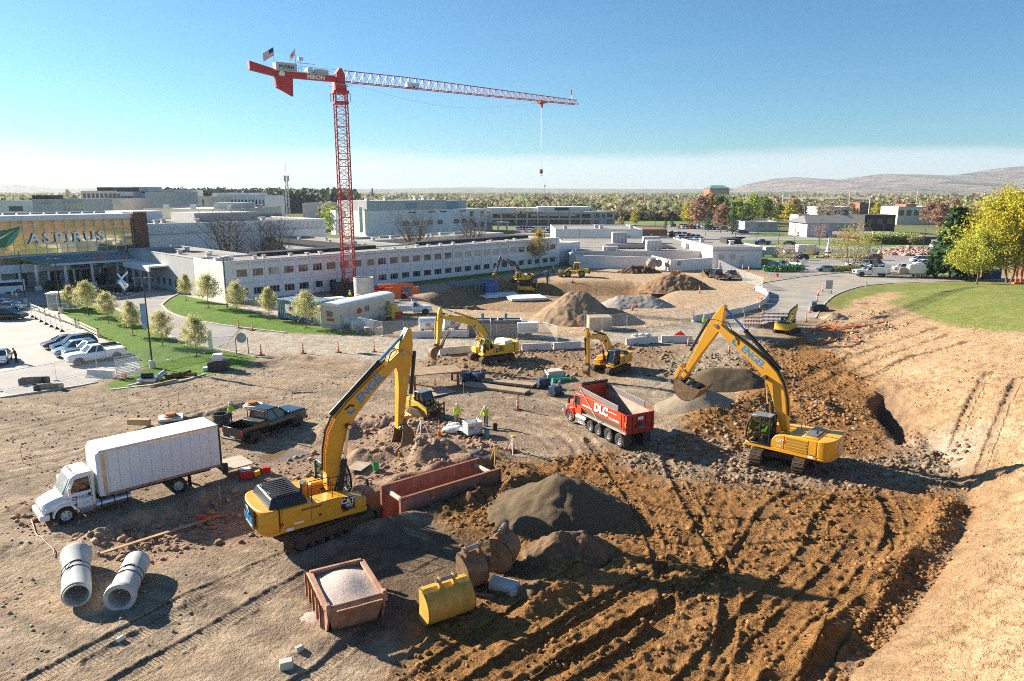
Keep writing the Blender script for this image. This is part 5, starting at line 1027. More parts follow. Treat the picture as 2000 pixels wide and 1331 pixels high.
 for s in (-1,1):
  MB().prism([(.62,.98),(.98,.92),(.95,1.12),(.66,1.22)],min(s*1.0,s*1.075),max(s*1.0,s*1.075)).build('headlight',LENS,hd,bevel=.02)
  fe=MB();a=[(.66*math.cos(t),.55+.66*math.sin(t))for t in [PI*k/12 for k in range(13)]];b_=[(.58*math.cos(t),.52+.58*math.sin(t))for t in [PI*k/12 for k in range(13)]]
  fe.prism(a+b_[::-1],min(s*.8,s*1.2),max(s*.8,s*1.2));fix(fe.build('fender',WHT,p,smooth=.6));MB().b(-.1,.75,min(s*.6,s*.85),max(s*.6,s*.85),.3,1.0).build('wheel_well',BLKP,p,smooth=0)
  g=MB().prism([(-1.4,1.72),(-.42,1.72),(-.36,1.9),(-.66,2.52),(-1.36,2.56)],min(s*W2,s*(W2+.012))+(0.0),max(s*W2,s*(W2+.012))).build('side_window',CARG,cb,bevel=.0)
  MB().b(-1.62,-.55,s*W2-.002 if s<0 else W2,s*W2+.008 if s>0 else -W2-.008,.70,.72).b(-1.45,-1.43,min(s*W2,s*(W2+.006)),max(s*W2,s*(W2+.006)),.72,2.6).build('door_seam',BLKP,cb,smooth=0);MB().b(-1.4,-1.25,min(s*W2,s*(W2+.03)),max(s*W2,s*(W2+.03)),1.35,1.55).build('door_handle',BLKP,cb,bevel=.02)
  MB().tube([(-.45,s*1.1,2.35),(-.25,s*1.4,2.2),(-.3,s*1.4,1.75),(-.5,s*1.1,1.7)],.022).b(-.32,-.2,min(s*1.3,s*1.48),max(s*1.3,s*1.48),1.72,2.22).build('mirror',WHT,cb,bevel=.03)
  MB().cyl((-1.6,s*.88,.62),(-3.5,s*.88,.62),.32,n=16).build('fuel_tank',ALU,p);MB().b(-1.55,-.75,min(s*.75,s*1.1),max(s*.75,s*1.1),.36,.62).build('step',ALU,p,bevel=.03)
  for x in (-1.9,-2.6,-3.3):MB().cyl((x,s*.88,.62),(x+.06,s*.88,.62),.335,n=16).build('tank_strap',BLKP,p)
  MB().b(-7.05,-7.0,min(s*.7,s*1.25),max(s*.7,s*1.25),.25,.95).build('mud_flap',BLKP,p,smooth=0)
 ws=MB().hull([(-.0,-.92,1.73),(.0,.92,1.73),(-.44,.84,2.56),(-.44,-.84,2.56)],[(-.045,-.92,1.70),(-.045,.92,1.70),(-.485,.84,2.54),(-.485,-.84,2.54)]);o=ws.build('windshield',mat('windshield_pale',(.30,.36,.36),.06,0,.3,1.5,spec=.8),cb,smooth=0);fix(o);o.location=(.05,0,.02)
 for y in (-.7,-.25,0,.25,.7):MB().b(-.72,-.62,y-.04,y+.04,2.8,2.86).build('roof_light',AMB,cb,bevel=.01)
 text(cb,'ENGEL',.30,BLU,(-1.02,1.085,1.38),(-1,0,0),(0,0,1),.002,.008,.1);emblem(cb,(-.52,1.085,1.38),(-1,0,0),(0,0,1),.26);MB().b(-1.35,-.85,1.081,1.086,.98,1.01).build('small_print',BLU,cb,smooth=0);text(cb,'1805',.13,PREG,(-.2,1.085,1.42),(-1,0,0),(0,0,1))
box_truck()
TRED=mat('truck_red',(.70,.058,.016),.35,0,.08,1,dirt=.22,dcol=(.48,.30,.2),coat=.2);TRED2=mat('tailgate_red',(.32,.02,.018),.5,0,.15,2,dirt=.3,dcol=(.3,.2,.14));BEDL=mat('bed_liner',(.46,.40,.32),.6,.2,.15,1.5,dirt=.4,dcol=(.5,.38,.26));GSTR=mat('grey_stripe',(.16,.155,.15),.5,0,.1,2,dirt=.3)
def dump_truck():
 p=thing('dump_truck','bright red dump truck with open empty bed in the middle of the site','truck',(5.875,57.6,HF(7,54)+.02),R(118.0))
 MB().b(-7.3,1.0,-.45,-.28,.75,1.05).b(-7.3,1.0,.28,.45,.75,1.05).build('chassis',BLK,p)
 for s in (-1,1):
  wheel(p,0,s*1.17,.54,.30,RIMA)
  for x in (-3.0,-4.1):wheel(p,x,s*1.17,.48,.26,RIMA)
  for x in (-5.5,-6.9):wheel(p,x,s*1.2,.55,.28,RIMA,dual=True)
  MB().cyl((-.95,s*.9,.72),(-2.3,s*.9,.72),.34,n=16).build('fuel_tank',ALU,p);MB().b(-2.3,-.95,min(s*.85,s*1.2),max(s*.85,s*1.2),.3,.4).build('step',ALU,p,bevel=.02)
# bed: tapered tub of plates
 x0,x1,W2,zb,zt=-7.75,-1.75,1.26,1.25,2.75;bd=thing_part('bed',p)
 for s in (-1,1):
  sd=fix(MB().hull([(x0,s*W2,1.75),(x1,s*W2,1.75),(x1,s*W2,zt+.35),(x0,s*W2,zt)],[(x0,s*(W2-.06),1.75),(x1,s*(W2-.06),1.75),(x1,s*(W2-.06),zt+.35),(x0,s*(W2-.06),zt)]).build('side_panel',TRED,bd,smooth=0))
  fix(MB().hull([(x0,s*W2,1.75),(x1,s*W2,1.75),(x1,s*(W2-.35),1.2),(x0,s*(W2-.35),1.2)],[(x0,s*(W2-.08),1.75),(x1,s*(W2-.08),1.75),(x1,s*(W2-.43),1.2),(x0,s*(W2-.43),1.2)]).build('lower_panel',GSTR,bd,smooth=0))
  bo=MB().hull([(x0+1.0,s*(W2-.005),zt+.06),(x1+.1,s*(W2-.005),zt+.33),(x1+.1,s*(W2-.005),zt+.72),(x0+1.0,s*(W2-.005),zt+.48)],[(x0+1.0,s*(W2-.05),zt+.06),(x1+.1,s*(W2-.05),zt+.33),(x1+.1,s*(W2-.05),zt+.72),(x0+1.0,s*(W2-.05),zt+.48)]).build('side_board',mat('board_grey',(.20,.20,.21),.55,.2,.1,3,dirt=.3),bd,smooth=0);fix(bo)
  MB().tube([(x1+.1,s*(W2+.01),zt+.72),(x0+1.0,s*(W2+.01),zt+.48)],.03).build('top_rail',STL,bd);MB().b(x0,x1,min(s*W2,s*(W2+.06)),max(s*W2,s*(W2+.06)),zt-.04,zt+.06).build('rim_rail',TRED,bd,bevel=.015)
  for x in (x0+.25,x0+.55):MB().b(x-.06,x+.06,min(s*W2,s*(W2+.05)),max(s*W2,s*(W2+.05)),1.5,zt-.05).build('stake',TRED,bd,smooth=0)
  MB().tube([(x1+.2,s*(W2+.05),zt+.7),(-4.6,s*(W2+.12),1.15)],.035).build('tarp_arm',ALU,bd)
 MB().b(x0+.08,x1-.08,-W2+.07,W2-.07,1.19,1.27).build('bed_floor',BEDL,bd,smooth=0);fix(MB().hull([(x0+.3,-W2+.061,1.3),(x1-.1,-W2+.061,1.3),(x1-.1,-W2+.061,zt+.3),(x0+.3,-W2+.061,zt-.02)],[(x0+.3,-W2+.075,1.3),(x1-.1,-W2+.075,1.3),(x1-.1,-W2+.075,zt+.3),(x0+.3,-W2+.075,zt-.02)]).build('bed_lining',BEDL,bd,smooth=0))
 MB().b(x1-.06,x1,-W2,W2,1.25,zt+.9).build('headboard',TRED,bd,smooth=0);MB().prism([(x1,zt+.82),(-.6,zt+.55),(-.6,zt+.48),(x1,zt+.72)],-1.1,1.1).build('cab_shield',TRED,bd,smooth=0);MB().cyl((x1-.05,-W2,zt+.96),(x1-.05,W2,zt+.96),.13,n=12).build('tarp_roll',mat('tarp_black',(.05,.05,.055),.6),bd)
 tg=MB().b(x0-.07,x0,-W2,W2,1.25,zt+.02).build('tailgate',TRED2,bd,smooth=0)
 for y in (-1.2,-.62,.0,.62,1.2):MB().b(x0-.14,x0-.071,y-.07,y+.07,1.3,zt).build('tailgate_rib',TRED2,tg,smooth=0)
 MB().b(x0-.15,x0-.071,-W2,W2,zt-.1,zt+.05).build('tailgate_bar',TRED2,tg,smooth=0);MB().b(x0-.16,x0-.145,-.25,.25,2.3,2.55).build('plate',WPRT,tg,smooth=0);MB().prism([(x0-.15,1.9),(x0-.45,1.85),(x0-.42,1.75),(x0-.15,1.65)],-.35,.35).build('chute',GSTR,tg,smooth=0)
 for s in (-1,1):MB().b(x0-.1,x0+.02,min(s*1.275,s*1.33),max(s*1.275,s*1.33),1.95,2.2).build('tail_light',AMB,tg,smooth=0);MB().b(x0-.1,x0+.02,min(s*1.275,s*1.33),max(s*1.275,s*1.33),1.6,1.85).build('tail_light',REDL,tg,smooth=0)
 text(bd,'DLC',.95,WPRT,(-4.55,W2+.012,2.33),(-1,0,0),(0,0,1),.004,.05,.1);text(bd,'DLC',.95,KPRT,(-4.6,W2+.006,2.29),(-1,0,0),(0,0,1),.002,.07,.1);text(bd,'715-409-0804',.24,WPRT,(-6.3,W2+.01,1.98),(-1,0,0),(0,0,1),.003,.006);MB().b(-3.4,-2.0,W2+.001,W2+.008,2.0,2.1).b(-6.6,-5.2,W2+.001,W2+.008,2.44,2.5).build('small_print',WPRT,bd,smooth=0)
# cab and hood
 cb=fix(MB().prism([(-1.6,.85),(-.55,.85),(-.55,1.75),(-.2,1.85),(-.5,2.6),(-.72,2.72),(-1.55,2.72),(-1.62,2.6)],-1.05,1.05).build('cab',TRED,p,bevel=.06,seg=2))
 hd=[[(-.5,y,z)for y,z in ((-.8,1.0),(.8,1.0),(.85,1.7),(.62,1.95),(-.62,1.95),(-.85,1.7))],[(.6,y,z)for y,z in ((-.72,.9),(.72,.9),(.74,1.55),(.52,1.78),(-.52,1.78),(-.74,1.55))],[(1.15,y,z)for y,z in ((-.6,.8),(.6,.8),(.6,1.4),(.42,1.58),(-.42,1.58),(-.6,1.4))]];ho=fix(MB().loft(hd).build('hood',TRED,p,bevel=.05,seg=2))
 MB().b(1.15,1.19,-.45,.45,.9,1.5).build('grille',ALU,ho,bevel=.02);MB().b(.95,1.3,-1.15,1.15,.5,.82).build('bumper',ALU,p,bevel=.05);MB().prism([(.05,1.42),(.45,1.40),(.35,1.68),(.08,1.72)],.80,.83).build('hood_vent',ALU,ho,smooth=0)
 for s in (-1,1):
  a=[(.72*math.cos(t),.56+.72*math.sin(t))for t in [PI*k/12 for k in range(-1,13)]];b_=[(.62*math.cos(t),.54+.62*math.sin(t))for t in [PI*k/12 for k in range(-1,13)]]
  fix(MB().prism(a+b_[::-1],min(s*.7,s*1.22),max(s*.7,s*1.22)).build('fender',TRED,p,smooth=.6));MB().prism([(-1.35,1.78),(-.45,1.80),(-.62,2.5),(-1.35,2.52)],min(s*1.05,s*1.062),max(s*1.05,s*1.062)).build('side_window',CARG,cb,smooth=0)
  MB().ball((.75,s*.95,1.15),.14,8,6).build('headlight',LENS,ho);MB().tube([(-.4,s*1.08,2.35),(-.2,s*1.42,2.3),(-.2,s*1.42,1.75)],.022).b(-.28,-.16,min(s*1.33,s*1.5),max(s*1.33,s*1.5),1.75,2.25).build('mirror',BLKP,cb,bevel=.02)
  MB().b(-7.6,-7.56,min(s*.55,s*1.25),max(s*.55,s*1.25),.3,1.1).build('mud_flap',BLKP,p,smooth=0)
 MB().hull([(-.16,-.9,1.87),(-.16,.9,1.87),(-.47,.85,2.58),(-.47,-.85,2.58)],[(-.2,-.9,1.87),(-.2,.9,1.87),(-.51,.85,2.58),(-.51,-.85,2.58)]).build('windshield',CARG,cb,smooth=0).location=(.03,0,0)
 MB().cyl((-1.7,1.0,1.2),(-1.7,1.0,3.1),.07,n=10).build('exhaust',CHR,p)
 for y in (-.6,0,.6):MB().b(-.75,-.65,y-.05,y+.05,2.71,2.77).build('roof_light',AMB,cb,smooth=0)
dump_truck()
# ------------------------------------------------------------------ pickups and cars
def paint(name,col,metal=.2):return mat('paint_'+name,col,.28,metal,.03,1,coat=.6,dirt=.05)
PW=paint('white',(.78,.78,.78),0);PK=mat('paint_black',(.006,.006,.008),.2,0,.03,1,coat=.5);PS=paint('silver',(.42,.44,.46),.6);PG=paint('grey',(.14,.15,.16),.5);PB=paint('blue',(.03,.08,.22),.4);PR=paint('red',(.42,.02,.02),.2);PT=paint('tan',(.40,.33,.24),.4);PLB=paint('pale_blue',(.30,.38,.45),.5);PBR=paint('brown',(.12,.07,.045),.4)
def ring(x,w,z0,z1,c=.12):return [(x,-w*.9,z0),(x,w*.9,z0),(x,w,z0+(z1-z0)*.35),(x,w*.985,z0+(z1-z0)*.72),(x,w-c,z1),(x,-w+c,z1),(x,-w*.985,z0+(z1-z0)*.72),(x,-w,z0+(z1-z0)*.35)]
def pickup(label,loc,rz,pm=PW,s=1.,group=None,cover=None,crew=True,rim=RIMA,chrome=True,name='pickup_truck',utility=False):
 p=thing(name,label,'pickup',loc,rz,group,s);wb=3.9;fx,rx=wb/2,-wb/2;cx=-.75 if crew else .1
 bd=fix(MB().loft([ring(2.93,.88,.50,1.08,.1),ring(2.86,.95,.42,1.22),ring(2.3,.99,.40,1.27),ring(1.15,1.0,.38,1.29),ring(cx,1.0,.38,1.26)]).build('body',pm,p,bevel=.03,seg=2,smooth=.6))
 if not utility:
  for y in (-1,1):fix(MB().loft([[(cx-.02,y*a,z)for a,z in ((.99,.45),(1.0,.7),(.985,1.05),(.95,1.28),(.86,1.28),(.86,.45))],[(-3.0,y*a,z)for a,z in ((.97,.45),(.99,.7),(.975,1.05),(.94,1.28),(.86,1.28),(.86,.45))]]).build('bed_side',pm,p,bevel=.025))
  MB().b(-3.0,cx-.02,-.86,.86,.55,.72).build('bed_floor',BLKP,p,smooth=0);tg=MB().b(-3.05,-2.97,-.88,.88,.6,1.28).build('tailgate',pm,p,bevel=.03);MB().b(cx-.12,cx-.03,-.86,.86,.72,1.3).build('bed_front',pm,p,smooth=0)
  if cover=='tonneau':MB().b(-2.97,cx-.1,-.86,.86,1.22,1.30).build('bed_cover',mat('tonneau',(.62,.58,.52),.7),p,bevel=.02)
  if cover=='toolbox':MB().b(cx-.75,cx-.15,-.92,.92,1.0,1.36).build('tool_box',BLKP,p,bevel=.03);MB().tube([(cx-.2,-.85,1.3),(cx-.2,-.85,1.95),(cx-.2,.85,1.95),(cx-.2,.85,1.3)],.035).build('headache_rack',BLKP,p)
  for y in (-1,1):MB().b(-3.06,-2.9,min(y*.86,y*.975),max(y*.86,y*.975),.85,1.2).build('tail_light',REDL,p,bevel=.015)
  MB().b(-3.068,-3.052,-.2,.2,.55,.68).build('number_plate',WPRT,p,smooth=0);MB().b(-3.2,-3.0,-.95,.95,.42,.58).build('rear_bumper',CHR if chrome else BLKP,p,bevel=.04)
 else:
  for y in (-1,1):MB().b(-3.0,cx-.05,min(y*.62,y*1.05),max(y*.62,y*1.05),.55,1.45).build('tool_locker',pm,p,bevel=.03)
  MB().b(-3.0,cx-.05,-.62,.62,.55,.7).build('bed_floor',STL,p,smooth=0);rk=MB()
  for x in (-2.9,cx-.1):rk.tube([(x,-1,1.4),(x,-1,2.1),(x,1,2.1),(x,1,1.4)],.035)
  for y in (-1,1):rk.tube([(-2.9,y,2.1),(1.2,y,2.15)],.035)
  rk.build('ladder_rack',WHT,p);MB().b(-3.15,-3.0,-.95,.95,.42,.58).build('rear_bumper',BLKP,p,bevel=.03)
 rb,rt=cx+.02,1.02;gh=[(rb,-.9,1.25),(1.18,-.9,1.25),(1.18,.9,1.25),(rb,.9,1.25)];top=[(rb+.12,-.74,1.90),(.42,-.74,1.90),(.42,.74,1.90),(rb+.12,.74,1.90)]
 g=MB().hull(gh,top).build('cabin_glass',CARG,p,smooth=0);lp=lambda a,b_,t:tuple(a[i]+(b_[i]-a[i])*t for i in range(3));pl=MB()
 for a,b_ in zip(gh,top):pl.tube([a,b_],.055,6)
 for y in (0,3):
  for t in ((.46,)if crew else ()):pl.tube([lp(gh[0 if y==0 else 3],gh[1 if y==0 else 2],t),lp(top[0 if y==0 else 3],top[1 if y==0 else 2],t)],.06,6)
 pl.build('pillar',pm,g);MB().hull([(rb+.1,-.77,1.88),(.48,-.77,1.88),(.48,.77,1.88),(rb+.1,.77,1.88)],[(rb+.2,-.66,1.96),(.36,-.66,1.96),(.36,.66,1.96),(rb+.2,.66,1.96)]).build('roof',pm,p,bevel=.03)
 for y in (-1,1):
  for x in (fx,rx):wheel(p,x,y*1.0,.42,.27,rim,18);m=MB();arch(m,x,y*.99,.52,.42,y,.02);m.build('wheel_arch',BLKP,p,smooth=0)
  MB().b(2.78,2.93,min(y*.6,y*.9),max(y*.6,y*.9),.92,1.1).build('headlight',LENS,p,bevel=.03);MB().b(1.0,1.15,min(y*.98,y*1.2),max(y*.98,y*1.2),1.25,1.48).build('mirror',pm,p,bevel=.03)
  MB().b(rb+.05,1.1,min(y*.98,y*1.06),max(y*.98,y*1.06),.36,.42).build('running_board',BLKP,p,smooth=0)
  for x in ((.85,-.05)if crew else (.85,)):MB().b(x-.2,x-.02,min(y*1.0,y*1.015),max(y*1.0,y*1.015),1.08,1.12).build('door_handle',CHR if chrome else BLKP,p,smooth=0)
 MB().b(2.9,2.96,-.55,.55,.70,1.08).build('grille',CHR if chrome else BLKP,p,bevel=.03);MB().b(2.82,3.05,-.93,.93,.42,.62).build('front_bumper',CHR if chrome else BLKP,p,bevel=.05)
 return p
def car(label,loc,rz,pm=PW,kind='suv',s=1.,group=None,detail=True):
 D={'suv':(4.7,1.9,1.72,1.05,2.75),'sedan':(4.75,1.82,1.45,.95,2.75),'hatch':(4.2,1.78,1.5,.98,2.6),'minivan':(5.0,1.95,1.75,1.05,2.95)}[kind];L,Wd,H,B,wb=D;w=Wd/2;f=L/2
 nm={'suv':'sport_utility_car','sedan':'sedan','hatch':'hatchback_car','minivan':'minivan'}[kind];p=thing(nm,label,'car',loc,rz,group,s)
 tb=B if kind in ('suv','minivan','hatch')else B-.02
 fix(MB().loft([ring(f,w*.80,.38,.66,.12),ring(f-.12,w*.93,.28,B-.24),ring(f-.9,w*.99,.24,B-.07),ring(f-1.25,w,.22,B),ring(-f+.9,w,.22,tb),ring(-f+.1,w*.95,.26,tb-.04),ring(-f,w*.85,.36,tb-.3)]).build('body',pm,p,bevel=.03,smooth=.65))
 xb={'suv':(-f+.12,f-1.2),'sedan':(-f+.75,f-1.25),'hatch':(-f+.15,f-1.05),'minivan':(-f+.1,f-.85)}[kind];xt={'suv':(-f+.5,f-2.0),'sedan':(-f+1.55,f-2.15),'hatch':(-f+.6,f-1.85),'minivan':(-f+.35,f-1.75)}[kind]
 gh=[(xb[0],-w*.92,B-.02),(xb[1],-w*.92,B-.02),(xb[1],w*.92,B-.02),(xb[0],w*.92,B-.02)];tp=[(xt[0],-w*.72,H-.06),(xt[1],-w*.72,H-.06),(xt[1],w*.72,H-.06),(xt[0],w*.72,H-.06)]
 g=MB().hull(gh,tp).build('cabin_glass',CARG,p,smooth=0);pl=MB()
 for a,b_ in zip(gh,tp):pl.tube([a,b_],.045,5)
 lp=lambda a,b_,t:tuple(a[i]+(b_[i]-a[i])*t for i in range(3))
 for y in (0,1):
  for t in (.28,.58):i,j=(0,1)if y==0 else (3,2);pl.tube([lp(gh[i],gh[j],t),lp(tp[i],tp[j],t)],.04,5)
 pl.build('pillar',pm,g);MB().hull([(xt[0]-.04,-w*.74,H-.07),(xt[1]+.04,-w*.74,H-.07),(xt[1]+.04,w*.74,H-.07),(xt[0]-.04,w*.74,H-.07)],[(xt[0]+.08,-w*.62,H),(xt[1]-.08,-w*.62,H),(xt[1]-.08,w*.62,H),(xt[0]+.08,w*.62,H)]).build('roof',pm,p)
 for y in (-1,1):
  for x in (wb/2,-wb/2):wheel(p,x,y*w*.99,.34,.22,RIMA,14,hub=False);m=MB();arch(m,x,y*w*.985,.41,.34,y,.015,8);m.build('wheel_arch',BLKP,p,smooth=0)
  MB().b(f-.3,f-.06,min(y*w*.55,y*w*.9),max(y*w*.55,y*w*.9),.62,.76).build('headlight',LENS,p,bevel=.02);MB().b(-f-.01,-f+.12,min(y*w*.6,y*w*.88),max(y*w*.6,y*w*.88),tb-.32,tb-.12).build('tail_light',REDL,p,bevel=.02)
  MB().b(xb[1]-.25,xb[1]-.1,min(y*w*.95,y*w*1.12),max(y*w*.95,y*w*1.12),B,B+.16).build('mirror',pm,p,bevel=.02)
 return p
# near ones
_c=G(497,866);_d2=G(584,833);h=R(61.6);mx,my=(_c[0]+_d2[0])/2-math.sin(h)*1.05,(_c[1]+_d2[1])/2+math.cos(h)*1.05
pickup('black crew-cab pickup with tool box parked beside the worker in lime jacket',(mx,my,HF(mx,my)+.02),h,PK,1.13,None,'toolbox',rim=RIMK,chrome=False)
_c=G(157,714);_d2=G(228,703);h=R(-133.7);mx,my=(_c[0]+_d2[0])/2+math.sin(h)*1.0,(_c[1]+_d2[1])/2-math.cos(h)*1.0
pickup('white crew-cab pickup with tan bed cover, nearest vehicle in the left lot',(mx,my,-.012),h,PW,1.0,'cars in the left parking lot','tonneau')
E1L=(math.cos(h+PI/2),math.sin(h+PI/2))
def beside(k,a=0.):return (mx-E1L[0]*k+math.cos(h)*a,my-E1L[1]*k+math.sin(h)*a,-.012)
pickup('dark grey pickup with open black bed beside the white pickup',beside(2.9,-.4),h,PG,.98,'cars in the left parking lot')
car('pale blue hatchback parked third from the white pickup in the left lot',beside(5.7,.5),h,PLB,'suv',1.0,'cars in the left parking lot')
car('black sport utility car second from far end of the near row, left lot',beside(8.7,-.2),h,PK,'suv',1.05,'cars in the left parking lot')
car('dark maroon sedan at the far end of the near row in the left lot',beside(11.6,.2),h,PBR,'sedan',1.0,'cars in the left parking lot')
x,y=G(18,624);car('black sport utility car alone in the second row of the left lot',(x,y,-.012),R(6),PK,'suv',1.05,'cars in the left parking lot');x,y=G(20,606);car('blue-grey sedan behind the lone black car at far left',(x,y,-.012),R(5),PLB,'sedan',1.0,'cars in the left parking lot')
x,y=G(2,708);car('silver sedan facing the viewer at the left edge beside the standing man',(x,y,-.012),R(-62),PS,'sedan',1.0,'cars in the left parking lot');x,y=G(8,600);car('white sedan partly hidden at the far left edge',(x,y,-.012),R(8),PW,'sedan',1.0,'cars in the left parking lot')
def van(label,loc,rz,s=1.):
 p=thing('passenger_van',label,'van',loc,rz,None,s)
 fix(MB().loft([ring(2.95,.85,.4,.9),ring(2.8,.95,.3,1.15),ring(2.0,1.0,.3,1.3),ring(1.2,1.0,.3,2.35,.2),ring(-2.9,1.0,.3,2.4,.2),ring(-3.0,.95,.35,2.3,.2)]).build('body',WHT,p,bevel=.04,smooth=.6))
 for y in (-1,1):
  for x in (2.0,-1.9):wheel(p,x,y*1.0,.38,.25,RIMA,14)
  MB().b(-2.7,1.0,min(y*.985,y*1.01),max(y*.985,y*1.01),1.35,2.0).build('side_window',CARG,p,smooth=0);MB().b(1.2,1.75,min(y*.985,y*1.01),max(y*.985,y*1.01),1.35,1.85).build('side_window',CARG,p,smooth=0);MB().b(2.72,2.9,min(y*.6,y*.9),max(y*.6,y*.9),.85,1.1).build('headlight',LENS,p,bevel=.02);MB().b(-3.03,-2.95,min(y*.8,y*.95),max(y*.8,y*.95),.9,1.6).build('tail_light',REDL,p,smooth=0)
 MB().hull([(2.02,-.88,1.33),(2.02,.88,1.33),(1.28,.8,2.2),(1.28,-.8,2.2)],[(1.98,-.88,1.33),(1.98,.88,1.33),(1.24,.8,2.2),(1.24,-.8,2.2)]).build('windshield',CARG,p,smooth=0).location=(.04,0,.01)
x,y=G(12,573);van('white passenger van in the shade before the glass entrance',(x,y,0),R(214),1.05)
x,y=G(805,613);pickup('white service pickup with ladder rack beside the site trailer',(x,y,HF(x,y)),R(10),PW,1.05,None,None,False,utility=True,name='service_truck')
x,y=G(756,578);pickup('red pickup behind the orange lift near the crane foot',(x,y,HF(x,y)),R(30),PR,1.0)
x,y=GH(1401,545)[:2];pickup('dark pickup with tail to the viewer at the site edge, left of two',(x,y,HF(x,y)),R(96),PK,1.0);x,y=GH(1429,545)[:2];pickup('grey pickup with tail to the viewer at the site edge, right of two',(x,y,HF(x,y)),R(88),PG,1.0)
# ------------------------------------------------------------------ compact loader and wheel loader
def track_loader():
 x,y,z=GH(828,812);p=thing('track_loader','compact yellow track loader with black fork frame beside the raised excavator arm','loader',(x,y,z),R(-42),None,1.05)
 for s in (-1,1):
  b=MB();half,r=.95,.34;b.prism([(-half-.25,r*.9),(-half,.04),(half,.04),(half+.25,r*.9),(half*.2,.78),(-half*.6,.82)],min(s*.62,s*.98),max(s*.62,s*.98));o=b.build('track',TRK,p,bevel=.06,seg=2)
  for k in range(4):MB().cyl((-.7+k*.45,s*.99,.24),(-.7+k*.45,s*1.0,.24),.16,n=10).build('roller',TRK,o)
  MB().prism([(-1.45,1.0),(-1.2,.7),(.2,1.05),(1.1,.75),(1.35,.45),(1.5,.55),(1.25,1.0),(.2,1.35),(-1.2,1.45)],min(s*.66,s*.86),max(s*.66,s*.86)).build('lift_arm',YEL2,p,bevel=.02)
 MB().prism([(-1.4,.5),(-1.4,1.5),(-.5,1.62),(-.3,.9),(.9,.7),(.9,.4)],-.6,.6).build('body',YEL2,p,bevel=.05);cb=MB().prism([(-.5,.9),(.65,.85),(.62,1.5),(.35,2.05),(-.45,2.08)],-.5,.5).build('cab_glass',CARG,p,smooth=0)
 fr=MB()
 for s in (-1,1):
  for a,b_ in (((-.5,.9),(-.45,2.08)),((.65,.85),(.62,1.5)),((.62,1.5),(.35,2.05)),((0,.9),(0,2.06))):fr.tube([(a[0],s*.52,a[1]),(b_[0],s*.52,b_[1])],.05,5)
 fr.build('cab_frame',BLK,p);MB().b(-.5,.42,-.56,.56,2.06,2.14).build('cab_roof',mat('cab_top',(.2,.2,.2)),p,bevel=.03)
 fk=MB()
 for zz in (.35,.75,1.15):fk.b(1.45,1.53,-.95,.95,zz-.05,zz+.05)
 for yy in (-.9,-.3,.3,.9):fk.b(1.44,1.54,yy-.04,yy+.04,.2,1.3)
 fk.build('fork_frame',BLK,p);
 for yy in (-.4,.4):MB().b(1.54,2.6,yy-.07,yy+.07,.12,.18).build('fork',BLK,p,bevel=.01)
track_loader()
def wheel_loader():
 x,y=G(1122,541);p=thing('wheel_loader','yellow wheel loader with loaded bucket on the rim of the back pit','loader',(x,y,HF(x,y)),R(176),None,1.0)
 for s in (-1,1):
  for xx in (1.5,-1.6):wheel(p,xx,s*1.3,.78,.55,mat('loader_rim',(.45,.3,.06),.6),20)
  MB().prism([(.6,1.9),(.9,1.6),(2.4,.75),(2.7,.5),(2.9,.65),(2.4,1.2),(1.0,2.1)],min(s*.45,s*.62),max(s*.45,s*.62)).build('lift_arm',YEL2,p,bevel=.02);MB().prism([(-2.45,1.5),(-.75,1.5),(-.9,1.75),(-2.3,1.75)],min(s*.8,s*1.35),max(s*.8,s*1.35)).build('fender',YEL2,p,bevel=.03)
 MB().prism([(-3.3,.9),(-.4,.8),(-.4,1.8),(-1.2,1.9),(-3.2,1.85)],-.85,.85).build('engine_body',YEL2,p,bevel=.08,seg=2);MB().b(-3.5,-3.1,-1.1,1.1,.8,1.35).build('counterweight',BLKP,p,bevel=.05);MB().b(-.3,1.2,-.6,.6,.7,1.4).build('front_frame',YEL2,p,bevel=.05)
 MB().prism([(-1.1,1.8),(.3,1.8),(.25,2.3),(-.05,3.1),(-1.05,3.1)],-.7,.7).build('cab_glass',CARG,p,smooth=0);MB().b(-1.2,.1,-.8,.8,3.08,3.24).build('cab_roof',mat('cab_roof_yellow',(.7,.45,.12),.5),p,bevel=.04);fr=MB()
 for s in (-1,1):
  for a,b_ in (((-1.1,1.8),(-1.05,3.1)),((.3,1.8),(.25,2.3)),((.25,2.3),(-.05,3.1)),((-.5,1.8),(-.5,3.1))):fr.tube([(a[0],s*.71,a[1]),(b_[0],s*.71,b_[1])],.05,5)
 fr.build('cab_frame',YEL2,p);bk=bucket_parts(p,2.7,.85,Matrix.Translation((2.75,0,.95))@Matrix.Rotation(PI,4,'Z')@Matrix.Rotation(.75,4,'Y'),RUSTB,0,False);m=MB();rng=random.Random(2)
 for k in range(24):m.ball((2.9+rng.uniform(-.3,.5),rng.uniform(-1.1,1.1),1.05+rng.uniform(-.2,.25)),rng.uniform(.15,.35),6,4)
 stuff(m.build('soil_load',mat('soil_load',(.28,.19,.11),.95,0,.2,2),p,smooth=.4))
wheel_loader()
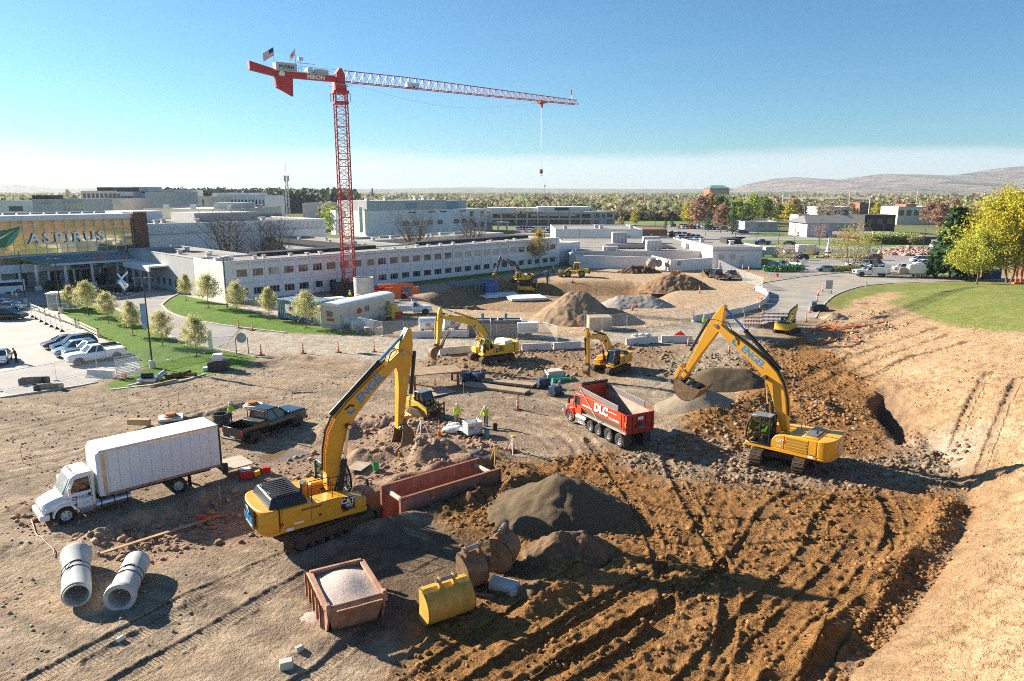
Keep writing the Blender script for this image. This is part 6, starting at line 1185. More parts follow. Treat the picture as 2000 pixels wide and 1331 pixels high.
# ------------------------------------------------------------------ people
SKIN=mat('skin',(.52,.31,.22),.6,0,.05,8);JEAN=mat('denim',(.06,.085,.14),.85,0,.15,9);KHAK=mat('khaki',(.36,.23,.12),.85,0,.12,9);BOOT=mat('boot_leather',(.10,.06,.035),.7,0,.1,9);DARKC=mat('dark_cloth',(.02,.022,.028),.85,0,.1,9);HAIR=mat('hair_brown',(.05,.03,.018),.8);VYEL=mat('vest_yellow',(.72,.62,.03),.7)
def skinmesh(name,pts,edges,rad,m,parent,sub=2):
 me=bpy.data.meshes.new(name);me.from_pydata(pts,edges,[]);me.materials.append(m);o=bpy.data.objects.new(name,me);COL.objects.link(o);o.parent=parent
 me.skin_vertices.new(name='skin')if hasattr(me.skin_vertices,'new')else None
 sk=o.modifiers.new('skin','SKIN');sk.use_smooth_shade=True
 if not me.skin_vertices:
  return o
 for i,r in enumerate(rad):
  v=me.skin_vertices[0].data[i];v.radius=(r,r)if not isinstance(r,tuple)else r;v.use_root=i==0
 ss=o.modifiers.new('sub','SUBSURF');ss.levels=sub;ss.render_levels=sub;return o
def solid(o):
 dg=bpy.context.evaluated_depsgraph_get();me=bpy.data.meshes.new_from_object(o.evaluated_get(dg));o.modifiers.clear();old=o.data;o.data=me;return o
PEOPLE=[]
def person(label,loc,rz,top=LIME,legs=JEAN,hat=WHT,lean=0.,arms=((.25,.35),(.2,.3)),stride=.1,name='person',vest=None,hgt=1.78):
# x forward, y left. arms: (forward swing, elbow bend) for left and right
 p=thing(name,label,'person',loc,rz,None,hgt/1.78);k=math.sin(lean);c=math.cos(lean)
 def L_(x,y,z):dz=z-.95;return (x*c+dz*k,y,.95+dz*c-x*k)
 hip=(0,0,.95);che=L_(0,0,1.32);nk=L_(0,0,1.5);hd0=L_(.02,0,1.57);hd1=L_(.03,0,1.66);hd2=L_(.02,0,1.73)
 pts=[hip,L_(0,0,1.12),che,L_(0,0,1.44),nk,hd0,hd1,hd2];ed=[(i,i+1)for i in range(7)];rad=[(.12,.085),(.12,.085),(.14,.09),(.11,.075),.055,.075,.098,.075]
 jk=[[(0,0,.80),L_(0,0,1.0),che,L_(0,0,1.44)],[(0,1),(1,2),(2,3)],[(.215,.165),(.2,.15),(.21,.15),(.12,.1)]];tr=[[(0,0,1.02)],[],[(.155,.115)]]
 for s,st in ((1,stride),(-1,-stride)):
  i=len(pts);kn=(st*.55+.03,s*.11,.5);an=(st*1.0-.02,s*.12,.09);pts+=[(0,s*.10,.88),kn,an,(st+.14,s*.13,.045)];ed+=[(0,i),(i,i+1),(i+1,i+2),(i+2,i+3)];rad+=[.095,.065,.05,.04]
  j=len(tr[0]);tr[0]+=[(0,s*.10,.86),kn,(an[0],an[1],an[2]+.04)];tr[1]+=[(0,j),(j,j+1),(j+1,j+2)];tr[2]+=[.105,.082,.08]
  sw,eb=arms[0 if s>0 else 1];sh=L_(0,s*.20,1.43);el=(sh[0]+.30*math.sin(sw),sh[1]+s*.05,sh[2]-.30*math.cos(sw));wr=(el[0]+.26*math.sin(sw+eb),el[1]-s*.01,el[2]-.26*math.cos(sw+eb));d=Vector((math.sin(sw+eb),0,-math.cos(sw+eb)))
  i=len(pts);hnd=Vector(wr)+d*.08;pts+=[sh,el,wr,tuple(hnd)];ed+=[(3,i),(i,i+1),(i+1,i+2),(i+2,i+3)];rad+=[.06,.045,.032,(.036,.02)]
  f=Vector((d.z,0,-d.x))*-1
  for q,ln in ((-.028,.07),(-.01,.085),(.01,.08),(.028,.062)):
   n=len(pts);a=hnd+f*q+d*.03;b_=a+d*ln*.55;e=b_+d*ln*.4+Vector((0,-s*.02,0));pts+=[tuple(a),tuple(b_),tuple(e)];ed+=[(i+3,n),(n,n+1),(n+1,n+2)];rad+=[.010,.009,.008]
  n=len(pts);a=Vector(wr)+d*.04+f*.04;pts+=[tuple(a),tuple(a+d*.04+f*.025)];ed+=[(i+2,n),(n,n+1)];rad+=[.011,.009]
  j=len(jk[0]);jk[0]+=[sh,el,tuple(Vector(wr)-d*.02)];jk[1]+=[(3,j),(j,j+1),(j+1,j+2)];jk[2]+=[.078,.062,.05]
  MB().loft([[(st+x,s*.125+y*.9,z)for x,y,z in q]for q in ([(-.10,-.05,0),(.2,-.055,0),(.2,.055,0),(-.10,.05,0)],[(-.10,-.05,.06),(.21,-.05,.05),(.21,.05,.05),(-.10,.05,.06)],[(-.085,-.045,.14),(.05,-.045,.13),(.05,.045,.13),(-.085,.045,.14)])]).build('boot',BOOT,p,bevel=.015)
 PEOPLE.append(skinmesh('body',pts,ed,rad,SKIN,p));PEOPLE.append(skinmesh('jacket',jk[0],jk[1],jk[2],top,p));PEOPLE.append(skinmesh('trousers',tr[0],tr[1],tr[2],legs,p))
 if vest:v=skinmesh('vest',[L_(0,0,1.02),L_(0,0,1.2),L_(0,0,1.38)],[(0,1),(1,2)],[(.195,.15),(.19,.145),(.215,.15)],vest,p);PEOPLE.append(v)
 h=Vector(hd1);fwd=Vector(L_(1,0,1.66))-Vector(L_(0,0,1.66));up=Vector((k,0,c));fc=MB()
 fc.ball(h+fwd*.095-up*.01,.02,6,5,(1,.8,1.3));fc.ball(h+Vector((0,.095,0)),.022,6,4,(.6,.5,1.3)).ball(h-Vector((0,.095,0)),.022,6,4,(.6,.5,1.3));stuff(fc.build('nose_and_ears',SKIN,p));ey=MB()
 for s in (-1,1):ey.ball(h+fwd*.088+up*.012+Vector((0,s*.035,0)),.012,6,4)
 ey.ball(h+fwd*.088-up*.055,.018,6,4,(.5,1.3,.35));stuff(ey.build('eyes_and_mouth',KPRT,p))
 MB().ball(h+up*.015-fwd*.015,.103,10,6,(1,.96,.95)).build('hair',HAIR,p)
 if hat:t=h+up*.055;MB().loft([[tuple(t+fwd*a*math.cos(q)+Vector((0,b_*math.sin(q),0))+up*z+fwd*o)for q in [2*PI*i/14 for i in range(14)]]for a,b_,z,o in ((.165,.13,-.01,.02),(.165,.13,.0,.02),(.125,.115,.01,0),(.115,.108,.06,0),(.075,.07,.105,0),(.02,.02,.115,0))]).build('hard_hat',hat,p)
 return p
def gp(u,v):x,y,z=GH(u,v);return (x,y,z)
person('worker in lime jacket and khaki trousers left of the white tote',gp(893,829),R(-75),LIME,KHAK,GALV,.05,((.25,.25),(.15,.35)))
person('worker in lime jacket and jeans leaning over the white tote',gp(949,832),R(250),LIME,JEAN,WHT,.18,((.35,.2),(.75,.2)),.05)
person('worker in lime jacket beside the black pickup bed',gp(450,826),R(-10),LIME,JEAN,WHT,.1,((.4,.5),(.3,.4)),.04)
person('man in dark clothes bending his head in the left parking lot',(*G(33,709),-.01),R(-150),DARKC,DARKC,None,.22,((.5,.9),(.5,.9)),.06)
person('worker in yellow vest and brown trousers, leftmost of three on the back pit',gp(1250,575),R(-60),KHAK,KHAK,WHT,0,vest=VYEL);person('worker in yellow vest and jeans, middle of three on the back pit',gp(1261,574.5),R(-80),LIME,JEAN,WHT,0,vest=VYEL);person('worker in yellow vest, rightmost of three on the back pit',gp(1266,572.5),R(200),DARKC,JEAN,WHT,0,vest=VYEL)
person('worker in lime jacket by the tower crane foot',gp(683,587),R(-30),LIME,DARKC,WHT,.05);person('worker in green jacket standing behind the wheel loader bucket',gp(1080,533),R(0),LIME,DARKC,WHT,.1)
person('worker partly hidden behind the right excavator arm on the road',gp(1374,641),R(-90),LIME,JEAN,WHT,0.)
for o in PEOPLE:solid(o)
# ================================================================== things standing on the site
def at(u,v):x,y,z=GH(u,v);return Vector((x,y,z))
# ---- tower crane
CRED=mat('crane_red',(.52,.03,.03),.45,0,.06,.5,dirt=.08);CGRY=mat('crane_grey',(.55,.54,.52),.55,0,.06,1)
def truss(m,a,b_,w0,w1,n,r,tri=False,br=None):
 a=Vector(a);b_=Vector(b_);d=(b_-a).normalized();s=Vector((0,0,1)).cross(d)if abs(d.z)<.9 else Vector((1,0,0));s.normalize();t=d.cross(s);br=br or r*.55
 def ring_(k):p=a.lerp(b_,k/n);w=w0+(w1-w0)*k/n;return [p+s*w/2+t*w/2,p-s*w/2+t*w/2,p-s*w/2-t*w/2,p+s*w/2-t*w/2]
 R_=[ring_(k)for k in range(n+1)]
 for i in range(4):m.tube([R_[0][i],R_[-1][i]],r,5)
 for k in range(n):
  for i in range(4):
   j=(i+1)%4
   if k%2:m.tube([R_[k][i],R_[k+1][j]],br,4)
   else:m.tube([R_[k][j],R_[k+1][i]],br,4)
   m.tube([R_[k][i],R_[k][j]],br*.9,4)
def crane():
 bx,by=G(683,573);p=thing('tower_crane','red lattice tower crane with long jib and flags on its counter-jib','crane',(bx,by,0),0)
 Hm=36.2;rot=R(24);base=MB().b(-3.1,3.1,-3.1,3.1,0,1.9).build('base_box',mat('shuttering',(.045,.035,.03),.8),p);base.rotation_euler=(0,0,rot)
 sec_h=(Hm-1.5)/6
 for k in range(6):
  m=MB();truss(m,(0,0,1.5+k*sec_h),(0,0,1.5+(k+1)*sec_h-.03),2.1,2.1,5,.11);o=m.build('mast_section',CRED,p,smooth=.7);o.rotation_euler=(0,0,rot)
  l=MB();l.tube([(.4,.3,1.5+k*sec_h),(.4,.3,1.5+(k+1)*sec_h)],.04,4).tube([(.8,.3,1.5+k*sec_h),(.8,.3,1.5+(k+1)*sec_h)],.04,4)
  for q in range(12):l.tube([(.4,.3,1.7+k*sec_h+q*.46),(.8,.3,1.7+k*sec_h+q*.46)],.025,4)
  l.box((-.2,0,1.6+k*sec_h),(1.5,1.3,.06));l.build('ladder',GALV,o,smooth=.7)
# slewing head
 jd=None;j0=Vector((0,0,Hm+3.3));yj=R(58.)
 T=Matrix.Rotation(R(JIB_AZ),4,'Z')
 h=MB(Matrix.Rotation(rot,4,'Z')).box((0,0,Hm+.2),(2.7,2.7,.5)).box((0,0,Hm-1.6),(2.5,2.5,.4)).box((0,0,Hm+1.0),(2.0,2.0,1.2)).build('slewing_ring',CRED,p,bevel=.04);g=MB(T)
 for q in ((1.3,1.3),(1.3,-1.3),(-1.3,1.3),(-1.3,-1.3)):g.tube([(q[0],q[1],Hm-1.4),(q[0],q[1],Hm+.1)],.09,5)
 g.tube([(-1.7,-1.7,Hm+1.4),(1.7,-1.7,Hm+1.4),(1.7,1.7,Hm+1.4),(-1.7,1.7,Hm+1.4),(-1.7,-1.7,Hm+1.4)],.05,5).build('platform_rail',CGRY,p)
 MB(T).box((0,0,Hm+2.3),(1.6,1.3,1.9)).prism([(-.9,Hm+3.2),(.9,Hm+3.2),(.35,Hm+4.3),(-.1,Hm+4.3)],-.5,.5).build('tower_head',CRED,p,bevel=.04)
 cb=MB(T).box((.4,1.9,Hm+1.5),(1.7,1.2,1.9),t=.9).build('operator_cab',CGRY,p,bevel=.05);MB(T).box((.5,1.92,Hm+1.8),(1.75,1.1,1.0)).build('cab_window',WING,cb,smooth=0)
# counter-jib
 cj=MB(T);cj.b(-11.6,-.8,-.55,.55,Hm+1.9,Hm+2.75).build('counter_jib',CRED,p,bevel=.04)
 pl=MB(T);pl.b(-12.0,-1.0,-1.2,1.2,Hm+2.78,Hm+2.86)
 for s in (-1,1):
  pl.tube([(-12,s*1.2,Hm+3.8),(-1,s*1.2,Hm+3.8)],.035,4)
  for k in range(9):pl.tube([(-12+k*1.37,s*1.2,Hm+2.86),(-12+k*1.37,s*1.2,Hm+3.8)],.03,4)
 pl.build('walkway',CGRY,p);MB(T).prism([(-15.9,Hm+2.6),(-11.4,Hm+1.9),(-11.4,Hm+3.0),(-15.9,Hm+4.0)],-.5,.5).build('rear_sail',CRED,p,bevel=.03)
 for k,x in enumerate((-10.9,-10.2)):MB(T).prism([(x-1.0,Hm+2.0),(x+1.9-k*.2,Hm+2.0),(x+1.6,Hm-.9-.2*k),(x-.8,Hm+.1)],-.8+.85*k,-.02+.85*k).build('counterweight',CRED,p,bevel=.03)
 MB(T).box((-9.8,0,Hm+3.5),(3.6,1.7,1.4)).build('winch_house',CGRY,p,bevel=.04);MB(T).cyl((-5.6,-.8,Hm+3.4),(-5.6,.8,Hm+3.4),.55,n=14).build('winch_drum',GALV,p);MB(T).box((-3.6,-.2,Hm+3.3),(2.6,1.0,.9)).build('control_cabinet',CGRY,p,bevel=.03)
 MB(T).tube([(-6.8,.5,Hm+2.9),(-6.8,.5,Hm+5.2)],.06,5).tube([(-7.6,.5,Hm+4.6),(-4.2,.5,Hm+4.6)],.06,5).box((-6.8,.5,Hm+5.3),(.8,.5,.5)).build('service_hoist',GALV,p)
 text(p,'MIRON',1.0,WPRT,T@Vector((-4.6,-.58,Hm+2.32)),T.to_3x3()@Vector((1,0,0)),(0,0,1),.02,.04);text(p,'POTAIN',.7,KPRT,T@Vector((-9.8,-.87,Hm+3.5)),T.to_3x3()@Vector((1,0,0)),(0,0,1),.02,.02)
 MB(T).lathe([(.02,0),(.55,0),(.55,.03),(.02,.03)],(-10.6,-.60,Hm+2.3),'Y',14).build('round_badge',WPRT,p)
# jib in sections
 Lj=JIB_L;n=9;za,zb=Hm+2.1,Hm+2.1+JIB_RISE
 for k in range(n):
  m=MB(T);x0,x1=.9+k*(Lj-.9)/n,.9+(k+1)*(Lj-.9)/n-.04;f=lambda x:za+(zb-za)*x/Lj;hh=lambda x:1.9-1.0*max(0,(x/Lj-.25))/.75
  for y in (-.7,.7):m.tube([(x0,y,f(x0)),(x1,y,f(x1))],.075,5)
  m.tube([(x0,0,f(x0)+hh(x0)),(x1,0,f(x1)+hh(x1))],.085,5);nb=4
  for q in range(nb):
   a,c=x0+(x1-x0)*q/nb,x0+(x1-x0)*(q+1)/nb;mid_=(a+c)/2
   for y in (-.7,.7):m.tube([(a,y,f(a)),(mid_,0,f(mid_)+hh(mid_))],.04,4);m.tube([(mid_,0,f(mid_)+hh(mid_)),(c,y,f(c))],.04,4)
   m.tube([(a,-.7,f(a)),(a,.7,f(a))],.035,4);m.tube([(a,-.7,f(a)),(c,.7,f(c))],.03,4)
  m.build('jib_section',CRED,p,smooth=.7)
 xt=JIB_L*JIB_TR;zt=za+(zb-za)*xt/Lj;tr=MB(T).b(xt-.9,xt+.9,-.8,.8,zt-.45,zt-.12).box((xt,0,zt-.9),(.5,.5,.9)).build('trolley',CRED,p,bevel=.03)
 zh=HOOK_Z;m=MB(T)
 for q in ((-.35,-.3),(.35,.3)):m.tube([(xt+q[0],q[1],zt-.5),(xt+q[0]*.6,q[1]*.6,zh+.9)],.035,4)
 m.build('hoist_rope',GALV,tr);hb=MB(T).box((xt,0,zh+.5),(.8,.45,.9),t=.8).build('hook_block',CRED,tr,bevel=.04);MB(T).tube([(xt,0,zh+.05),(xt,0,zh-.3),(xt+.2,0,zh-.5),(xt+.35,0,zh-.3)],.08,6).build('hook',STL,hb)
 m=MB(T);m.tube([(2,0,za-.1)]+[(2+(xt-2)*k/14,0,za+(zb-za)*(2+(xt-2)*k/14)/Lj-.2-2.6*math.sin(PI*k/14))for k in range(1,14)]+[(xt,0,zt-.4)],.025,4).build('slack_cable',GALV,p)
 mw=MB(T).box((Lj*.26,0,f(Lj*.26)+.5),(2.6,1.0,.9)).build('trolley_winch',GALV,p,bevel=.03)
# flags
 def flag(x,ht,w,hh,kind):
  po=MB(T).tube([(x,0,Hm+3.2),(x,0,Hm+4.2+ht)],.05,5).build('flag_pole',GALV,p);xs=[i/8 for i in range(9)]
  def strip(z0,z1,m_,nm,u0=0.,u1=1.,off=0.):
   vs=[];q=MB(T);pts=[u0+(u1-u0)*i/8 for i in range(9)];zz=Hm+4.2+ht
   A=[(x-w*u*.55,.12*math.sin(u*6)+.15*u+off,zz-z0*hh-.9*u*hh)for u in pts];B=[(x-w*u*.55,.12*math.sin(u*6)+.15*u+off,zz-z1*hh-.9*u*hh)for u in pts]
   q.add(A+B+[(a[0],a[1]+.02,a[2])for a in A+B],[(i,i+1,i+10,i+9)for i in range(8)]+[(i+19,i+18,i+27,i+28)for i in range(8)]);q.build(nm,m_,po,smooth=.7)
  if kind=='us':
   for k in range(13):strip(k/13,(k+1)/13,RED if k%2==0 else WPRT,'flag_stripe')
   strip(0,.54,mat('flag_blue',(.02,.04,.16),.7),'flag_canton',0,.42,-.03)
  else:strip(0,1,WPRT,'flag_field');strip(.3,.7,ORG,'flag_mark',.25,.75,-.03)
 flag(-11.6,2.4,3.2,1.3,'us');flag(-7.9,2.6,1.7,1.2,'w')
 fl=MB(T).tube([(Lj-1.6,0,zb+.9),(Lj-1.6,0,zb+3)],.04,4).build('flag_pole',GALV,p);MB(T).b(Lj-1.9,Lj-1.6,-.02,.02,zb+1.9,zb+3).build('flag_field',ORG,fl,smooth=0)
JIB_AZ,JIB_L,JIB_RISE,JIB_TR,HOOK_Z=36.,56.3,-.2,.82,22.8
crane()
# ---- concrete pipes
def pipe(label,a,b_,ro=.62,bell=True):
 a=Vector(a);b_=Vector(b_);d=b_-a;p=thing('concrete_pipe',label,'pipe',((a.x+b_.x)/2,(a.y+b_.y)/2,HF((a.x+b_.x)/2,(a.y+b_.y)/2)),math.atan2(d.y,d.x),'concrete pipes lying in the foreground');L=d.length/2;ri=ro*.81;z=ro+.02
 pr=[(ri,-L),(ro*1.13,-L),(ro*1.16,-L+.1),(ro*1.16,-L+.3),(ro,-L+.48),(ro,L-.12),(ro*.9,L-.12),(ro*.88,L),(ri,L),(ri,-L)]if bell else [(ri,-L),(ro*.9,-L),(ro*.92,-L+.12),(ro,-L+.12),(ro,L-.5),(ro*1.16,L-.32),(ro*1.16,L),(ri,L),(ri,-L)]
 z=ro*1.1;fix(MB().lathe(pr,(0,0,z),'X',40,False).build('barrel',CONCP,p,smooth=.6));rp=mat('sling_rope',(.06,.06,.065),.8)
 for x in (-.25,.2):MB().lathe([(ro+.0,x-.02),(ro+.035,x),(ro+.0,x+.02)],(0,0,z),'X',32,False).build('sling',rp,p)
 MB().tube(smoothline([(-.25,.1,z+ro+.02),(-.5,.3,z+ro*.98),(-.2,.45,z+ro*.92),(.2,.2,z+ro+.02),(.3,-.2,z+ro+.02),(0,-.4,z+ro*.95)],2),.025,5).build('loose_rope',rp,p)
pipe('concrete pipe at lower left, left of the pair, groove end to the viewer',at(153,1188)+Vector((0,.0,0)),at(152,1108),.62,False);pipe('concrete pipe at lower left, right of the pair, bell end to the viewer',at(236,1192),at(272,1118),.60,True)
# ---- bedding box heaped with gravel
def bedding_box():
 a=Vector((*G(640,1240),0));b_=Vector((*G(752,1192),0));c=Vector((*G(606,1152),0));d=(b_-a).normalized();W_=2.5;D_=3.2
 p=thing('bedding_box','rusty steel bedding box heaped with pink-grey gravel in the foreground','steel box',(a.x,a.y,HF(a.x+.5,a.y+1)),R(28));h=1.05;PNK=mat('rust_pale',(.42,.21,.13),.75,.1,.25,1.5,dirt=.5,dcol=(.48,.36,.27))
 for q,nm in ((((0,0),(W_,0),(W_*.92,.35),(W_*.08,.35)),'front_panel'),(((0,D_),(W_,D_),(W_*.92,D_-.12),(W_*.08,D_-.12)),'rear_panel')):pass
 MB().hull([(.25,.1,0),(W_-.25,.1,0),(W_-.25,.16,0),(.25,.16,0)],[(0,-.36,h+.12),(W_,-.36,h+.12),(W_,-.3,h+.12),(0,-.3,h+.12)]).build('front_panel',PNK,p,smooth=0)
 MB().b(0,W_,D_-.08,D_,0,h+.25).build('rear_panel',PNK,p,smooth=0)
 for s,x in ((1,0),(-1,W_)):
  MB().prism([(-.35,0),(D_,0),(D_,h+.2),(-.35,h+.2)],x if s>0 else x-.07,x+.07 if s>0 else x).T
  m=MB(Matrix(((0,1,0,0),(1,0,0,0),(0,0,1,0),(0,0,0,1))));m.prism([(.1,0),(D_,0),(D_,h+.2),(-.3,h+.2),(-.38,h*.82)],x-.04,x+.04);fix(m.build('side_panel',PNK,p,smooth=0))
  for k in range(5):MB().b(x-s*.16-.03,x-s*.16+.03+.0,.5+k*.72,.62+k*.72,.05,h+.1).b(x-s*.2,x,.5+k*.72,.62+k*.72,.05,h+.1).build('rib',PNK,p,smooth=0)
  MB().b(x-.14,x+.14,-.3,D_,h+.202,h+.32).build('top_rail',PNK,p,bevel=.03);MB().b(x-.1,x+.1,-.55,-.25,h+.1,h+.62).build('lug',PNK,p,bevel=.04)
 MB().b(0,W_,D_-.14,D_+.06,h+.252,h+.38).build('top_rail',PNK,p,bevel=.03);MB().cyl((0,-.38,h+.35),(W_,-.38,h+.35),.14,n=14).build('cross_tube',PNK,p)
 N_=40;xs=np.linspace(.06,W_-.06,N_);ys=np.linspace(-.24,D_-.1,N_);X,Y=np.meshgrid(xs,ys);Z=h*1.02+.5*np.exp(-(((X-W_/2)/.95)**2+((Y-D_*.5)/1.35)**2))+.02*fbm(X*12,Y*12,4,2);I,J=np.meshgrid(np.arange(N_-1),np.arange(N_-1));q=(J*N_+I).ravel()
 o=arrays('gravel_heap',np.stack([X.ravel(),Y.ravel(),Z.ravel()],1),np.stack([q,q+1,q+N_+1,q+N_],1),GRVP,p,smooth=True);stuff(o)
GRVP=mat('pink_gravel',(.56,.46,.41),.95,0,.25,22,bump=.9,bscale=34);GRVD=mat('dark_gravel',(.125,.086,.046),.95,0,.3,16,bump=.9,bscale=26);GRVG=mat('grey_gravel',(.29,.23,.16),.95,0,.28,14,bump=.9,bscale=22);SOILM=mat('loose_soil',(.26,.155,.08),.95,0,.3,3,bump=.8,bscale=9);SOILD=mat('dark_soil',(.16,.095,.05),.95,0,.3,3,bump=.8,bscale=9)
bedding_box()
# ---- heaps
def heap(name,label,c,rx,ry,h,m,rz=0.,seed=1,lump=.06,sharp=1.0,ridge=0.,cat='gravel pile',n=84):
 p_=np.linspace(-1.25,1.25,n);X,Y=np.meshgrid(p_,p_);r=np.maximum(0,np.sqrt(np.maximum(np.abs(X)-ridge,0)**2/(1-ridge)**2+Y**2)*(1+.22*fbm(X*1.6+seed,Y*1.6,seed,3)))
 Z=h*np.clip(1-r**sharp,0,1)*(1+.1*fbm(X*2,Y*2,seed+3,2))-.25*sstep(.93,1.08,r);Z=Z-.03*h*np.exp(-(r/.1)**2);Z=Z+lump*(fbm(X*rx*1.6,Y*ry*1.6,seed+9,4))*2*(r<1.02)
 ca,sa=math.cos(rz),math.sin(rz);x=X*rx;y=Y*ry;gx,gy=c[0]+x*ca-y*sa,c[1]+x*sa+y*ca;I,J=np.meshgrid(np.arange(n-1),np.arange(n-1));q=(J*n+I).ravel();z0=HF(*c[:2])if len(c)<3 else c[2]
 V=np.stack([x.ravel(),y.ravel(),Z.ravel()],1);F=np.stack([q,q+1,q+n+1,q+n],1);keep=(r.ravel()[F]<1.12).any(1);o=arrays(name,V,F[keep],m,None,smooth=True);o.location=(c[0],c[1],z0-.08);o.rotation_euler=(0,0,rz);return tag(o,label,cat)
heap('gravel_pile','large dark gravel pile in the foreground between the two big excavators',(2.9,40.0),4.5,3.8,2.6,GRVD,seed=3,lump=.2,sharp=1.0)
rocks('pile_toe_stones',[(2.9+5.6*math.cos(t*.5236),40+4.8*math.sin(t*.5236))for t in range(12)],900,.03,.13,[(.13,.10,.065),(.17,.13,.085)],31,power=3)
heap('soil_pile','dark brown clod pile beside the foreground gravel pile',G(1110,1085),2.5,1.5,1.25,SOILD,.2,5,.3,1.0,.3,'soil pile');heap('soil_pile','small clod heap in front of the dark soil pile',G(1052,1165),1.0,.8,.55,SOILD,0,6,.2,1,0,'soil pile',50)
heap('gravel_pile','grey gravel pile left of the right excavator bucket',G(1365,795),4.2,3.2,2.0,GRVG,.3,8,.05);heap('gravel_pile','dark gravel pile behind the right excavator arm',G(1420,752),5.0,2.8,2.0,GRVD,-.1,9,.06,1.15,.3)
heap('soil_pile','large brown earth pile in the middle of the back site',G(1128,625),7.2,6.0,4.6,mat('brown_fill',(.30,.20,.12),.95,0,.22,1.2,bump=.6,bscale=5),0,11,.25,1.05,.1,'soil pile');heap('soil_pile','low brown shoulder right of the large earth pile',G(1185,628),6.0,4,2.2,MATS['brown_fill'],0,12,.2,1.1,.2,'soil pile')
heap('gravel_pile','pair of grey gravel mounds on the back site',G(1240,597),7.5,4,2.3,mat('grey_heap',(.36,.31,.27),.95,0,.15,2,bump=.4,bscale=6),0,13,.15,1.1,.35);heap('soil_pile','brown soil pile at the right of the back pit',G(1320,562),7.5,5,3.2,mat('brown_fill2',(.25,.145,.075),.95,0,.22,1.2,bump=.6,bscale=5),0,14,.35,1.05,.2,'soil pile')
heap('soil_pile','low brown soil ridge left of the white slabs',G(905,588),6.5,2.6,1.8,MATS['brown_fill2'],.1,15,.4,1,.3,'soil pile',60);heap('soil_pile','small brown soil heap right of the low ridge',G(945,592),3.2,2,1.3,MATS['brown_fill2'],.1,16,.3,1,.1,'soil pile',50);heap('root_pile','heap of dark roots and brush on the back site',G(1248,533),5.5,2.4,1.7,mat('brush',(.15,.08,.04),.95,0,.4,3,bump=1,bscale=6),0,17,.6,.9,.3,'brush pile',60)
heap('soil_pile','fresh spoil heap left of the mini excavator',GT(1508,640)[:2],2.2,1.4,.9,SOILM,.3,18,.25,1,.2,'soil pile',50);heap('soil_pile','small sandy heap behind the mini excavator',GT(1630,622)[:2],2.4,1.6,.9,mat('sandy',(.42,.30,.19),.95,0,.2,2,bump=.5,bscale=8),.2,19,.15,1,.1,'soil pile',50);heap('gravel_pile','small spill of pink gravel beside the bedding box',G(607,1205),1.0,.8,.16,GRVP,0,20,.02,1.2,0,'gravel',40)
# ---- trench shield
def shield():
 a=Vector((*G(745,950,.95),0));b_=Vector((*G(935,896,.95),0));c=Vector((*G(793,968,.95),0));d=(b_-a);L=d.length;d.normalize();n=Vector((d.y,-d.x,0));W_=2.35
 p=thing('trench_shield','rusty red steel trench shield sunk in the open trench','trench box',(a.x,a.y,-1.62),math.atan2(d.y,d.x));h=2.55;RS=mat('shield_red',(.36,.14,.095),.65,.1,.3,.9,dirt=.55,dcol=(.42,.27,.18),bump=.2)
 for y in (0,-W_):
  w=MB().b(0,L,y-.07,y+.07,0,h).build('side_wall',RS,p,bevel=.015);MB().b(-.02,L+.02,y-.1,y+.1,h+.001,h+.06).build('top_edge',RUST,w,smooth=0)
  for x in (L*.3,L*.72):
   for zz in (h-.28,h-.52):MB().b(x-.09,x+.09,y-.085,y+.085,zz-.06,zz+.06).build('pin_socket',ORG if zz>2.2 else mat('socket_pale',(.6,.35,.22),.6),w,smooth=0)
  for x in (0,L):MB().b(x-.06,x+.06,y-.11,y+.11,0,h+.02).build('end_post',RUST,w,smooth=0)
 for x in (.35,L-.35):
  for zz in (.35,h-.35):MB().cyl((x,0,zz),(x,-W_,zz),.16,n=14).build('spreader',mat('spreader_pale',(.55,.40,.30),.6,0,.15,2,dirt=.3),p)
shield()
# ---- loose excavator buckets
def loose_bucket(label,c,rz,w,s,m,tilt,roll=0.,teeth=0,zoff=None):
 z=HF(*c);p=thing('excavator_bucket',label,'bucket',(c[0],c[1],z),rz,'loose buckets in the foreground');T=Matrix.Translation((0,0,zoff if zoff is not None else .9*s))@Matrix.Rotation(tilt,4,'Y')@Matrix.Rotation(roll,4,'X');bucket_parts(p,w,s,T,m,teeth)
loose_bucket('yellow smooth-edged excavator bucket lying nearest the viewer',G(866,1198),R(-58),2.35,1.12,YELB,-.45,0,0,1.36);loose_bucket('rusty brown excavator bucket behind the yellow one',G(912,1140),R(-50),1.2,1.25,RUSTB,-.35,0,5,1.5);loose_bucket('tall rusty brown excavator bucket at the back of the three',G(968,1105),R(-15),1.5,1.3,RUSTB,-.45,0,5,1.5)
def chunk(label,c,dims,rz,m=CONC,name='concrete_chunk',rx=0.,ry=0.,cat='rubble'):
 o=MB().box((0,0,0),dims,0,rx,ry,.92,.95).build(name,m,None,bevel=.03);o.location=(c[0],c[1],HF(*c)+dims[2]*.4);o.rotation_euler=(0,0,rz);return tag(o,label,cat)
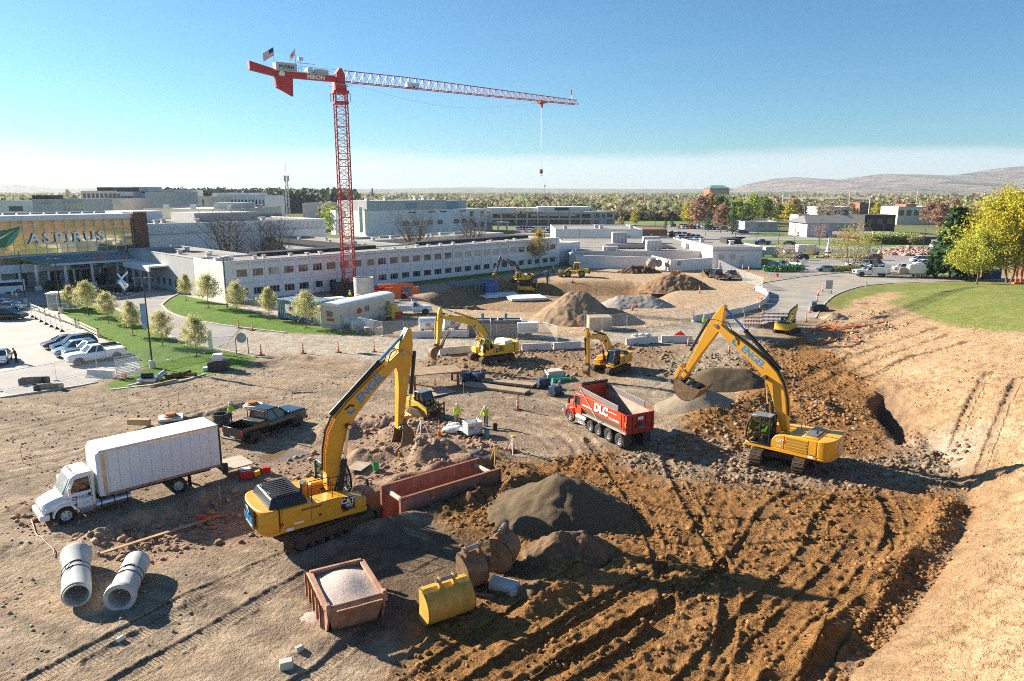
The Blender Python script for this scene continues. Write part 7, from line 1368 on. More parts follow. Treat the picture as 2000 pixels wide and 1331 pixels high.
chunk('broken grey concrete slab behind the rusty buckets',G(985,1152),(1.5,.7,.4),R(-25),rx=.2);chunk('smaller broken concrete piece right of the buckets',G(1005,1162),(.6,.5,.3),R(20));chunk('long rusty steel bar lying by the buckets',G(930,1162),(2.0,.18,.14),R(-20),RUSTB,'steel_bar',cat='steel bar');chunk('small white block on the ground at lower left',G(235,1252),(.34,.16,.2),R(70),WHT2,'block',cat='block');chunk('pale stone block at the lower edge left of the bedding box',G(560,1305),(.55,.4,.35),R(20),CONC,'stone_block',cat='stone');chunk('grey stone near the lower edge',G(585,1275),(.35,.25,.25),R(50),CONC,'stone_block',cat='stone');chunk('large pale boulder behind the right excavator boom',GT(1515,738)[:2],(1.5,.8,.9),R(15),mat('boulder_tan',(.46,.33,.23),.9,0,.2,2,bump=.3),'boulder',rx=.2,cat='boulder')
rng=random.Random(12);BLD=mat('boulder_grey',(.40,.35,.30),.9,0,.2,1.5,bump=.4)
for k,(u,v,s)in enumerate(((1258,512,1.5),(1272,513,1.3),(1283,509,1.2),(1292,513,1.4),(1303,512,1.0),(1311,514,.9))):
 o=MB().ball((0,0,0),s,8,6,(rng.uniform(.8,1.2),.8,rng.uniform(.65,.9))).build('boulder',BLD,None,smooth=.3);x,y=G(u,v,1.2);o.location=(x,min(y,173),1.9);o.rotation_euler=(rng.uniform(0,1),rng.uniform(0,1),k);tag(o,'%s boulder from the left on the bank before the white wall'%ORD[k],'boulder','boulders before the white wall')
# ---- planks, plates, mats
def plank(label,a,b_,w,t,m=WOOD,name='plank',cat='plank',lift=.05,sep=None):
 a=at(*a);b_=at(*b_);d=b_-a;o=MB().b(0,d.length,-w/2,w/2,0,t).build(name,m,None,bevel=.01);o.location=(a.x,a.y,max(a.z,b_.z,HF((a.x+b_.x)/2,(a.y+b_.y)/2))+lift);o.rotation_euler=(0,0,math.atan2(d.y,d.x));return tag(o,label,cat)
plank('long timber plank on the ground above the concrete pipes',(197,1086),(412,1020),.25,.06,lift=.12);plank('timber beam lying behind the white box truck',(252,838),(293,832),.35,.5,mat('beam_tan',(.5,.34,.17),.8),'timber_beam','beam');MATW=mat('mat_timber',(.36,.27,.18),.85,0,.2,2,dirt=.4)
plank('front row of timber road mats left of the pumps',(908,752),(1030,770),1.3,.22,MATW,'road_mat','mat');plank('rear row of timber road mats left of the pumps',(922,742),(1045,757),1.2,.22,MATW,'road_mat','mat');plank('short plank on kerb below the left lawn',(290,757),(345,745),.3,.12,lift=.1);plank('grey board on the tip of the left lawn',(248,757),(275,751),.3,.1,PREG,'board','board',.1)
def plate_table():
 p=thing('steel_table','rusty steel plate table on four legs beside the bright yellow excavator','steel table',tuple(at(847,752)),R(20));MB().b(-2.6,2.6,-1.5,1.5,1.45,1.55).build('top_plate',mat('plate_tan',(.40,.27,.16),.7,.1,.2,1.2,dirt=.4),p,bevel=.01)
 for x in (-2.2,2.2):
  for y in (-1.2,1.2):MB().b(x-.12,x+.12,y-.12,y+.12,0,1.449).build('leg',RUST,p,bevel=.01)
plate_table();plank('rusty steel plate on the ground under the table',(822,774),(876,762),2.6,.06,mat('plate_pale',(.42,.33,.25),.75,.1,.15,1.5,dirt=.4),'steel_plate','plate',.04);plank('bent steel plate leaning by the near excavator cab',(690,925),(712,905),1.2,.05,MATS['plate_pale'],'steel_plate','plate',.05)
# ---- manholes, rings, small equipment
def lathed(name,label,cat,c,prof,m,n=28,sub=None):
 o=MB().lathe(prof,(0,0,0),'Z',n).build(name,m);o.location=(c[0],c[1],HF(*c[:2])-.03);return tag(o,label,cat)
RNG=mat('cast_rust',(.42,.19,.05),.8,.1,.2,3)
def manhole(label,c,sq):
 p=thing('manhole',label,'manhole',(c[0],c[1],HF(*c)-.02),.4)
 if sq:MB().b(-.95,.95,-.8,.8,0,.22).build('slab',CONCP,p,bevel=.03)
 else:MB().lathe([(.02,0),(.85,0),(.85,.25),(.02,.25)],(0,0,0),'Z',28).build('slab',CONCP,p)
 MB().lathe([(.3,.24),(.55,.24),(.52,.32),(.42,.36),(.40,.52),(.02,.52)],(0,0,0),'Z',24).build('frame_ring',RNG,p)
manhole('rusty manhole frame on square concrete slab behind the box truck',G(335,826),True);manhole('rusty manhole frame on round concrete ring behind the black pickup',G(494,796),False);lathed('pipe_ring','black ribbed pipe ring standing beside the worker at the pickup','pipe ring',G(432,830),[(.52,0),(.62,0),(.62,.3),(.60,.33),(.62,.36),(.62,.66),(.60,.69),(.62,.72),(.62,1.0),(.52,1.0),(.50,.1)],BLKP)
def gadget(name,label,cat,u,v,rz,pieces):
 c=at(u,v);p=thing(name,label,cat,tuple(c),rz)
 for nm,kind,a,m in pieces:
  o=MB()
  if kind=='b':o.b(*a)
  elif kind=='c':o.cyl(*a)
  elif kind=='t':o.tube(*a)
  o.build(nm,m,p,bevel=.02 if kind=='b' else 0)
 return p
GRNP=mat('plastic_green',(.03,.40,.14),.4);TEALP=mat('plastic_teal',(.10,.42,.42),.4);PUMPB=mat('pump_blue',(.018,.05,.11),.45,0,.1,2,dirt=.3)
gadget('generator','red portable generator behind the near excavator','generator',482,936,.4,[('engine','b',(-.4,.4,-.28,.28,.12,.6),RED),('tank','b',(-.35,.3,-.25,.25,.62,.78),WHT),('frame','t',([(-.45,-.3,.05),(-.45,-.3,.75),(.45,-.3,.75),(.45,-.3,.05)],.03),BLKP),('frame','t',([(-.45,.3,.05),(-.45,.3,.75),(.45,.3,.75),(.45,.3,.05)],.03),BLKP)]);gadget('cutoff_saw','yellow and grey cut-off saw beside the generator','saw',501,930,1.,[('motor','b',(-.25,.25,-.15,.15,.05,.35),YEL2),('handle','t',([(-.2,0,.35),(-.1,0,.5),(.2,0,.5)],.03),BLKP),('blade','c',((.42,.05,.2),(.42,.08,.2),.22,None,16),STL)]);gadget('compactor','red and white plate compactor beside the cut-off saw','compactor',520,926,.2,[('plate','b',(-.4,.4,-.25,.25,.0,.1),STL),('engine','b',(-.25,.3,-.2,.2,.1,.5),RED),('handle','t',([(-.3,0,.3),(-.8,0,.9)],.025),BLKP)])
gadget('gas_saw','red saw lying at the end of the long plank','saw',395,1020,.3,[('motor','b',(-.25,.2,-.15,.15,.12,.4),RED),('bar','b',(.2,1.0,-.03,.03,.2,.3),ORG)])
def bucket_pail(name,label,u,v,m,r=.16,h=.38):
 c=at(u,v);p=thing(name,label,'bucket',tuple(c));MB().lathe([(.02,.0),(r*.85,0),(r,h),(r*.93,h),(r*.8,.03),(.02,.03)],(0,0,0),'Z',18).build('pail',m,p);MB().tube([(r,0,h*.9),(r*.8,r*.7,h*1.02),(0,r*1.1,h*.95),(-r*.8,r*.7,h*1.02),(-r,0,h*.9)],.012,5).build('handle',BLKP,p)
bucket_pail('pail','green plastic pail beside the open trench',735,921,GRNP,.24,.55);bucket_pail('pail','black pail right of the white tote',967,840,BLKP,.2,.5);bucket_pail('pail','teal pail at the corner of the white tote',951,853,TEALP,.22,.55);bucket_pail('pail','dark pail below the white bags',897,852,BLKP,.22,.35);bucket_pail('pail','orange pail on the left lot near the white stacked slats',243,738,ORG,.25,.5)
def tote():
 c=at(923,850);p=thing('liquid_tote','white caged liquid tote on a pallet between the two workers','tote',tuple(c),R(28),None,1.05);TW=mat('tote_plastic',(.78,.78,.77),.4,0,.04,2)
 for y in (-.42,0,.42):MB().b(-.6,.6,y-.06,y+.06,0,.12).build('pallet_runner',BLKP,p,smooth=0)
 MB().b(-.62,.62,-.52,.52,.12,.17).build('pallet_deck',BLKP,p,smooth=0);m=MB();m.b(-.58,.58,-.48,.48,.18,.24).b(-.58,-.53,-.48,.48,.24,1.1).b(.53,.58,-.48,.48,.24,1.1).b(-.53,.53,-.48,-.43,.24,1.1).b(-.53,.53,.43,.48,.24,1.1);m.build('tank',TW,p,bevel=.03)
 cg=MB()
 for z in (.3,.5,.7,.9,1.1):cg.tube([(-.62,-.52,z),(.62,-.52,z),(.62,.52,z),(-.62,.52,z),(-.62,-.52,z)],.014,4)
 for k in range(7):
  t=-.6+k*.2
  for y in (-.525,.525):cg.tube([(t,y,.17),(t,y,1.1)],.014,4)
 for k in range(6):
  t=-.5+k*.2
  for x in (-.625,.625):cg.tube([(x,t,.17),(x,t,1.1)],.014,4)
 cg.build('cage',GALV,p);MB().b(-.5,-.1,-.50,-.481,.6,.85).build('blue_mark',BLU,p,smooth=0)
tote()
BAGM=mat('bag_white',(.78,.77,.75),.7,0,.06,4,bump=.5,bscale=9)
for k,(u,v,s,q)in enumerate(((880,845,.62,0),(893,842,.55,1),(905,846,.5,2),(886,838,.5,3))):
 c=at(u,v);o=MB().ball((0,0,.2),s,12,7,(1.15,.75,.42)).build('sand_bag',BAGM);o.location=c+Vector((0,0,.02+.12*(k==3)));o.rotation_euler=(.1*k,.1,k*1.1);tag(o,'%s white bag from the left in the pile beside the tote'%ORD[(0,2,3,1)[k]],'bag','white bags beside the tote')
for k,(u,v)in enumerate(((924,888),(931,884),(938,887))):chunk('%s dark paver from the left in the small stack above the trench'%ORD[k],at(u,v)[:2],(.62,.4,.18),R(30+22*k),mat('paver_dark',(.12,.125,.14),.8),'paver',.1,cat='paver')
rng=random.Random(4)
for k in range(7):chunk('%s broken stone from the left in the row before the tripod'%ORD[k],at(928+5*k,893+rng.uniform(-2,3))[:2],(.3,.22,.18),rng.uniform(0,3),CONCP,'broken_stone',.2,cat='stone')
def tripod(label,u,v,hm,topm):
 c=at(u,v);p=thing('survey_tripod',label,'tripod',tuple(c),.4)
 for k in range(3):a=k*2.094;MB().tube([(.55*math.cos(a),.55*math.sin(a),0),(.05*math.cos(a),.05*math.sin(a),1.25)],.035,6).build('leg',hm,p)
 MB().b(-.15,.15,-.12,.12,1.25,1.38).build('head',topm,p,bevel=.02)
tripod('white-legged survey tripod beside the orange cone by the loader',824,851,WHT,YEL2);tripod('white-legged survey tripod straddling an orange cone above the trench',1003,886,WHT,YEL2);tripod('yellow survey tripod at the end of the trench shield',968,905,YEL2,WOOD)
for k,(u,v)in enumerate(((842,862),(848,860),(955,912),(432,985),(45,905),(1115,745),(330,800),(349,790),(905,770))):
 c=at(u,v);o=MB().b(-.025,.025,-.012,.012,-.1,1.15).build('survey_stake',mat('stake_wood',(.55,.40,.22),.8));o.location=c;o.rotation_euler=(.04,.05,k);tag(o,['thin stake left of the cone above the trench','thin stake nearest the cone above the trench','stake at the far corner of the trench shield','stake between the box truck and near excavator','stake at the far left in front of the box truck','stake beside the pumps behind the dump truck','stake behind the square manhole','stake right of the square manhole','stake at the end of the road mats'][k],'stake','survey stakes')
def pump(label,u,v,rz):gadget('water_pump',label,'pump',u,v,rz,[('engine','b',(-.6,.2,-.4,.4,.25,.95),PUMPB),('volute','c',((.25,0,.55),(.6,0,.55),.35,None,16),PUMPB),('skid','b',(-.8,.8,-.45,.45,.05,.2),BLKP),('outlet','t',([(.45,0,.8),(.45,0,1.1),(.9,.2,1.2)],.12,8),STL),('wheel','c',((-.5,-.52,.25),(-.5,-.42,.25),.25,None,12),RUB)])
pump('blue water pump at the left end of the road mats',912,745,.5);pump('second blue water pump right of the first at the mat end',935,745,.9);pump('blue water pump left of the green pipe',1062,757,.3);pump('black water pump behind the dump truck cab',1085,772,.8);gadget('green_pipe','short green plastic pipe by the pumps','pipe',1098,745,.35,[('pipe','c',((-1,0,.2),(1,0,.2),.18,None,14),mat('pipe_green',(.02,.45,.28),.4)),('collar','c',((-1.1,0,.2),(-.8,0,.2),.23,None,14),MATS['pipe_green'])]);gadget('concrete_riser','square concrete riser with a flag behind the pumps','concrete riser',1082,738,.3,[('box','b',(-.8,.8,-.7,.7,0,.85),CONC),('rod','t',([(0,0,.85),(0,0,2.2)],.02),RED)]);gadget('skid_steer_bucket','dark skid-steer bucket lying on the left lot edge','bucket',68,752,.1,[('back','b',(-1.3,1.3,.3,.4,0,.75),BLK),('floor','b',(-1.3,1.3,-.4,.3,0,.08),BLK),('side','b',(-1.32,-1.24,-.4,.38,.0,.7),BLK),('side','b',(1.24,1.32,-.4,.38,.0,.7),BLK)]);gadget('skid_steer_bucket','dusty steel bucket beside the dark one at the left lot edge','bucket',96,764,.12,[('back','b',(-1.2,1.2,.3,.4,0,.65),STL),('floor','b',(-1.2,1.2,-.4,.3,0,.08),STL),('side','b',(-1.22,-1.14,-.4,.38,.0,.6),STL),('side','b',(1.14,1.22,-.4,.38,.0,.6),STL)])
gadget('tarped_crate','black-wrapped crate with white top on the left lawn tip','crate',428,723,.2,[('crate','b',(-1,1,-.8,.8,0,1.1),mat('black_wrap',(.03,.03,.035),.45,0,.2,3,bump=.6,bscale=4)),('top_box','b',(-.5,.5,-.5,.5,1.1,1.8),WHT2),('side_pack','b',(-1.6,-1.05,-.4,.4,0,.4),WHT2)]);gadget('pump_skid','blue-grey pump skid on a pallet at the lawn tip','pump',290,747,.2,[('pallet','b',(-1.1,1.1,-.8,.8,0,.15),WOOD),('frame','b',(-.9,.9,-.6,.6,.15,.5),PLB),('motor','c',((-.6,0,.7),(.5,0,.7),.28,None,12),BLK)]);gadget('slat_stack','leaning white slatted panels at the right of the left lot','panels',254,738,.9,[('rail','t',([(-1.2,0,.1),(-1.2,.3,2.3),(1.2,.3,2.3),(1.2,0,.1),(-1.2,0,.1)],.05),WHT2)]+[('slat','b',(-1.2,1.2,.02*k,.02*k+.06,.25+.16*k,.33+.16*k),WHT2)for k in range(12)]);gadget('bark_heap','small heap of roots and timber on the left lawn tip','debris',352,738,.1,[('log','t',([(-1.5,0,.15),(1.2,.3,.25)],.18),MATS['brush']),('log','t',([(-1.0,.6,.2),(1.6,.1,.3)],.2),MATS['brush']),('log','t',([(-.6,-.4,.15),(.9,.7,.5)],.15),MATS['brush']),('drum','c',((-1.9,-.6,.3),(-1.5,.2,.6),.28,None,12),GALV)])
# ================================================================== barriers, fences, cones, cabins
def jersey():
 p=thing('concrete_barrier','x','barrier');L=3.0
 m=MB();out=[(-.30,0),(.30,0),(.30,.08),(.12,.36),(.09,.82),(-.09,.82),(-.12,.36),(-.30,.08)]
 m.loft([[(x,y,z)for y,z in out]for x in (-L,L)]);fix(m.build('block',CONCW,p,bevel=.02))
 for s in (-1,1):MB().b(s*1.6-.25,s*1.6+.25,-.302,.302,.0,.06).build('drain_slot',KPRT,p,smooth=0)
 return p
STLBX=mat('box_steel',(.22,.20,.19),.7,.2,.25,.8,dirt=.4,dcol=(.28,.20,.13))
JB=jersey();_used=[False]
def bar_line(px,labels,z=None,gap=.12):
# one barrier per pair of picture points
 for (a,b_),lb in zip(px,labels):
  A=at(*a);B=at(*b_);d=B-A;rz=math.atan2(d.y,d.x);s=d.length/6.05
  o=JB if not _used[0]else copy_tree(JB);_used[0]=True;o.location=(A+B)/2;o.rotation_euler=(0,0,rz);o.scale=(s,1.0,1.05);o['label']=lb;o['group']='concrete barriers'
bar_line([((800,660),(917,658)),((858,694),(919,688)),((1019,686),(1076,683)),((1081,683),(1134,680)),((1222,674),(1284,670)),((1291,669),(1352,669)),((1352,629),(1387,624))],['white concrete barrier before the two fuel tanks','white concrete barrier behind the bright yellow excavator bucket','white concrete barrier just right of the bright yellow excavator','white concrete barrier behind the smaller excavator arm','white concrete barrier with white bags on top','white concrete barrier with the orange sign behind it','white concrete barrier left of the right excavator arm tip'])
pp=smoothline([(1360,627),(1400,622),(1440,613),(1470,607),(1487,600),(1498,590),(1502,578),(1495,570),(1462,564)],2);acc_=0;pts_=[at(*q)for q in pp];out_=[pts_[0]]
for q in pts_[1:]:
 while (q-out_[-1]).length>6.0:out_.append(out_[-1]+(q-out_[-1]).normalized()*6.0)
for k,(a,b_)in enumerate(zip(out_[:-1],out_[1:])):
 o=copy_tree(JB);d=b_-a;o.location=(a+b_)/2;o.rotation_euler=(0,0,math.atan2(d.y,d.x));o.scale=(.97,1,1.1);o['label']='%s barrier from the left in the curved white line beside the access road'%ORD[min(k,19)];o['group']='concrete barriers'
o=copy_tree(JB);a,b_=at(215,738),at(182,737);o.location=(a+b_)/2;o.rotation_euler=(0,0,math.atan2((b_-a).y,(b_-a).x));o.scale=(.55,1.6,1.0);o['label']='short thick concrete block on the left lot beside the white slats'
for k,(u,v)in enumerate(((1240,662),(1252,661),(1264,661))):c=at(u,v+10);o=MB().ball((0,0,0),.5,10,6,(1,.6,.5)).build('sand_bag',BAGM);o.location=(c.x,c.y,1.05);tag(o,'%s white bag from the left lying on the barrier'%ORD[k],'bag','white bags on the barrier')
# ---- cones
def cone_proto():
 p=thing('channelizer_cone','x','traffic cone');z=[.05,.25,.40,.55,.70,.85,1.08];r=lambda h:.14-.085*h/1.08;MB().b(-.3,.3,-.3,.3,0,.06).build('base',RUB,p,bevel=.03)
 for k in range(6):MB().lathe([(r(z[k]),z[k]),(r(z[k+1]),z[k+1])],(0,0,0),'Z',12).build('band',WBAND if k in (2,4)else ORG,p)
 MB().lathe([(.045,1.08),(.06,1.1),(.06,1.16),(.02,1.18)],(0,0,0),'Z',10).build('handle',ORG,p);return p
CP=cone_proto();_cu=[False]
def cone(u,v,label,s=1.,tilt=0.):
 o=CP if not _cu[0]else copy_tree(CP);_cu[0]=True;c=at(u,v);o.location=c;o.rotation_euler=(tilt,tilt*.6,u);o.scale=(s,s,s*1.05);o['label']=label;o['group']='orange and white channelizer cones'
for u,v,lb in ((510,694,'orange cone beside the round sign on the left lawn tip'),(592,691,'orange cone on the gravel road, second from the left lawn'),(661,689,'orange cone left of the leaning red sign'),(731,688,'orange cone right of the leaning red sign'),(466,642,'left orange cone at the lower edge of the far lawn strip'),(493,646,'right orange cone at the lower edge of the far lawn strip'),(850,764,'orange cone before the steel plate table'),(858,853,'orange cone with dark base above the trench'),(1011,801,'orange cone alone between the mats and dump truck'),(1002,881,'orange cone under the survey tripod'),(1424,689,'orange cone behind the right excavator boom'),(1344,675,'orange cone right of the barrier with the orange sign'),(1118,552,'orange cone under the wheel loader'),(1484,606,'nearest orange cone on the curved barrier line'),(1480,597,'second orange cone on the curved barrier line'),(1489,585,'third orange cone on the curved barrier line'),(1498,580,'farthest orange cone on the curved barrier line'),(1460,655,'orange cone left of the red and white barricade'),(1574,629,'nearest orange cone in the line along the lawn edge'),(1581,612,'second orange cone in the line along the lawn edge'),(1590,601,'third orange cone in the line along the lawn edge'),(1595,590,'fourth orange cone in the line along the lawn edge'),(1598,578,'fifth orange cone in the line along the lawn edge'),(1606,570,'orange cone apart at the tip of the right lawn'),(1366,573,'orange cone on the back site right of the three workers'),(1450,527,'left orange cone before the small white building'),(1462,530,'right orange cone before the small white building'),(1235,606,'orange cone beyond the paired grey mounds'),(1130,637,'orange cone at the foot of the large earth pile')):cone(u,v,lb,1.05 if v>600 else 1.15)
# ---- diamond signs
def diamond(label,u,v,s,m,tilt=0.,rz=-1.2,post=1.2):
 c=at(u,v);p=thing('roll_up_sign',label,'sign',tuple(c),rz);MB(Matrix.Translation((0,0,post))@Matrix.Rotation(R(45),4,'X')).b(-.02,.02,-s/2,s/2,-s/2,s/2).build('panel',m,p,smooth=0);MB().tube([(.03,0,0),(.03,0,post)],.025).tube([(.03,-.5,.02),(.03,.5,.02)],.025).build('stand',BLKP,p);p.rotation_euler=(0,tilt,rz)
diamond('leaning red roll-up sign seen edge-on on the gravel road',692,690,1.2,ORG,.25,.25,.95);diamond('orange roll-up sign lying behind the right-hand barrier',1326,662,1.3,RED,.5,-1.6,.5);diamond('white diamond road sign at the lot entrance',1568,537,1.3,WPRT,0,-1.57,3.)
def post_sign(label,u,v,h,w,hh,m,name='sign_post',octo=False,two=False):
 c=at(u,v);p=thing(name,label,'sign',tuple(c),0)
 for x in ((-w*.55,w*.55)if two else (0,)):MB().b(x-.04,x+.04,-.04,.04,0,h+(.0 if two else hh*.5)).build('post',GALV if not two else mat('post_blue',(.12,.2,.3),.5),p,smooth=0)
 if octo:MB().lathe([(.02,-.05),(w*.5,-.05),(w*.5,-.08),(.02,-.08)],(0,0,h),'Y',8).build('panel',m,p,smooth=0)
 else:MB().b(-w/2,w/2,-.08,-.05,h-hh/2,h+hh/2).build('panel',m,p,smooth=0)
post_sign('grey octagonal sign back on two blue posts at the lawn tip',474,692,2.0,1.3,1.3,PREG,octo=True,two=True);post_sign('small road sign on a dark post at the right lawn tip',1616,592,3.2,1.2,1.5,PREG);post_sign('pale hydrant marker beside the right lawn tip',1622,580,.9,.3,.6,PREG);post_sign('short white marker post on the right lawn',1691,565,1.2,.25,.7,WPRT);post_sign('white sign panel leaning on wedge feet at the lawn edge',413,690,1.7,.5,2.2,WPRT);post_sign('small blue parking sign, left of two by the bus shelter',28,597,2.2,.4,.6,PLB);post_sign('small blue parking sign, right of two by the bus shelter',36,598,2.0,.4,.6,PLB);post_sign('white sign on the far curb behind the flatbed',1730,545,2.6,1.0,1.2,WPRT)
# ---- temporary fence panels
WIRE=wire_mat('chain_link',(.62,.64,.66),.10);WIRED=wire_mat('chain_link_dense',(.70,.71,.72),.13)
def fence_line(px,labels,n=None,h=1.85,m=None,group='temporary fence panels',dense=False):
 k=0;m=m or (WIRED if dense else WIRE)
 for a,b_ in zip(px[:-1],px[1:]):
  A,B=at(*a),at(*b_);d=B-A;nn=max(1,round(d.length/3.4));
  for i in range(nn):
   p0=A.lerp(B,i/nn);p1=A.lerp(B,(i+1)/nn);w=(p1-p0).length;p=thing('fence_panel',labels%ORD[min(k,19)],'fence',(p0 .x,p0 .y,max(0,HF(p0 .x,p0 .y))),math.atan2(d.y,d.x),group);k+=1
   MB().tube([(.04,0,.1),(.04,0,h),(w-.04,0,h),(w-.04,0,.1),(.04,0,.1)],.025,5).build('frame',GALV,p);o=MB().add([(.06,0,.12),(w-.06,0,.12),(w-.06,0,h-.02),(.06,0,h-.02)],[(0,1,2,3)]).build('mesh',m,p,smooth=0);MB().b(-.12,.12,-.35,.35,0,.1).build('foot',CONCW,p,bevel=.02)
fence_line([(478,607),(560,622),(640,641),(700,648),(747,657)],'%s fence panel from the left along the site trailer',h=2.0);fence_line([(747,657),(830,655),(917,659)],'%s fence panel from the left behind the long white barrier',h=2.0);fence_line([(930,663),(1010,663),(1072,663)],'%s fence panel from the left before the steel boxes',h=2.0);fence_line([(1060,658),(1089,668)],'%s slanting fence panel at the gate gap right of the steel boxes',h=2.0,dense=True);fence_line([(1140,645),(1176,647),(1224,642)],'%s pale fence panel from the left before the large earth pile',h=2.2,dense=True);fence_line([(1224,643),(1330,632),(1420,612),(1470,600)],'%s fence panel from the left along the back site edge',h=2.0);fence_line([(1395,520),(1430,540),(1455,552),(1490,566)],'%s fence panel from the far end beside the two parked pickups',h=2.2,dense=True)
fence_line([(0,766),(110,745),(190,725),(258,722)],'%s fence panel from the left across the left lot');fence_line([(262,722),(330,705),(400,690),(462,686)],'%s fence panel from the left across the left lawn')
# ---- cabins and containers
def site_trailer():
 a=Vector((*G(665,645),0));b_=Vector((*G(772,617),0));c=Vector((*G(632,640),0));d=(b_-a);L=d.length;rz=math.atan2(d.y,d.x);p=thing('site_trailer','cream site office trailer with curved white roof and steps','trailer',(a.x,a.y,0),rz);CR=mat('trailer_cream',(.60,.55,.44),.6,0,.04,.8,dirt=.12);W_=3.4;h=3.3
 MB().b(0,L,0,W_,.7,h).build('wall',CR,p,bevel=.02);S=[[(x,W_/2+W_/2*1.04*math.cos(t),h+.01+.42*math.sin(t))for t in [PI*k/10 for k in range(11)]]for x in (-.1,L+.1)];fix(MB().loft(S).build('roof',WHT2,p,smooth=.6));MB().b(.1,L-.1,.05,.1,0,.7).b(.05,.1,.1,W_-.1,0,.7).build('skirting',PREG,p,smooth=0)
 for x in (.46*L,.85*L):window(p,x,2.2,1.1,.9,WING,-.17,fr=(.5,.5))
 window(p,.0,0,.01,.01,WING,0,fr=(1,))if False else None;MB().b(-.06,-.001,1.3,2.3,1.7,2.5).build('window',WING,p,smooth=0)
 for x in (.16*L,.70*L):MB().b(x,x+.95,-.05,-.001,.75,2.8).build('door',CR,p,bevel=.01)
 MB().b(.33*L-.55,.33*L+.55,-.04,-.002,1.9,2.3).build('company_badge',mat('badge_navy',(.03,.05,.12),.5),p,smooth=0);MB().lathe([(.02,-.05),(.45,-.05),(.45,-.06),(.02,-.06)],(.33*L,0,2.1),'Y',16).build('badge_disc',RED,p);MB().b(-.05,-.002,1.1,2.3,1.15,1.5).build('company_badge',RED,p,smooth=0)
 st=MB();st.b(.66*L,.84*L,-1.7,-.1,.62,.7)
 for k in range(4):st.b(.66*L-.3*(4-k),.66*L-.3*(3-k),-1.5,-.4,.12*k+.08,.12*k+.15)
 for y in (-1.65,-.15):
  st.tube([(.66*L-1.2,y,.1),(.66*L-1.2,y,1.0),(.66*L,y,1.65),(.84*L,y,1.65),(.84*L,y,.1)],.035,5)
 st.build('steps',GALV,p);return p
site_trailer()
def container(label,a,b_,h,W_,m,name='shipping_container',z=0.):
 a=Vector((*G(*a),0));b_=Vector((*G(*b_),0));d=b_-a;L=d.length;p=thing(name,label,'container',(a.x,a.y,z),math.atan2(d.y,d.x));MB().b(0,L,0,W_,.1,h).build('shell',m,p,bevel=.03)
 for k in range(int(L/.45)):MB().b(.2+k*.45,.42+k*.45,-.045,-.001,.25,h-.2).build('corrugation',m,p,smooth=0)
 MB().b(-.02,L+.02,-.03,W_+.03,h-.18,h+.04).build('top_rail',m,p,bevel=.02)
 for k in range(int(W_/.45)):MB().b(-.045,-.001,.2+k*.45,.42+k*.45,.25,h-.2).build('corrugation',m,p,smooth=0)
 return p,L
BLUC=mat('container_blue',(.10,.20,.30),.55,0,.15,1.2,dirt=.4,dcol=(.6,.6,.58));BEIC=mat('container_beige',(.52,.47,.33),.6,0,.08,1,dirt=.1)
p,L=container('weathered blue storage container behind the two young trees',(543,622),(610,632),3.0,4.5,BLUC);MB().b(L*.25,L*.6,-.08,-.046,1.0,2.4).build('company_badge',WPRT,p,smooth=0);MB().lathe([(.02,-.09),(.4,-.09),(.4,-.1),(.02,-.1)],(L*.42,0,1.7),'Y',14).build('badge_disc',RED,p);container('beige storage container at the end of the site trailer',(612,634),(632,637),2.7,5.5,BEIC)
gadget('yellow_cabinet','yellow steel cabinet at the right end of the site trailer','cabinet',768,622,.9,[('cabinet','b',(-.7,.7,-.5,.5,0,2.1),YEL2),('door','b',(-.6,.6,-.54,-.501,.1,2.0),YEL2)]);gadget('plastic_barrier','red plastic barrier beside the yellow cabinet','barrier',777,622,.5,[('body','b',(-.5,.5,-.25,.25,0,1.0),RED)]);gadget('white_bin','cream skip bin before the site trailer','bin',707,645,.45,[('bin','b',(-1.5,1.5,-.8,.8,.1,1.25),mat('bin_cream',(.58,.52,.44),.7)),('lid','b',(-1.55,1.55,-.85,.85,1.25,1.33),WHT2)]);gadget('timber_crate','tan timber crates right of the skip bin','crate',730,650,.35,[('crate','b',(-1.2,-.1,-.5,.5,0,.8),WOOD),('crate','b',(.0,1.3,-.55,.55,0,.75),WOOD),('lid','b',(-1.25,-.05,-.55,.55,.8,.88),WHT2)]);gadget('water_cart','white water tank with hose before the site trailer','tank',672,642,.6,[('tank','c',((-.7,0,.9),(.7,0,.9),.6,None,14),WHT),('frame','b',(-.8,.8,-.5,.5,.2,.35),BLKP),('hose_reel','c',((.9,-.3,.6),(.9,.3,.6),.35,None,12),BLK)])
for k,(u,v)in enumerate(((836,648),(880,644))):gadget('fuel_tank','white fuel tank with red marks, %s of two behind the long barrier'%('left','right')[k],'tank',u,v,.2+k*.3,[('tank','c',((-1.2,0,1.1),(1.2,0,1.1),.9,None,20),WHT),('saddle','b',(-.9,-.6,-.7,.7,0,.6),BLKP),('saddle','b',(.6,.9,-.7,.7,0,.6),BLKP),('red_mark','b',(-.3,.3,-.93,-.905,.9,1.3),RED),('valve','t',([(0,0,1.95),(0,0,2.3),(.3,0,2.3)],.05),STL)])
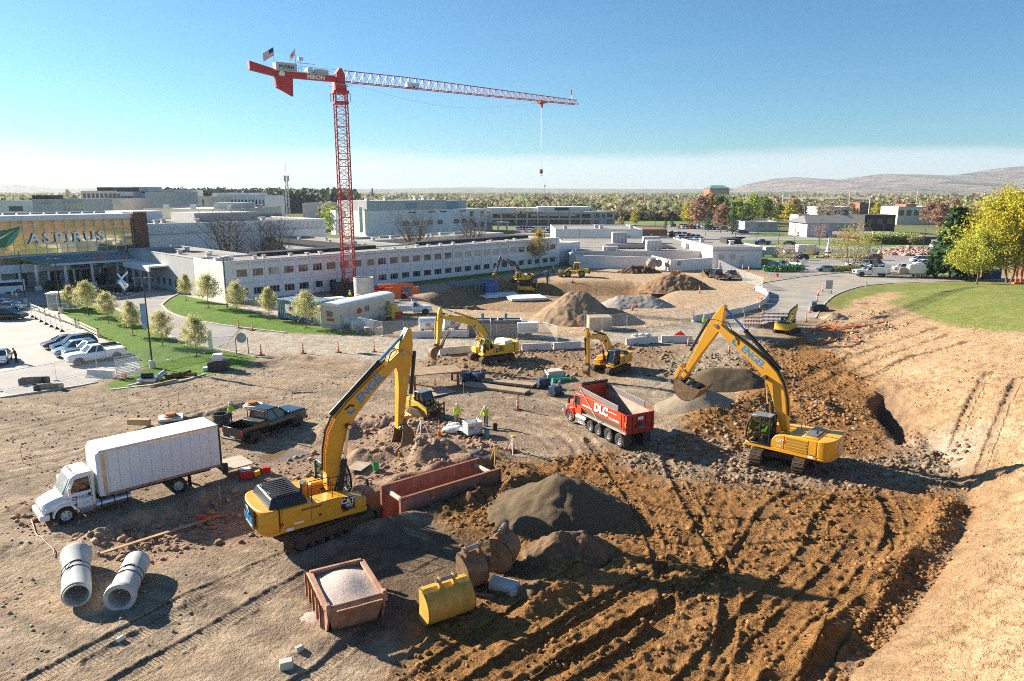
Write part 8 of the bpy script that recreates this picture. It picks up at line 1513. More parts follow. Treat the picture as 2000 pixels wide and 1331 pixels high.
for k,(u,v)in enumerate(((943,655),(988,655))):
 pieces=[('side','b',(-2.0,2.0,-.95,-.85,0,2.2),STLBX),('side','b',(-2.0,2.0,.85,.95,0,2.2),STLBX),('cap','b',(-.2,.2,-.3,.3,2.2,3.0),BLUC),('spreader','c',((-1.6,-.85,1.6),(-1.6,.85,1.6),.1,None,10),STL),('spreader','c',((1.6,-.85,1.6),(1.6,.85,1.6),.1,None,10),STL),('post','b',(-2.12,-2.001,-1.0,1.0,0,2.4),GALV),('post','b',(2.001,2.12,-1.0,1.0,0,2.4),GALV),('cover','b',(-1.9,1.9,-.84,.84,1.9,2.05),BLUC)]if True else []
 gadget('trench_box','weathered grey-blue steel trench box, %s of two behind the fence'%('left','right')[k],'trench box',u,v,.05,pieces)
gadget('light_trailer','white generator trailer right of the steel trench boxes','trailer',1032,658,0.05,[('body','b',(-1.5,1.3,-.8,.8,.6,2.0),WHT),('panel','b',(-1.3,1.1,-.83,-.801,.8,1.8),PLB),('axle_box','b',(-.5,.4,-.7,.7,.25,.6),BLKP),('wheel','c',((0,-.85,.35),(0,-.7,.35),.35,None,14),RUB),('drawbar','t',([(1.3,0,.5),(3.2,0,.45)],.06),BLKP)]);gadget('crate_box','tan cardboard crate behind the pale fence','crate',1170,642,.05,[('crate','b',(-1.6,1.6,-1.2,1.2,0,1.7),mat('card_tan',(.5,.38,.26),.85,0,.08,2)),('lid','b',(-1.62,1.62,-1.22,1.22,1.7,1.8),MATS['card_tan'])])
def silo():
 x,y=G(712,588);p=thing('concrete_silo','pale round concrete chamber standing beside the crane foot','chamber',(x,y,0));fix(MB().lathe([(1.6,0),(1.75,0),(1.75,4.2),(1.6,4.2),(1.6,0)],(0,0,0),'Z',28,False).build('shell',CONCP,p));MB().b(-.9,.9,-2.0,-1.5,0,1.4).build('hatch',CONCP,p,bevel=.03);MB().lathe([(.02,3.9),(1.59,3.7)],(0,0,0),'Z',20,False).build('fill',SOILM,p)
silo()
gadget('boom_lift','orange boom lift folded beside the red pickup','lift',770,584,.1,[('chassis','b',(-2.6,2.4,-1,1,.4,1.0),ORG),('turret','b',(-1.5,1.2,-.8,.8,1.0,2.0),ORG),('boom','b',(-2.8,3.4,-.3,.3,2.1,2.7),ORG),('basket','b',(3.2,4.4,-.9,.9,1.0,2.1),ORG)]+[('wheel','c',((x,y,.5),(x,y+.25,.5),.5,None,14),RUB)for x in (-1.8,1.8)for y in (-1.2,.95)])
for k,(u,v,w,d_,h_)in enumerate(((595,603,5.5,2.2,1.6),(570,601,4,2,1.2),(655,605,3,2,2.0),(678,606,2.6,2,1.9),(697,606,3,1.6,1.0),(742,600,3.2,1.6,1.2),(722,603,2.2,1.4,1.4),(532,600,6,1.2,1.2))):
 x,y=G(u,v);gadget('wrapped_pallet',['white-wrapped stack behind the blue container','low white-wrapped stack at the back of the blue container','white-wrapped tall stack behind the beige container','second tall white stack behind the site trailer','low white stack behind the trailer roof','white-wrapped stack near the boom lift','square white tank behind the trailer roof','long pale precast kerb stack left of the containers'][k],'stack',u,v,.3*k,[('load','b',(-w/2,w/2,-d_/2,d_/2,.15,h_),WHT2 if k<7 else CONCW),('pallet','b',(-w/2-.05,w/2+.05,-d_/2-.05,d_/2+.05,0,.14),WOOD)])
def slab(label,u,v,w,d_,t,rz,m=WHT2):x,y,z=GH(u,v);o=MB().b(-w/2,w/2,-d_/2,d_/2,0,t).build('precast_slab',m,None,bevel=.03);o.location=(x,y,z+.1);o.rotation_euler=(0,0,rz);tag(o,label,'slab')
slab('white precast slab lying in the back pit, nearest of three',1027,585,7.5,5.5,.5,.25);slab('white precast slab left of the nearest slab',980,579,6.5,4.5,.5,.2);slab('smaller white slab at the left of the three',955,582,3,3,.4,.5);rb=mat('rebar_blue',(.14,.24,.32),.6,.2,.2,2)
gadget('rebar_bundle','blue-grey stack of steel cages against the long wing','rebar',920,568,.75,[('cage','t',([(-5+k,-1.5,.2),(-5+k,-1.5,1.6),(-5+k,1.5,1.6),(-5+k,1.5,.2)],.09,4),rb)for k in range(11)]+[('bar','t',([(-5.5,y,1.65),(6,y,1.7)],.09,4),rb)for y in (-1.5,-.7,0,.7,1.5)]);gadget('blue_container','small blue tool box at the right end of the steel cages','tool box',958,572,.3,[('box','b',(-1.4,1.4,-1.2,1.2,0,2.4),mat('tool_blue',(.03,.10,.32),.5))])
for k,(u,v)in enumerate(((1320,541),(1380,541))):loose_bucket(['yellow-brown bucket lying behind the right soil pile','dark bucket standing left of the two parked pickups'][k],G(u,v),1.2+k,2.2,1.3,RUSTB if k else YELB,.4,0,5,1.2)
# ---- barricades, conduit, tarp, orange stand
def barricade(label,u,v,rz,w=2.6):
 c=at(u,v);p=thing('barricade',label,'barricade',tuple(c),rz)
 for x in (-w/2,w/2):MB().b(x-.04,x+.04,-.04,.04,0,1.75).b(x-.05,x+.05,-.6,.6,0,.08).build('post',WHT,p,smooth=0);MB().ball((x,0,1.86),.13,8,6).build('warning_lamp',AMB,p)
 for z in (.45,.95,1.45):
  r=MB().b(-w/2-.2,w/2+.2,-.07,-.041,z-.13,z+.13).build('rail',WBAND,p,smooth=0)
  for k in range(7):x=-w/2+k*(w+.2)/7;MB().prism([(x,z-.13),(x+.18,z-.13),(x+.32,z+.13),(x+.14,z+.13)],-.078,-.0705).build('stripe',RED,r,smooth=0)
barricade('red and white striped barricade left of the mini excavator',1470,640,-.1,2.4);barricade('longer red and white striped barricade behind the mini excavator',1520,632,-.05,4.6)
def conduit(label,px,r=.06,m=ORG,closed=False,lift=.08):
 pts=[at(*q)for q in px];pts=smoothline([tuple(q)for q in pts],3);pts=[(q[0],q[1],HF(q[0],q[1])+lift)for q in pts];o=MB().tube(pts,r,6).build('conduit',m,None);return tag(o,label,'conduit','orange conduits')
conduit('orange conduit running up the bank to the right, upper strand',[(1580,648),(1610,636),(1650,641),(1690,638),(1728,630)],.09);conduit('orange conduit lying just below the upper strand',[(1575,652),(1612,641),(1640,645),(1660,643),(1700,637)],.08);conduit('orange conduit curving back toward the mini excavator',[(1562,672),(1600,668),(1626,655),(1632,642),(1612,640),(1603,646),(1622,652),(1658,650)],.08);conduit('orange conduit in a wide loop at the lower right',[(1648,654),(1676,660),(1682,668),(1668,676),(1645,680)],.06);conduit('orange conduit in a small inner loop',[(1628,646),(1640,656),(1634,668),(1610,672)],.06)
conduit('red air hose curling on the ground before the box truck',[(62,1018),(72,1050),(90,1062),(108,1078),(104,1088)],.03,mat('hose_pink',(.5,.2,.15),.6));conduit('thin red hose along the trench behind the near excavator',[(700,945),(740,930),(790,918)],.03,MATS['hose_pink']);conduit('white cord on the bank near the conduits',[(1590,640),(1600,634),(1612,628)],.05,WHT2)
gadget('tarp_roll','black plastic sheeting heaped at the right lawn tip','tarp',1600,608,.3,[('roll','t',([(-1.6,0,.4),(-.6,.2,.55),(.6,-.1,.5),(1.6,.1,.35)],[.35,.55,.6,.3],10),MATS['black_wrap']),('fold','t',([(-1.0,-.6,.2),(.4,-.7,.3),(1.4,-.4,.2)],[.2,.3,.15],8),MATS['black_wrap'])]);gadget('wrapped_block','grey wrapped block beside the black sheeting','block',1586,606,.2,[('block','b',(-.45,.45,-.5,.5,0,1.5),PLB)]);gadget('orange_stand','tall orange steel stand under the trees at the right edge','stand',1990,555,.1,[('post','b',(-.9,-.6,-.15,.15,0,3.2),ORG),('post','b',(.2,.55,-.15,.15,0,3.6),ORG),('foot','b',(-1.4,1.2,-.4,.4,0,.4),ORG)]);gadget('junction_box','dark blue utility box under the right-hand trees','utility box',1935,547,.1,[('box','b',(-1.7,1.7,-.8,.8,.2,2.4),PB),('plinth','b',(-1.8,1.8,-.9,.9,0,.2),CONC)]);gadget('hydrant','red fire hydrant beside the access road','hydrant',1518,541,0,[('barrel','c',((0,0,0),(0,0,.75),.2,None,10),RED),('cap','c',((-.3,0,.5),(.3,0,.5),.11,None,8),RED)])
# ================================================================== trees
BARK=mat('bark',(.13,.10,.075),.9,0,.25,4,bump=.4,bscale=20);BARKG=mat('bark_grey',(.24,.20,.16),.9,0,.2,4,bump=.3,bscale=20)
def leafmat(name,col,var=.35):
 if name in MATS:return MATS[name]
 m=bpy.data.materials.new(name);m.use_nodes=True;nt=m.node_tree;N=nt.nodes.new;L=nt.links.new;b=nt.nodes['Principled BSDF'];b.inputs['Roughness'].default_value=.7;b.inputs['Specular IOR Level'].default_value=.25
 at_=N('ShaderNodeAttribute');at_.attribute_name='Col';mx=N('ShaderNodeMix');mx.data_type='RGBA';mx.blend_type='MULTIPLY';mx.inputs[0].default_value=1;mx.inputs[6].default_value=(*col,1);L(at_.outputs[0],mx.inputs[7]);L(mx.outputs[2],b.inputs['Base Color'])
 tr=N('ShaderNodeBsdfTranslucent');L(mx.outputs[2],tr.inputs[0]);ge=N('ShaderNodeNewGeometry');v1=N('ShaderNodeVectorMath');v1 .operation='MULTIPLY_ADD';L(ge.outputs['Normal'],v1 .inputs[0]);v1 .inputs[1].default_value=(.55,.55,.55);v1 .inputs[2].default_value=(-.12,0,.5);v2=N('ShaderNodeVectorMath');v2 .operation='NORMALIZE';L(v1 .outputs[0],v2 .inputs[0]);L(v2 .outputs[0],b.inputs['Normal']);ms=N('ShaderNodeMixShader');ms.inputs[0].default_value=.35;L(b.outputs[0],ms.inputs[1]);L(tr.outputs[0],ms.inputs[2]);L(ms.outputs[0],nt.nodes['Material Output'].inputs[0]);MATS[name]=m;return m
def leaves(P,size,rng,flat=.0):
 n=len(P);a=rng.normal(size=(n,3));a/=np.linalg.norm(a,axis=1)[:,None];b=np.cross(a,rng.normal(size=(n,3)));b/=np.linalg.norm(b,axis=1)[:,None]+1e-9;s=(size*rng.uniform(.6,1.4,n))[:,None];w=s*.62
 V=np.stack([P-a*s-b*w*.2,P-b*w,P+a*s,P+b*w],1).reshape(-1,3);F=np.arange(4*n).reshape(-1,4);return V,F
def tree_parts(seed,H,R0,shape,n_br,n_leaf,leaf,tw=6,trunk=None,base=.22,rt=.14,up=1.0,multi=1,droop=0.,bare=False,clump=1.0):
# branches reach for points spread through the crown; leaves cluster on twigs
 rng=np.random.default_rng(seed);m=MB();tips=[];zb=H*base
 for s in range(multi):
  ang=2*PI*s/multi+seed;off=Vector((math.cos(ang),math.sin(ang),0))*(.18*H if multi>1 else 0);top=Vector((off.x+rng.normal()*.03*H,off.y+rng.normal()*.03*H,H*(.80 if not bare else .86)))
  st=[Vector((off.x*.12,off.y*.12,-.15)),Vector((off.x*.3,off.y*.3,zb)),Vector((off.x*.65+rng.normal()*.03*R0,off.y*.65,H*.5)),top];r0=rt*H*.12*(1 if multi==1 else .75);m.tube([tuple(q)for q in st],[r0,r0*.78,r0*.45,r0*.1],7)
  for k in range(n_br//multi):
   t=base+(1-base)*.8*((k+rng.random())/(n_br/multi));zz=H*t;q0=st[1].lerp(st[2],min(1,(zz-zb)/(H*.5-zb+1e-6)))if zz<H*.5 else st[2].lerp(st[3],(zz-H*.5)/(top.z-H*.5))if zz<top.z else top
   a=k*2.399+rng.random();hz_=min(1.,(zz/H-base)/(1-base)+.22*up+.12*rng.random());rad=R0*shape(hz_)*rng.uniform(.75,1.05);tip=Vector((off.x*.7+rad*math.cos(a),off.y*.7+rad*math.sin(a),zb+(H-zb)*hz_-droop*rad));mid_=q0 .lerp(tip,.5)+Vector((0,0,-.06*rad*up if not droop else .12*rad));rb=r0*.32*(1-.6*t)
   m.tube([tuple(q0),tuple(mid_),tuple(tip)],[rb,rb*.55,rb*.12],5,False);tips.append((mid_,tip,rb))
   for j in range(tw):
    u=.25+.75*(j+rng.random())/tw;c=q0 .lerp(mid_,u*2)if u<.5 else mid_.lerp(tip,u*2-1);d=Vector(rng.normal(size=3));d.z=abs(d.z)*.6*up+.2-droop;d.normalize();e=c+d*R0*rng.uniform(.18,.38)
    m.tube([tuple(c),tuple(c.lerp(e,.5)+Vector((0,0,.03*R0))),tuple(e)],[rb*.35,rb*.22,rb*.08],3,False);tips.append((c,e,rb))
    if bare:
     for _ in range(3):d2=(d+Vector(rng.normal(size=3))*.6).normalized();f=c.lerp(e,rng.uniform(.4,1));m.tube([tuple(f),tuple(f+d2*R0*rng.uniform(.1,.22))],[rb*.16,rb*.05],3,False)
 L=None
 if n_leaf:
  seg=rng.integers(0,len(tips),n_leaf);A=np.array([tuple(q[0])for q in tips])[seg];B=np.array([tuple(q[1])for q in tips])[seg];u=rng.random((n_leaf,1))**.6;P=A+(B-A)*u+rng.normal(size=(n_leaf,3))*R0*.07*clump;V,F=leaves(P,leaf,rng);c=rng.uniform(.65,1.35,(n_leaf,1))*np.array([[1,1,1]])*(1+.16*rng.normal(size=(n_leaf,3)));L=(V,F,np.repeat(np.clip(c,.3,1.9),4,0))
 return m,L
def make_tree(name,label,loc,parts,bark,lm,rz=0.,s=1.,group=None,cat='tree'):
 p=thing(name,label,cat,loc,rz,group,s);m,L=parts;m.build('trunk',bark,p,smooth=1.2)
 if L is not None:arrays('crown',L[0],L[1],lm,p,L[2])
 return p
egg=lambda t:max(.08,math.sin(PI*min(1,max(.02,t))**.8)**.7);ball_=lambda t:max(.1,math.sin(PI*(.12+.86*min(1,t)))**.6);vase=lambda t:.25+.85*min(1,t)**.8*(1-.35*max(0,t-.7)/.3)
PEAR=leafmat('leaf_pear',(.64,.60,.27));PEAR2=leafmat('leaf_pear_pale',(.46,.40,.17))
pears=[make_tree('young_tree','x',(0,0,-50),tree_parts(i*7+3,5.2,(1.75,2.1,1.95)[i],ball_ if i else egg,36,6000,.085,6,base=.24,rt=.10,up=1.1,clump=1.3),BARK,PEAR)for i in range(3)]
PL=[(138,607,0.74,'first pale young tree from the left on the left lawn, behind the bus shelter'),(173,617,0.98,'second pale young tree from the left on the left lawn'),(212,632,0.84,'third pale young tree from the left on the left lawn'),(260,656,0.86,'fourth pale young tree from the left on the left lawn'),(318,676,0.8,'thin pale young tree just right of the lamp post with banner'),(384,697,0.88,'last pale young tree at the right tip of the left lawn'),(364,588,0.85,'first pale young tree from the left on the far lawn strip'),(407,602,1.02,'second pale young tree from the left on the far lawn strip'),(463,613,0.92,'third pale young tree from the left on the far lawn strip'),(526,625,0.9,'fourth pale young tree on the far strip, before the blue container'),(599,641,0.95,'last pale young tree on the far strip, before the site trailer')]
for k,(u,v,s,lb)in enumerate(PL):
 o=pears[k%3]if k<3 else copy_tree(pears[k%3]);x,y=G(u,v);o.location=(x,y,HF(x,y));o.rotation_euler=(0,0,k*1.3);o.scale=(s,s,s);o['label']=lb;o['group']='young pear trees on the left lawns'
 ring_=MB().lathe([(.02,.04),(.5,.03),(.55,-.02)],(0,0,0),'Z',14).build('mulch_ring',mat('mulch',(.12,.07,.04),.95),o)
BARE=[tree_parts(41+i,10.5,4.6,vase,56,0,.1,9,base=.10,rt=.30,up=1.5,multi=4,bare=True)for i in range(2)]
for k,(u,v,z,s,lb)in enumerate(((533,492,0,1.02,'bare grey tree in the first courtyard, left of two'),(584,492,0,.95,'bare grey tree in the first courtyard, right of two'),(762,478,0,.9,'bare grey tree in the second courtyard, left of two'),(890,471,0,.86,'bare grey tree in the second courtyard, right of two'))):
 cx,cy=[CW(16,30),CW(24,26),CW(58,18),CW(78,18)][k];make_tree('bare_tree',lb,(cx,cy,0),BARE[k%2],mat('bark_dark',(.10,.075,.058),.9,0,.2,4),None,k*1.1,[1.35,1.25,1.28,1.2][k],'bare courtyard trees')
YLO=leafmat('leaf_yellow',(.46,.32,.05));x,y=CW(80,-3.9);make_tree('yellow_tree','sparse yellow-leafed tree in front of the right end of the long wing',(x,y,0),tree_parts(61,9.3,3.4,egg,40,2600,.14,6,base=.2,rt=.11,up=1.3),BARKG,YLO)
# big trees at the right edge
BIGY=leafmat('leaf_gold_green',(.52,.46,.04));x,y,z=GT(1970,553);make_tree('maple_tree','large golden-green tree with thick trunk at the right edge',(x,y,z),tree_parts(71,17.2,11,ball_,80,27000,.24,8,base=.13,rt=.17,up=1.2,multi=2),BARK,BIGY,0,1.0);x,y,z=GT(1908,556);make_tree('maple_tree','smaller low-branching yellow-green tree left of the largest tree',(x,y,z),tree_parts(72,9.6,6.4,ball_,44,12000,.18,7,base=.2,rt=.16,up=.9),BARK,leafmat('leaf_olive',(.44,.44,.06)),1,1.0)
def conifer(seed,H,R0,n,needle):
 rng=np.random.default_rng(seed);m=MB();m.tube([(0,0,-.1),(0,0,H*.5),(0,0,H)],[H*.022,H*.013,.02],7);P=[]
 for k in range(n):
  t=.10+.88*k/n;a=k*2.399;r=R0*(1-t)**.8*rng.uniform(.7,1.1)+.2;z=H*t;e=Vector((r*math.cos(a),r*math.sin(a),z-r*.18));m.tube([(0,0,z),tuple(e)],[.05*(1-t)+.02,.01],3,False)
  c=int(26*(r/R0)+6)*needle;u=rng.random((c,1))**.7;q=np.array([[0,0,z]])+(np.array([tuple(e)])-np.array([[0,0,z]]))*u;q+=rng.normal(size=(c,3))*np.array([.16,.16,.05])*(R0*.5);P.append(q)
 P=np.vstack(P);V,F=leaves(P,R0*.085,rng);cc=rng.uniform(.6,1.35,(len(P),1))*np.ones((1,3));return m,(V,F,np.repeat(cc,4,0))
PINE=leafmat('needle_green',(.055,.115,.045));x,y=G(1856,543);make_tree('spruce_tree','tall dark green spruce behind the golden tree at right',(x,y,0),conifer(5,16,6.2,120,3),BARK,PINE);x,y=G(1312,480);make_tree('spruce_tree','small dark spruce before the brick-ended white building',(x,y,0),conifer(6,5.4,2.3,60,1),BARK,PINE)
x,y=G(1896,553);make_tree('stump_tree','thick dark trunk of a tree left of the low-branching tree',(x,y,2),tree_parts(74,8,3.5,ball_,14,1500,.16,5,base=.3,rt=.3),BARK,MATS['leaf_olive'])
# middle-distance trees: templates copied one by one
GRN=leafmat('leaf_fresh',(.34,.44,.06));GRN2=leafmat('leaf_deep',(.16,.22,.04));RDB=leafmat('leaf_bud_red',(.38,.23,.15));ORB=leafmat('leaf_bud_orange',(.44,.28,.10));TAN=leafmat('leaf_tan',(.46,.38,.20));PNK=leafmat('leaf_pink',(.42,.27,.23));YGR=leafmat('leaf_lemon',(.50,.44,.06))
TP=[make_tree('broadleaf_tree','x',(0,0,-60),tree_parts(81+i,10,4.0,ball_,30,1500,.36,4,base=.15,rt=.12,clump=1.3),BARK,GRN)for i in range(3)]+[make_tree('pine_tree','x',(0,0,-60),conifer(91,12,3.2,60,1),BARK,PINE)]+[make_tree('thin_tree','x',(0,0,-60),tree_parts(95,9,4.0,vase,34,900,.2,5,base=.12,rt=.1,up=1.2,multi=3),BARKG,TAN)]
MT=[(1430,458,62,3,PINE,'tall dark pine, left of the pair before the mixed grove'),(1383,452,44,3,PINE,'dark pine beside the full car park'),(1407,455,50,1,RDB,'reddish budding tree behind the dark pines'),(1365,448,58,0,RDB,'reddish grove tree at the left end of the mixed grove'),(1345,446,46,2,YGR,'lemon-green tree left of the mixed grove'),(1440,436,42,0,GRN,'fresh green tree, left of the two brightest in the grove'),(1470,436,50,1,GRN,'fresh green tree, right of the two brightest in the grove'),(1492,438,48,2,GRN2,'deep green tree behind the low grey shed'),(1540,442,40,0,YGR,'round yellow tree before the grove'),(1550,440,46,1,ORB,'orange tree behind the round yellow tree'),(1571,440,38,3,PINE,'narrow dark pine right of the yellow tree'),(1520,436,34,2,GRN2,'dull green tree between the grove and yellow tree'),(1600,440,40,4,TAN,'thin pale tree right of the narrow pine'),(1625,452,44,4,PNK,'pinkish bare tree left of the white-roofed office'),(1672,442,34,3,PINE,'dark spruce right of the white-roofed office'),(1712,434,34,0,YGR,'lemon tree beside the slate-roofed hall'),(1710,430,34,3,PINE,'dark spruce behind the lemon tree'),(1748,430,36,1,PNK,'dark red tree left of the tan office'),(1600,475,34,4,PNK,'small pink-budded tree on the green beyond the pond'),(1650,478,30,4,RDB,'reddish small tree left of the pond'),(1812,444,44,0,RDB,'rust-red tree right of the pavilion'),(1835,452,50,1,RDB,'large rust-red tree behind the spruce at right'),(1860,446,40,2,TAN,'tan tree behind the right-hand spruce'),(1795,432,34,4,TAN,'pale thin tree behind the pavilion'),(1545,528,46,4,PNK,'pink-budded small tree beside the white cars'),(1583,505,26,4,ORB,'small orange tree left of the pond'),(1525,512,34,4,TAN,'thin bare tree in the near lot hedge'),(1240,442,26,0,YGR,'small yellow tree at the clinic car park'),(1172,440,24,1,TAN,'round pale shrub-like tree at the clinic corner'),(1022,440,34,4,TAN,'thin bare tree before the clinic'),(1093,442,10,0,ORB,'low orange shrub before the clinic'),(1147,440,10,3,PINE,'small dark evergreen before the clinic'),(650,458,48,0,GRN,'bright green tree left of the crane mast'),(712,432,42,1,ORB,'orange tree right of the crane mast'),(550,402,28,0,YGR,'yellow-green tree beside the radio mast'),(728,395,26,3,PINE,'dark pine right of the orange tree'),(48,409,24,1,ORB,'orange tree before the corner office at far left'),(172,408,22,0,RDB,'reddish tree before the glazed office'),(133,388,16,2,YGR,'yellow tree behind the glazed office'),(1312,446,24,3,PINE,'low dark pine at the car park corner'),(1212,446,20,2,TAN,'brown bush at the right end of the clinic'),(1885,470,60,1,PNK,'mauve tree behind the big spruce'),(1300,448,22,3,PINE,'squat dark pine left of the car park'),(1000,404,18,0,ORB,'orange tree behind the clinic roof'),(420,398,14,4,TAN,'bare shrub before the east range'),(215,402,14,4,TAN,'bare tree before the fluted wall'),(1690,455,30,4,TAN,'bare tree left of the slate-roofed hall'),(1580,452,26,4,PNK,'small mauve tree on the far green'),(1405,440,52,1,GRN2,'deep green tree inside the mixed grove'),(1385,440,56,2,ORB,'orange-budded tree inside the mixed grove'),(1455,442,36,2,GRN2,'low green tree at the foot of the grove'),(1640,432,32,4,RDB,'rust-budded thin tree before the white-roofed office'),(1660,430,30,0,TAN,'tan tree right of the white-roofed office'),(1780,424,30,1,RDB,'red-budded tree before the tan office'),(1825,430,36,2,ORB,'orange-budded tree right of the tan office'),(1862,424,34,1,RDB,'red tree left of the spruce at right')]
_tu=set()
for k,(u,v,hp,kind,lm,lb)in enumerate(MT):
 x,y=G(u,v);kk=kind if kind>2 else (k%3);src=TP[kk];hh=hp*y/FPX*1.02;nat=(10,10,10,12,9)[kk]
 o=src if kk not in _tu else copy_tree(src);first=kk not in _tu;_tu.add(kk);o.location=(x,y,0);o.rotation_euler=(0,0,k*1.7);s=hh/nat;o.scale=(s,s,s);o['label']=lb;o['group']='trees of the middle distance'
 for ch in o.children:
  if ch.name.startswith('crown'):ch.material_slots[0].link='OBJECT';ch.material_slots[0].material=lm
for i,o in enumerate(TP):
 if i not in _tu:bpy.data.objects.remove(o)
# willow-like tree by the near lot and hedges
x,y=G(1662,535);make_tree('willow_tree','wide leaning pale-green tree in the near car park',(x,y,0),tree_parts(101,10,6.6,ball_,44,3000,.15,7,base=.16,rt=.12,up=1.0,multi=3),BARK,leafmat('leaf_willow',(.42,.36,.11)),.4,1.05)
def shrub(label,u,v,rx,ry,h,lm,n=1500,seed=1,name='hedge',leaf=.18,z=None):
 rng=np.random.default_rng(seed);q=rng.uniform(-1,1,(n*2,3));q=q[(np.abs(q)**4).sum(1)<1][:n];q[:,2]=(q[:,2]+1)/2;P=q*np.array([rx,ry,h]);V,F=leaves(P,leaf,rng);x,y=G(u,v);p=thing(name,label,'shrub',(x,y,0 if z is None else z),.05);arrays('foliage',V,F,lm,p,np.repeat(rng.uniform(.6,1.4,(len(P),1))*np.ones((1,3)),4,0));MB().tube([(-rx*.5,0,0),(-rx*.4,0,h*.6)],.06,4).tube([(rx*.4,0,0),(rx*.5,0,h*.6)],.06,4).tube([(0,0,0),(0,.1,h*.6)],.06,4).build('stem',BARK,p)
shrub('clipped dark hedge in front of the white cars in the near lot',1529,531,5.2,1.2,1.7,leafmat('leaf_dark',(.06,.05,.03)),1800,2);shrub('low green hedge under the leaning tree',1650,529,4,1.2,1.2,GRN2,1200,3);shrub('long clipped green hedge before the pavilion',1745,477,12,2,4.2,GRN,2600,4,leaf=.3);shrub('round brown bush at the end of the pavilion hedge',1785,478,3,2,3.4,TAN,800,5,'bush',.3);shrub('dark bush in the shade left of the sculpture',160,563,1.4,1,1.8,PINE,700,6,'bush');shrub('dark bush beside the entrance columns, left one',102,570,1,1,2.2,PINE,500,7,'bush');shrub('dark bush beside the entrance columns, right one',198,556,1,1,2.2,PINE,500,8,'bush');shrub('dark low planting round the sculpture base',232,570,4.5,1.6,.9,leafmat('leaf_shade',(.05,.06,.03)),1200,9,'planting')
# ---- far woodland: reads as one mass
def forest(name,rects,cols,seed,hmin,hmax,per=30,zf=None,con=0.):
 rng=np.random.default_rng(seed);Vs=[];Fs=[];Cs=[];o=0
 for (n,fn)in rects:
  XY=fn(rng,n);n=len(XY);h=rng.uniform(hmin,hmax,n);c=np.array(cols)[rng.integers(0,len(cols),n)]*rng.uniform(.7,1.25,(n,1));z0=np.zeros(n)if zf is None else zf(XY[:,0],XY[:,1])
  a=rng.normal(size=(n,per,3));a/=np.linalg.norm(a,axis=2)[:,:,None];r=rng.random((n,per,1))**.4;P=a*r*np.stack([h*.42,h*.42,h*.5],1)[:,None,:];P[...,2]+=(h*.52)[:,None];P[...,0]+=XY[:,:1];P[...,1]+=XY[:,1:];P[...,2]+=z0[:,None]
  P=P.reshape(-1,3);u=rng.normal(size=P.shape);u/=np.linalg.norm(u,axis=1)[:,None];w=np.cross(u,rng.normal(size=P.shape));w/=np.linalg.norm(w,axis=1)[:,None]+1e-9;s=(np.repeat(h,per)*rng.uniform(.10,.2,len(P)))[:,None];V=np.stack([P-u*s,P-w*s*.8,P+u*s,P+w*s*.8],1).reshape(-1,3);Vs.append(V);Fs.append(np.arange(len(V)).reshape(-1,4)+o);o+=len(V);Cs.append(np.repeat(np.repeat(c,per,0)*rng.uniform(.75,1.25,(len(P),1)),4,0))
 ob=arrays(name,np.vstack(Vs),np.vstack(Fs),leafmat('woodland_leaf',(1,1,1)),None,np.vstack(Cs));return stuff(ob)
def band(u0,u1,y0,y1,p=1.):
 def fn(rng,n):y=y0+(y1-y0)*rng.random(n)**p;u=rng.uniform(u0,u1,n);return np.stack([(u-1000)/FPX*y*1.02,y],1)
 return fn
SPR=[(.34,.34,.14),(.38,.35,.17),(.40,.32,.19),(.36,.28,.18),(.32,.28,.19),(.28,.31,.13),(.13,.18,.08)]
forest('woodland',[(1500,band(-150,2150,640,1000)),(2300,band(-200,2200,1000,2200)),(2600,band(-200,2200,2200,5200))],SPR,1,9,15,26);forest('woodland',[(700,band(640,1420,480,700))],SPR,5,7,12,34);forest('woodland',[(260,band(1440,1900,480,720))],SPR+[(.36,.2,.14)],6,6,11,34)
forest('pine_wood',[(1500,band(330,700,640,1000))],[(.05,.085,.045),(.045,.075,.04),(.07,.10,.05)],2,17,21,34);forest('woodland',[(500,band(-60,330,420,700)),(500,band(-60,200,700,1400))],SPR+[(.07,.10,.05)]*3,3,8,14,30)
forest('hedgerow',[(260,band(1190,1330,470,540))],[(.12,.10,.05),(.10,.13,.05),(.2,.15,.08)],8,4,7,34)
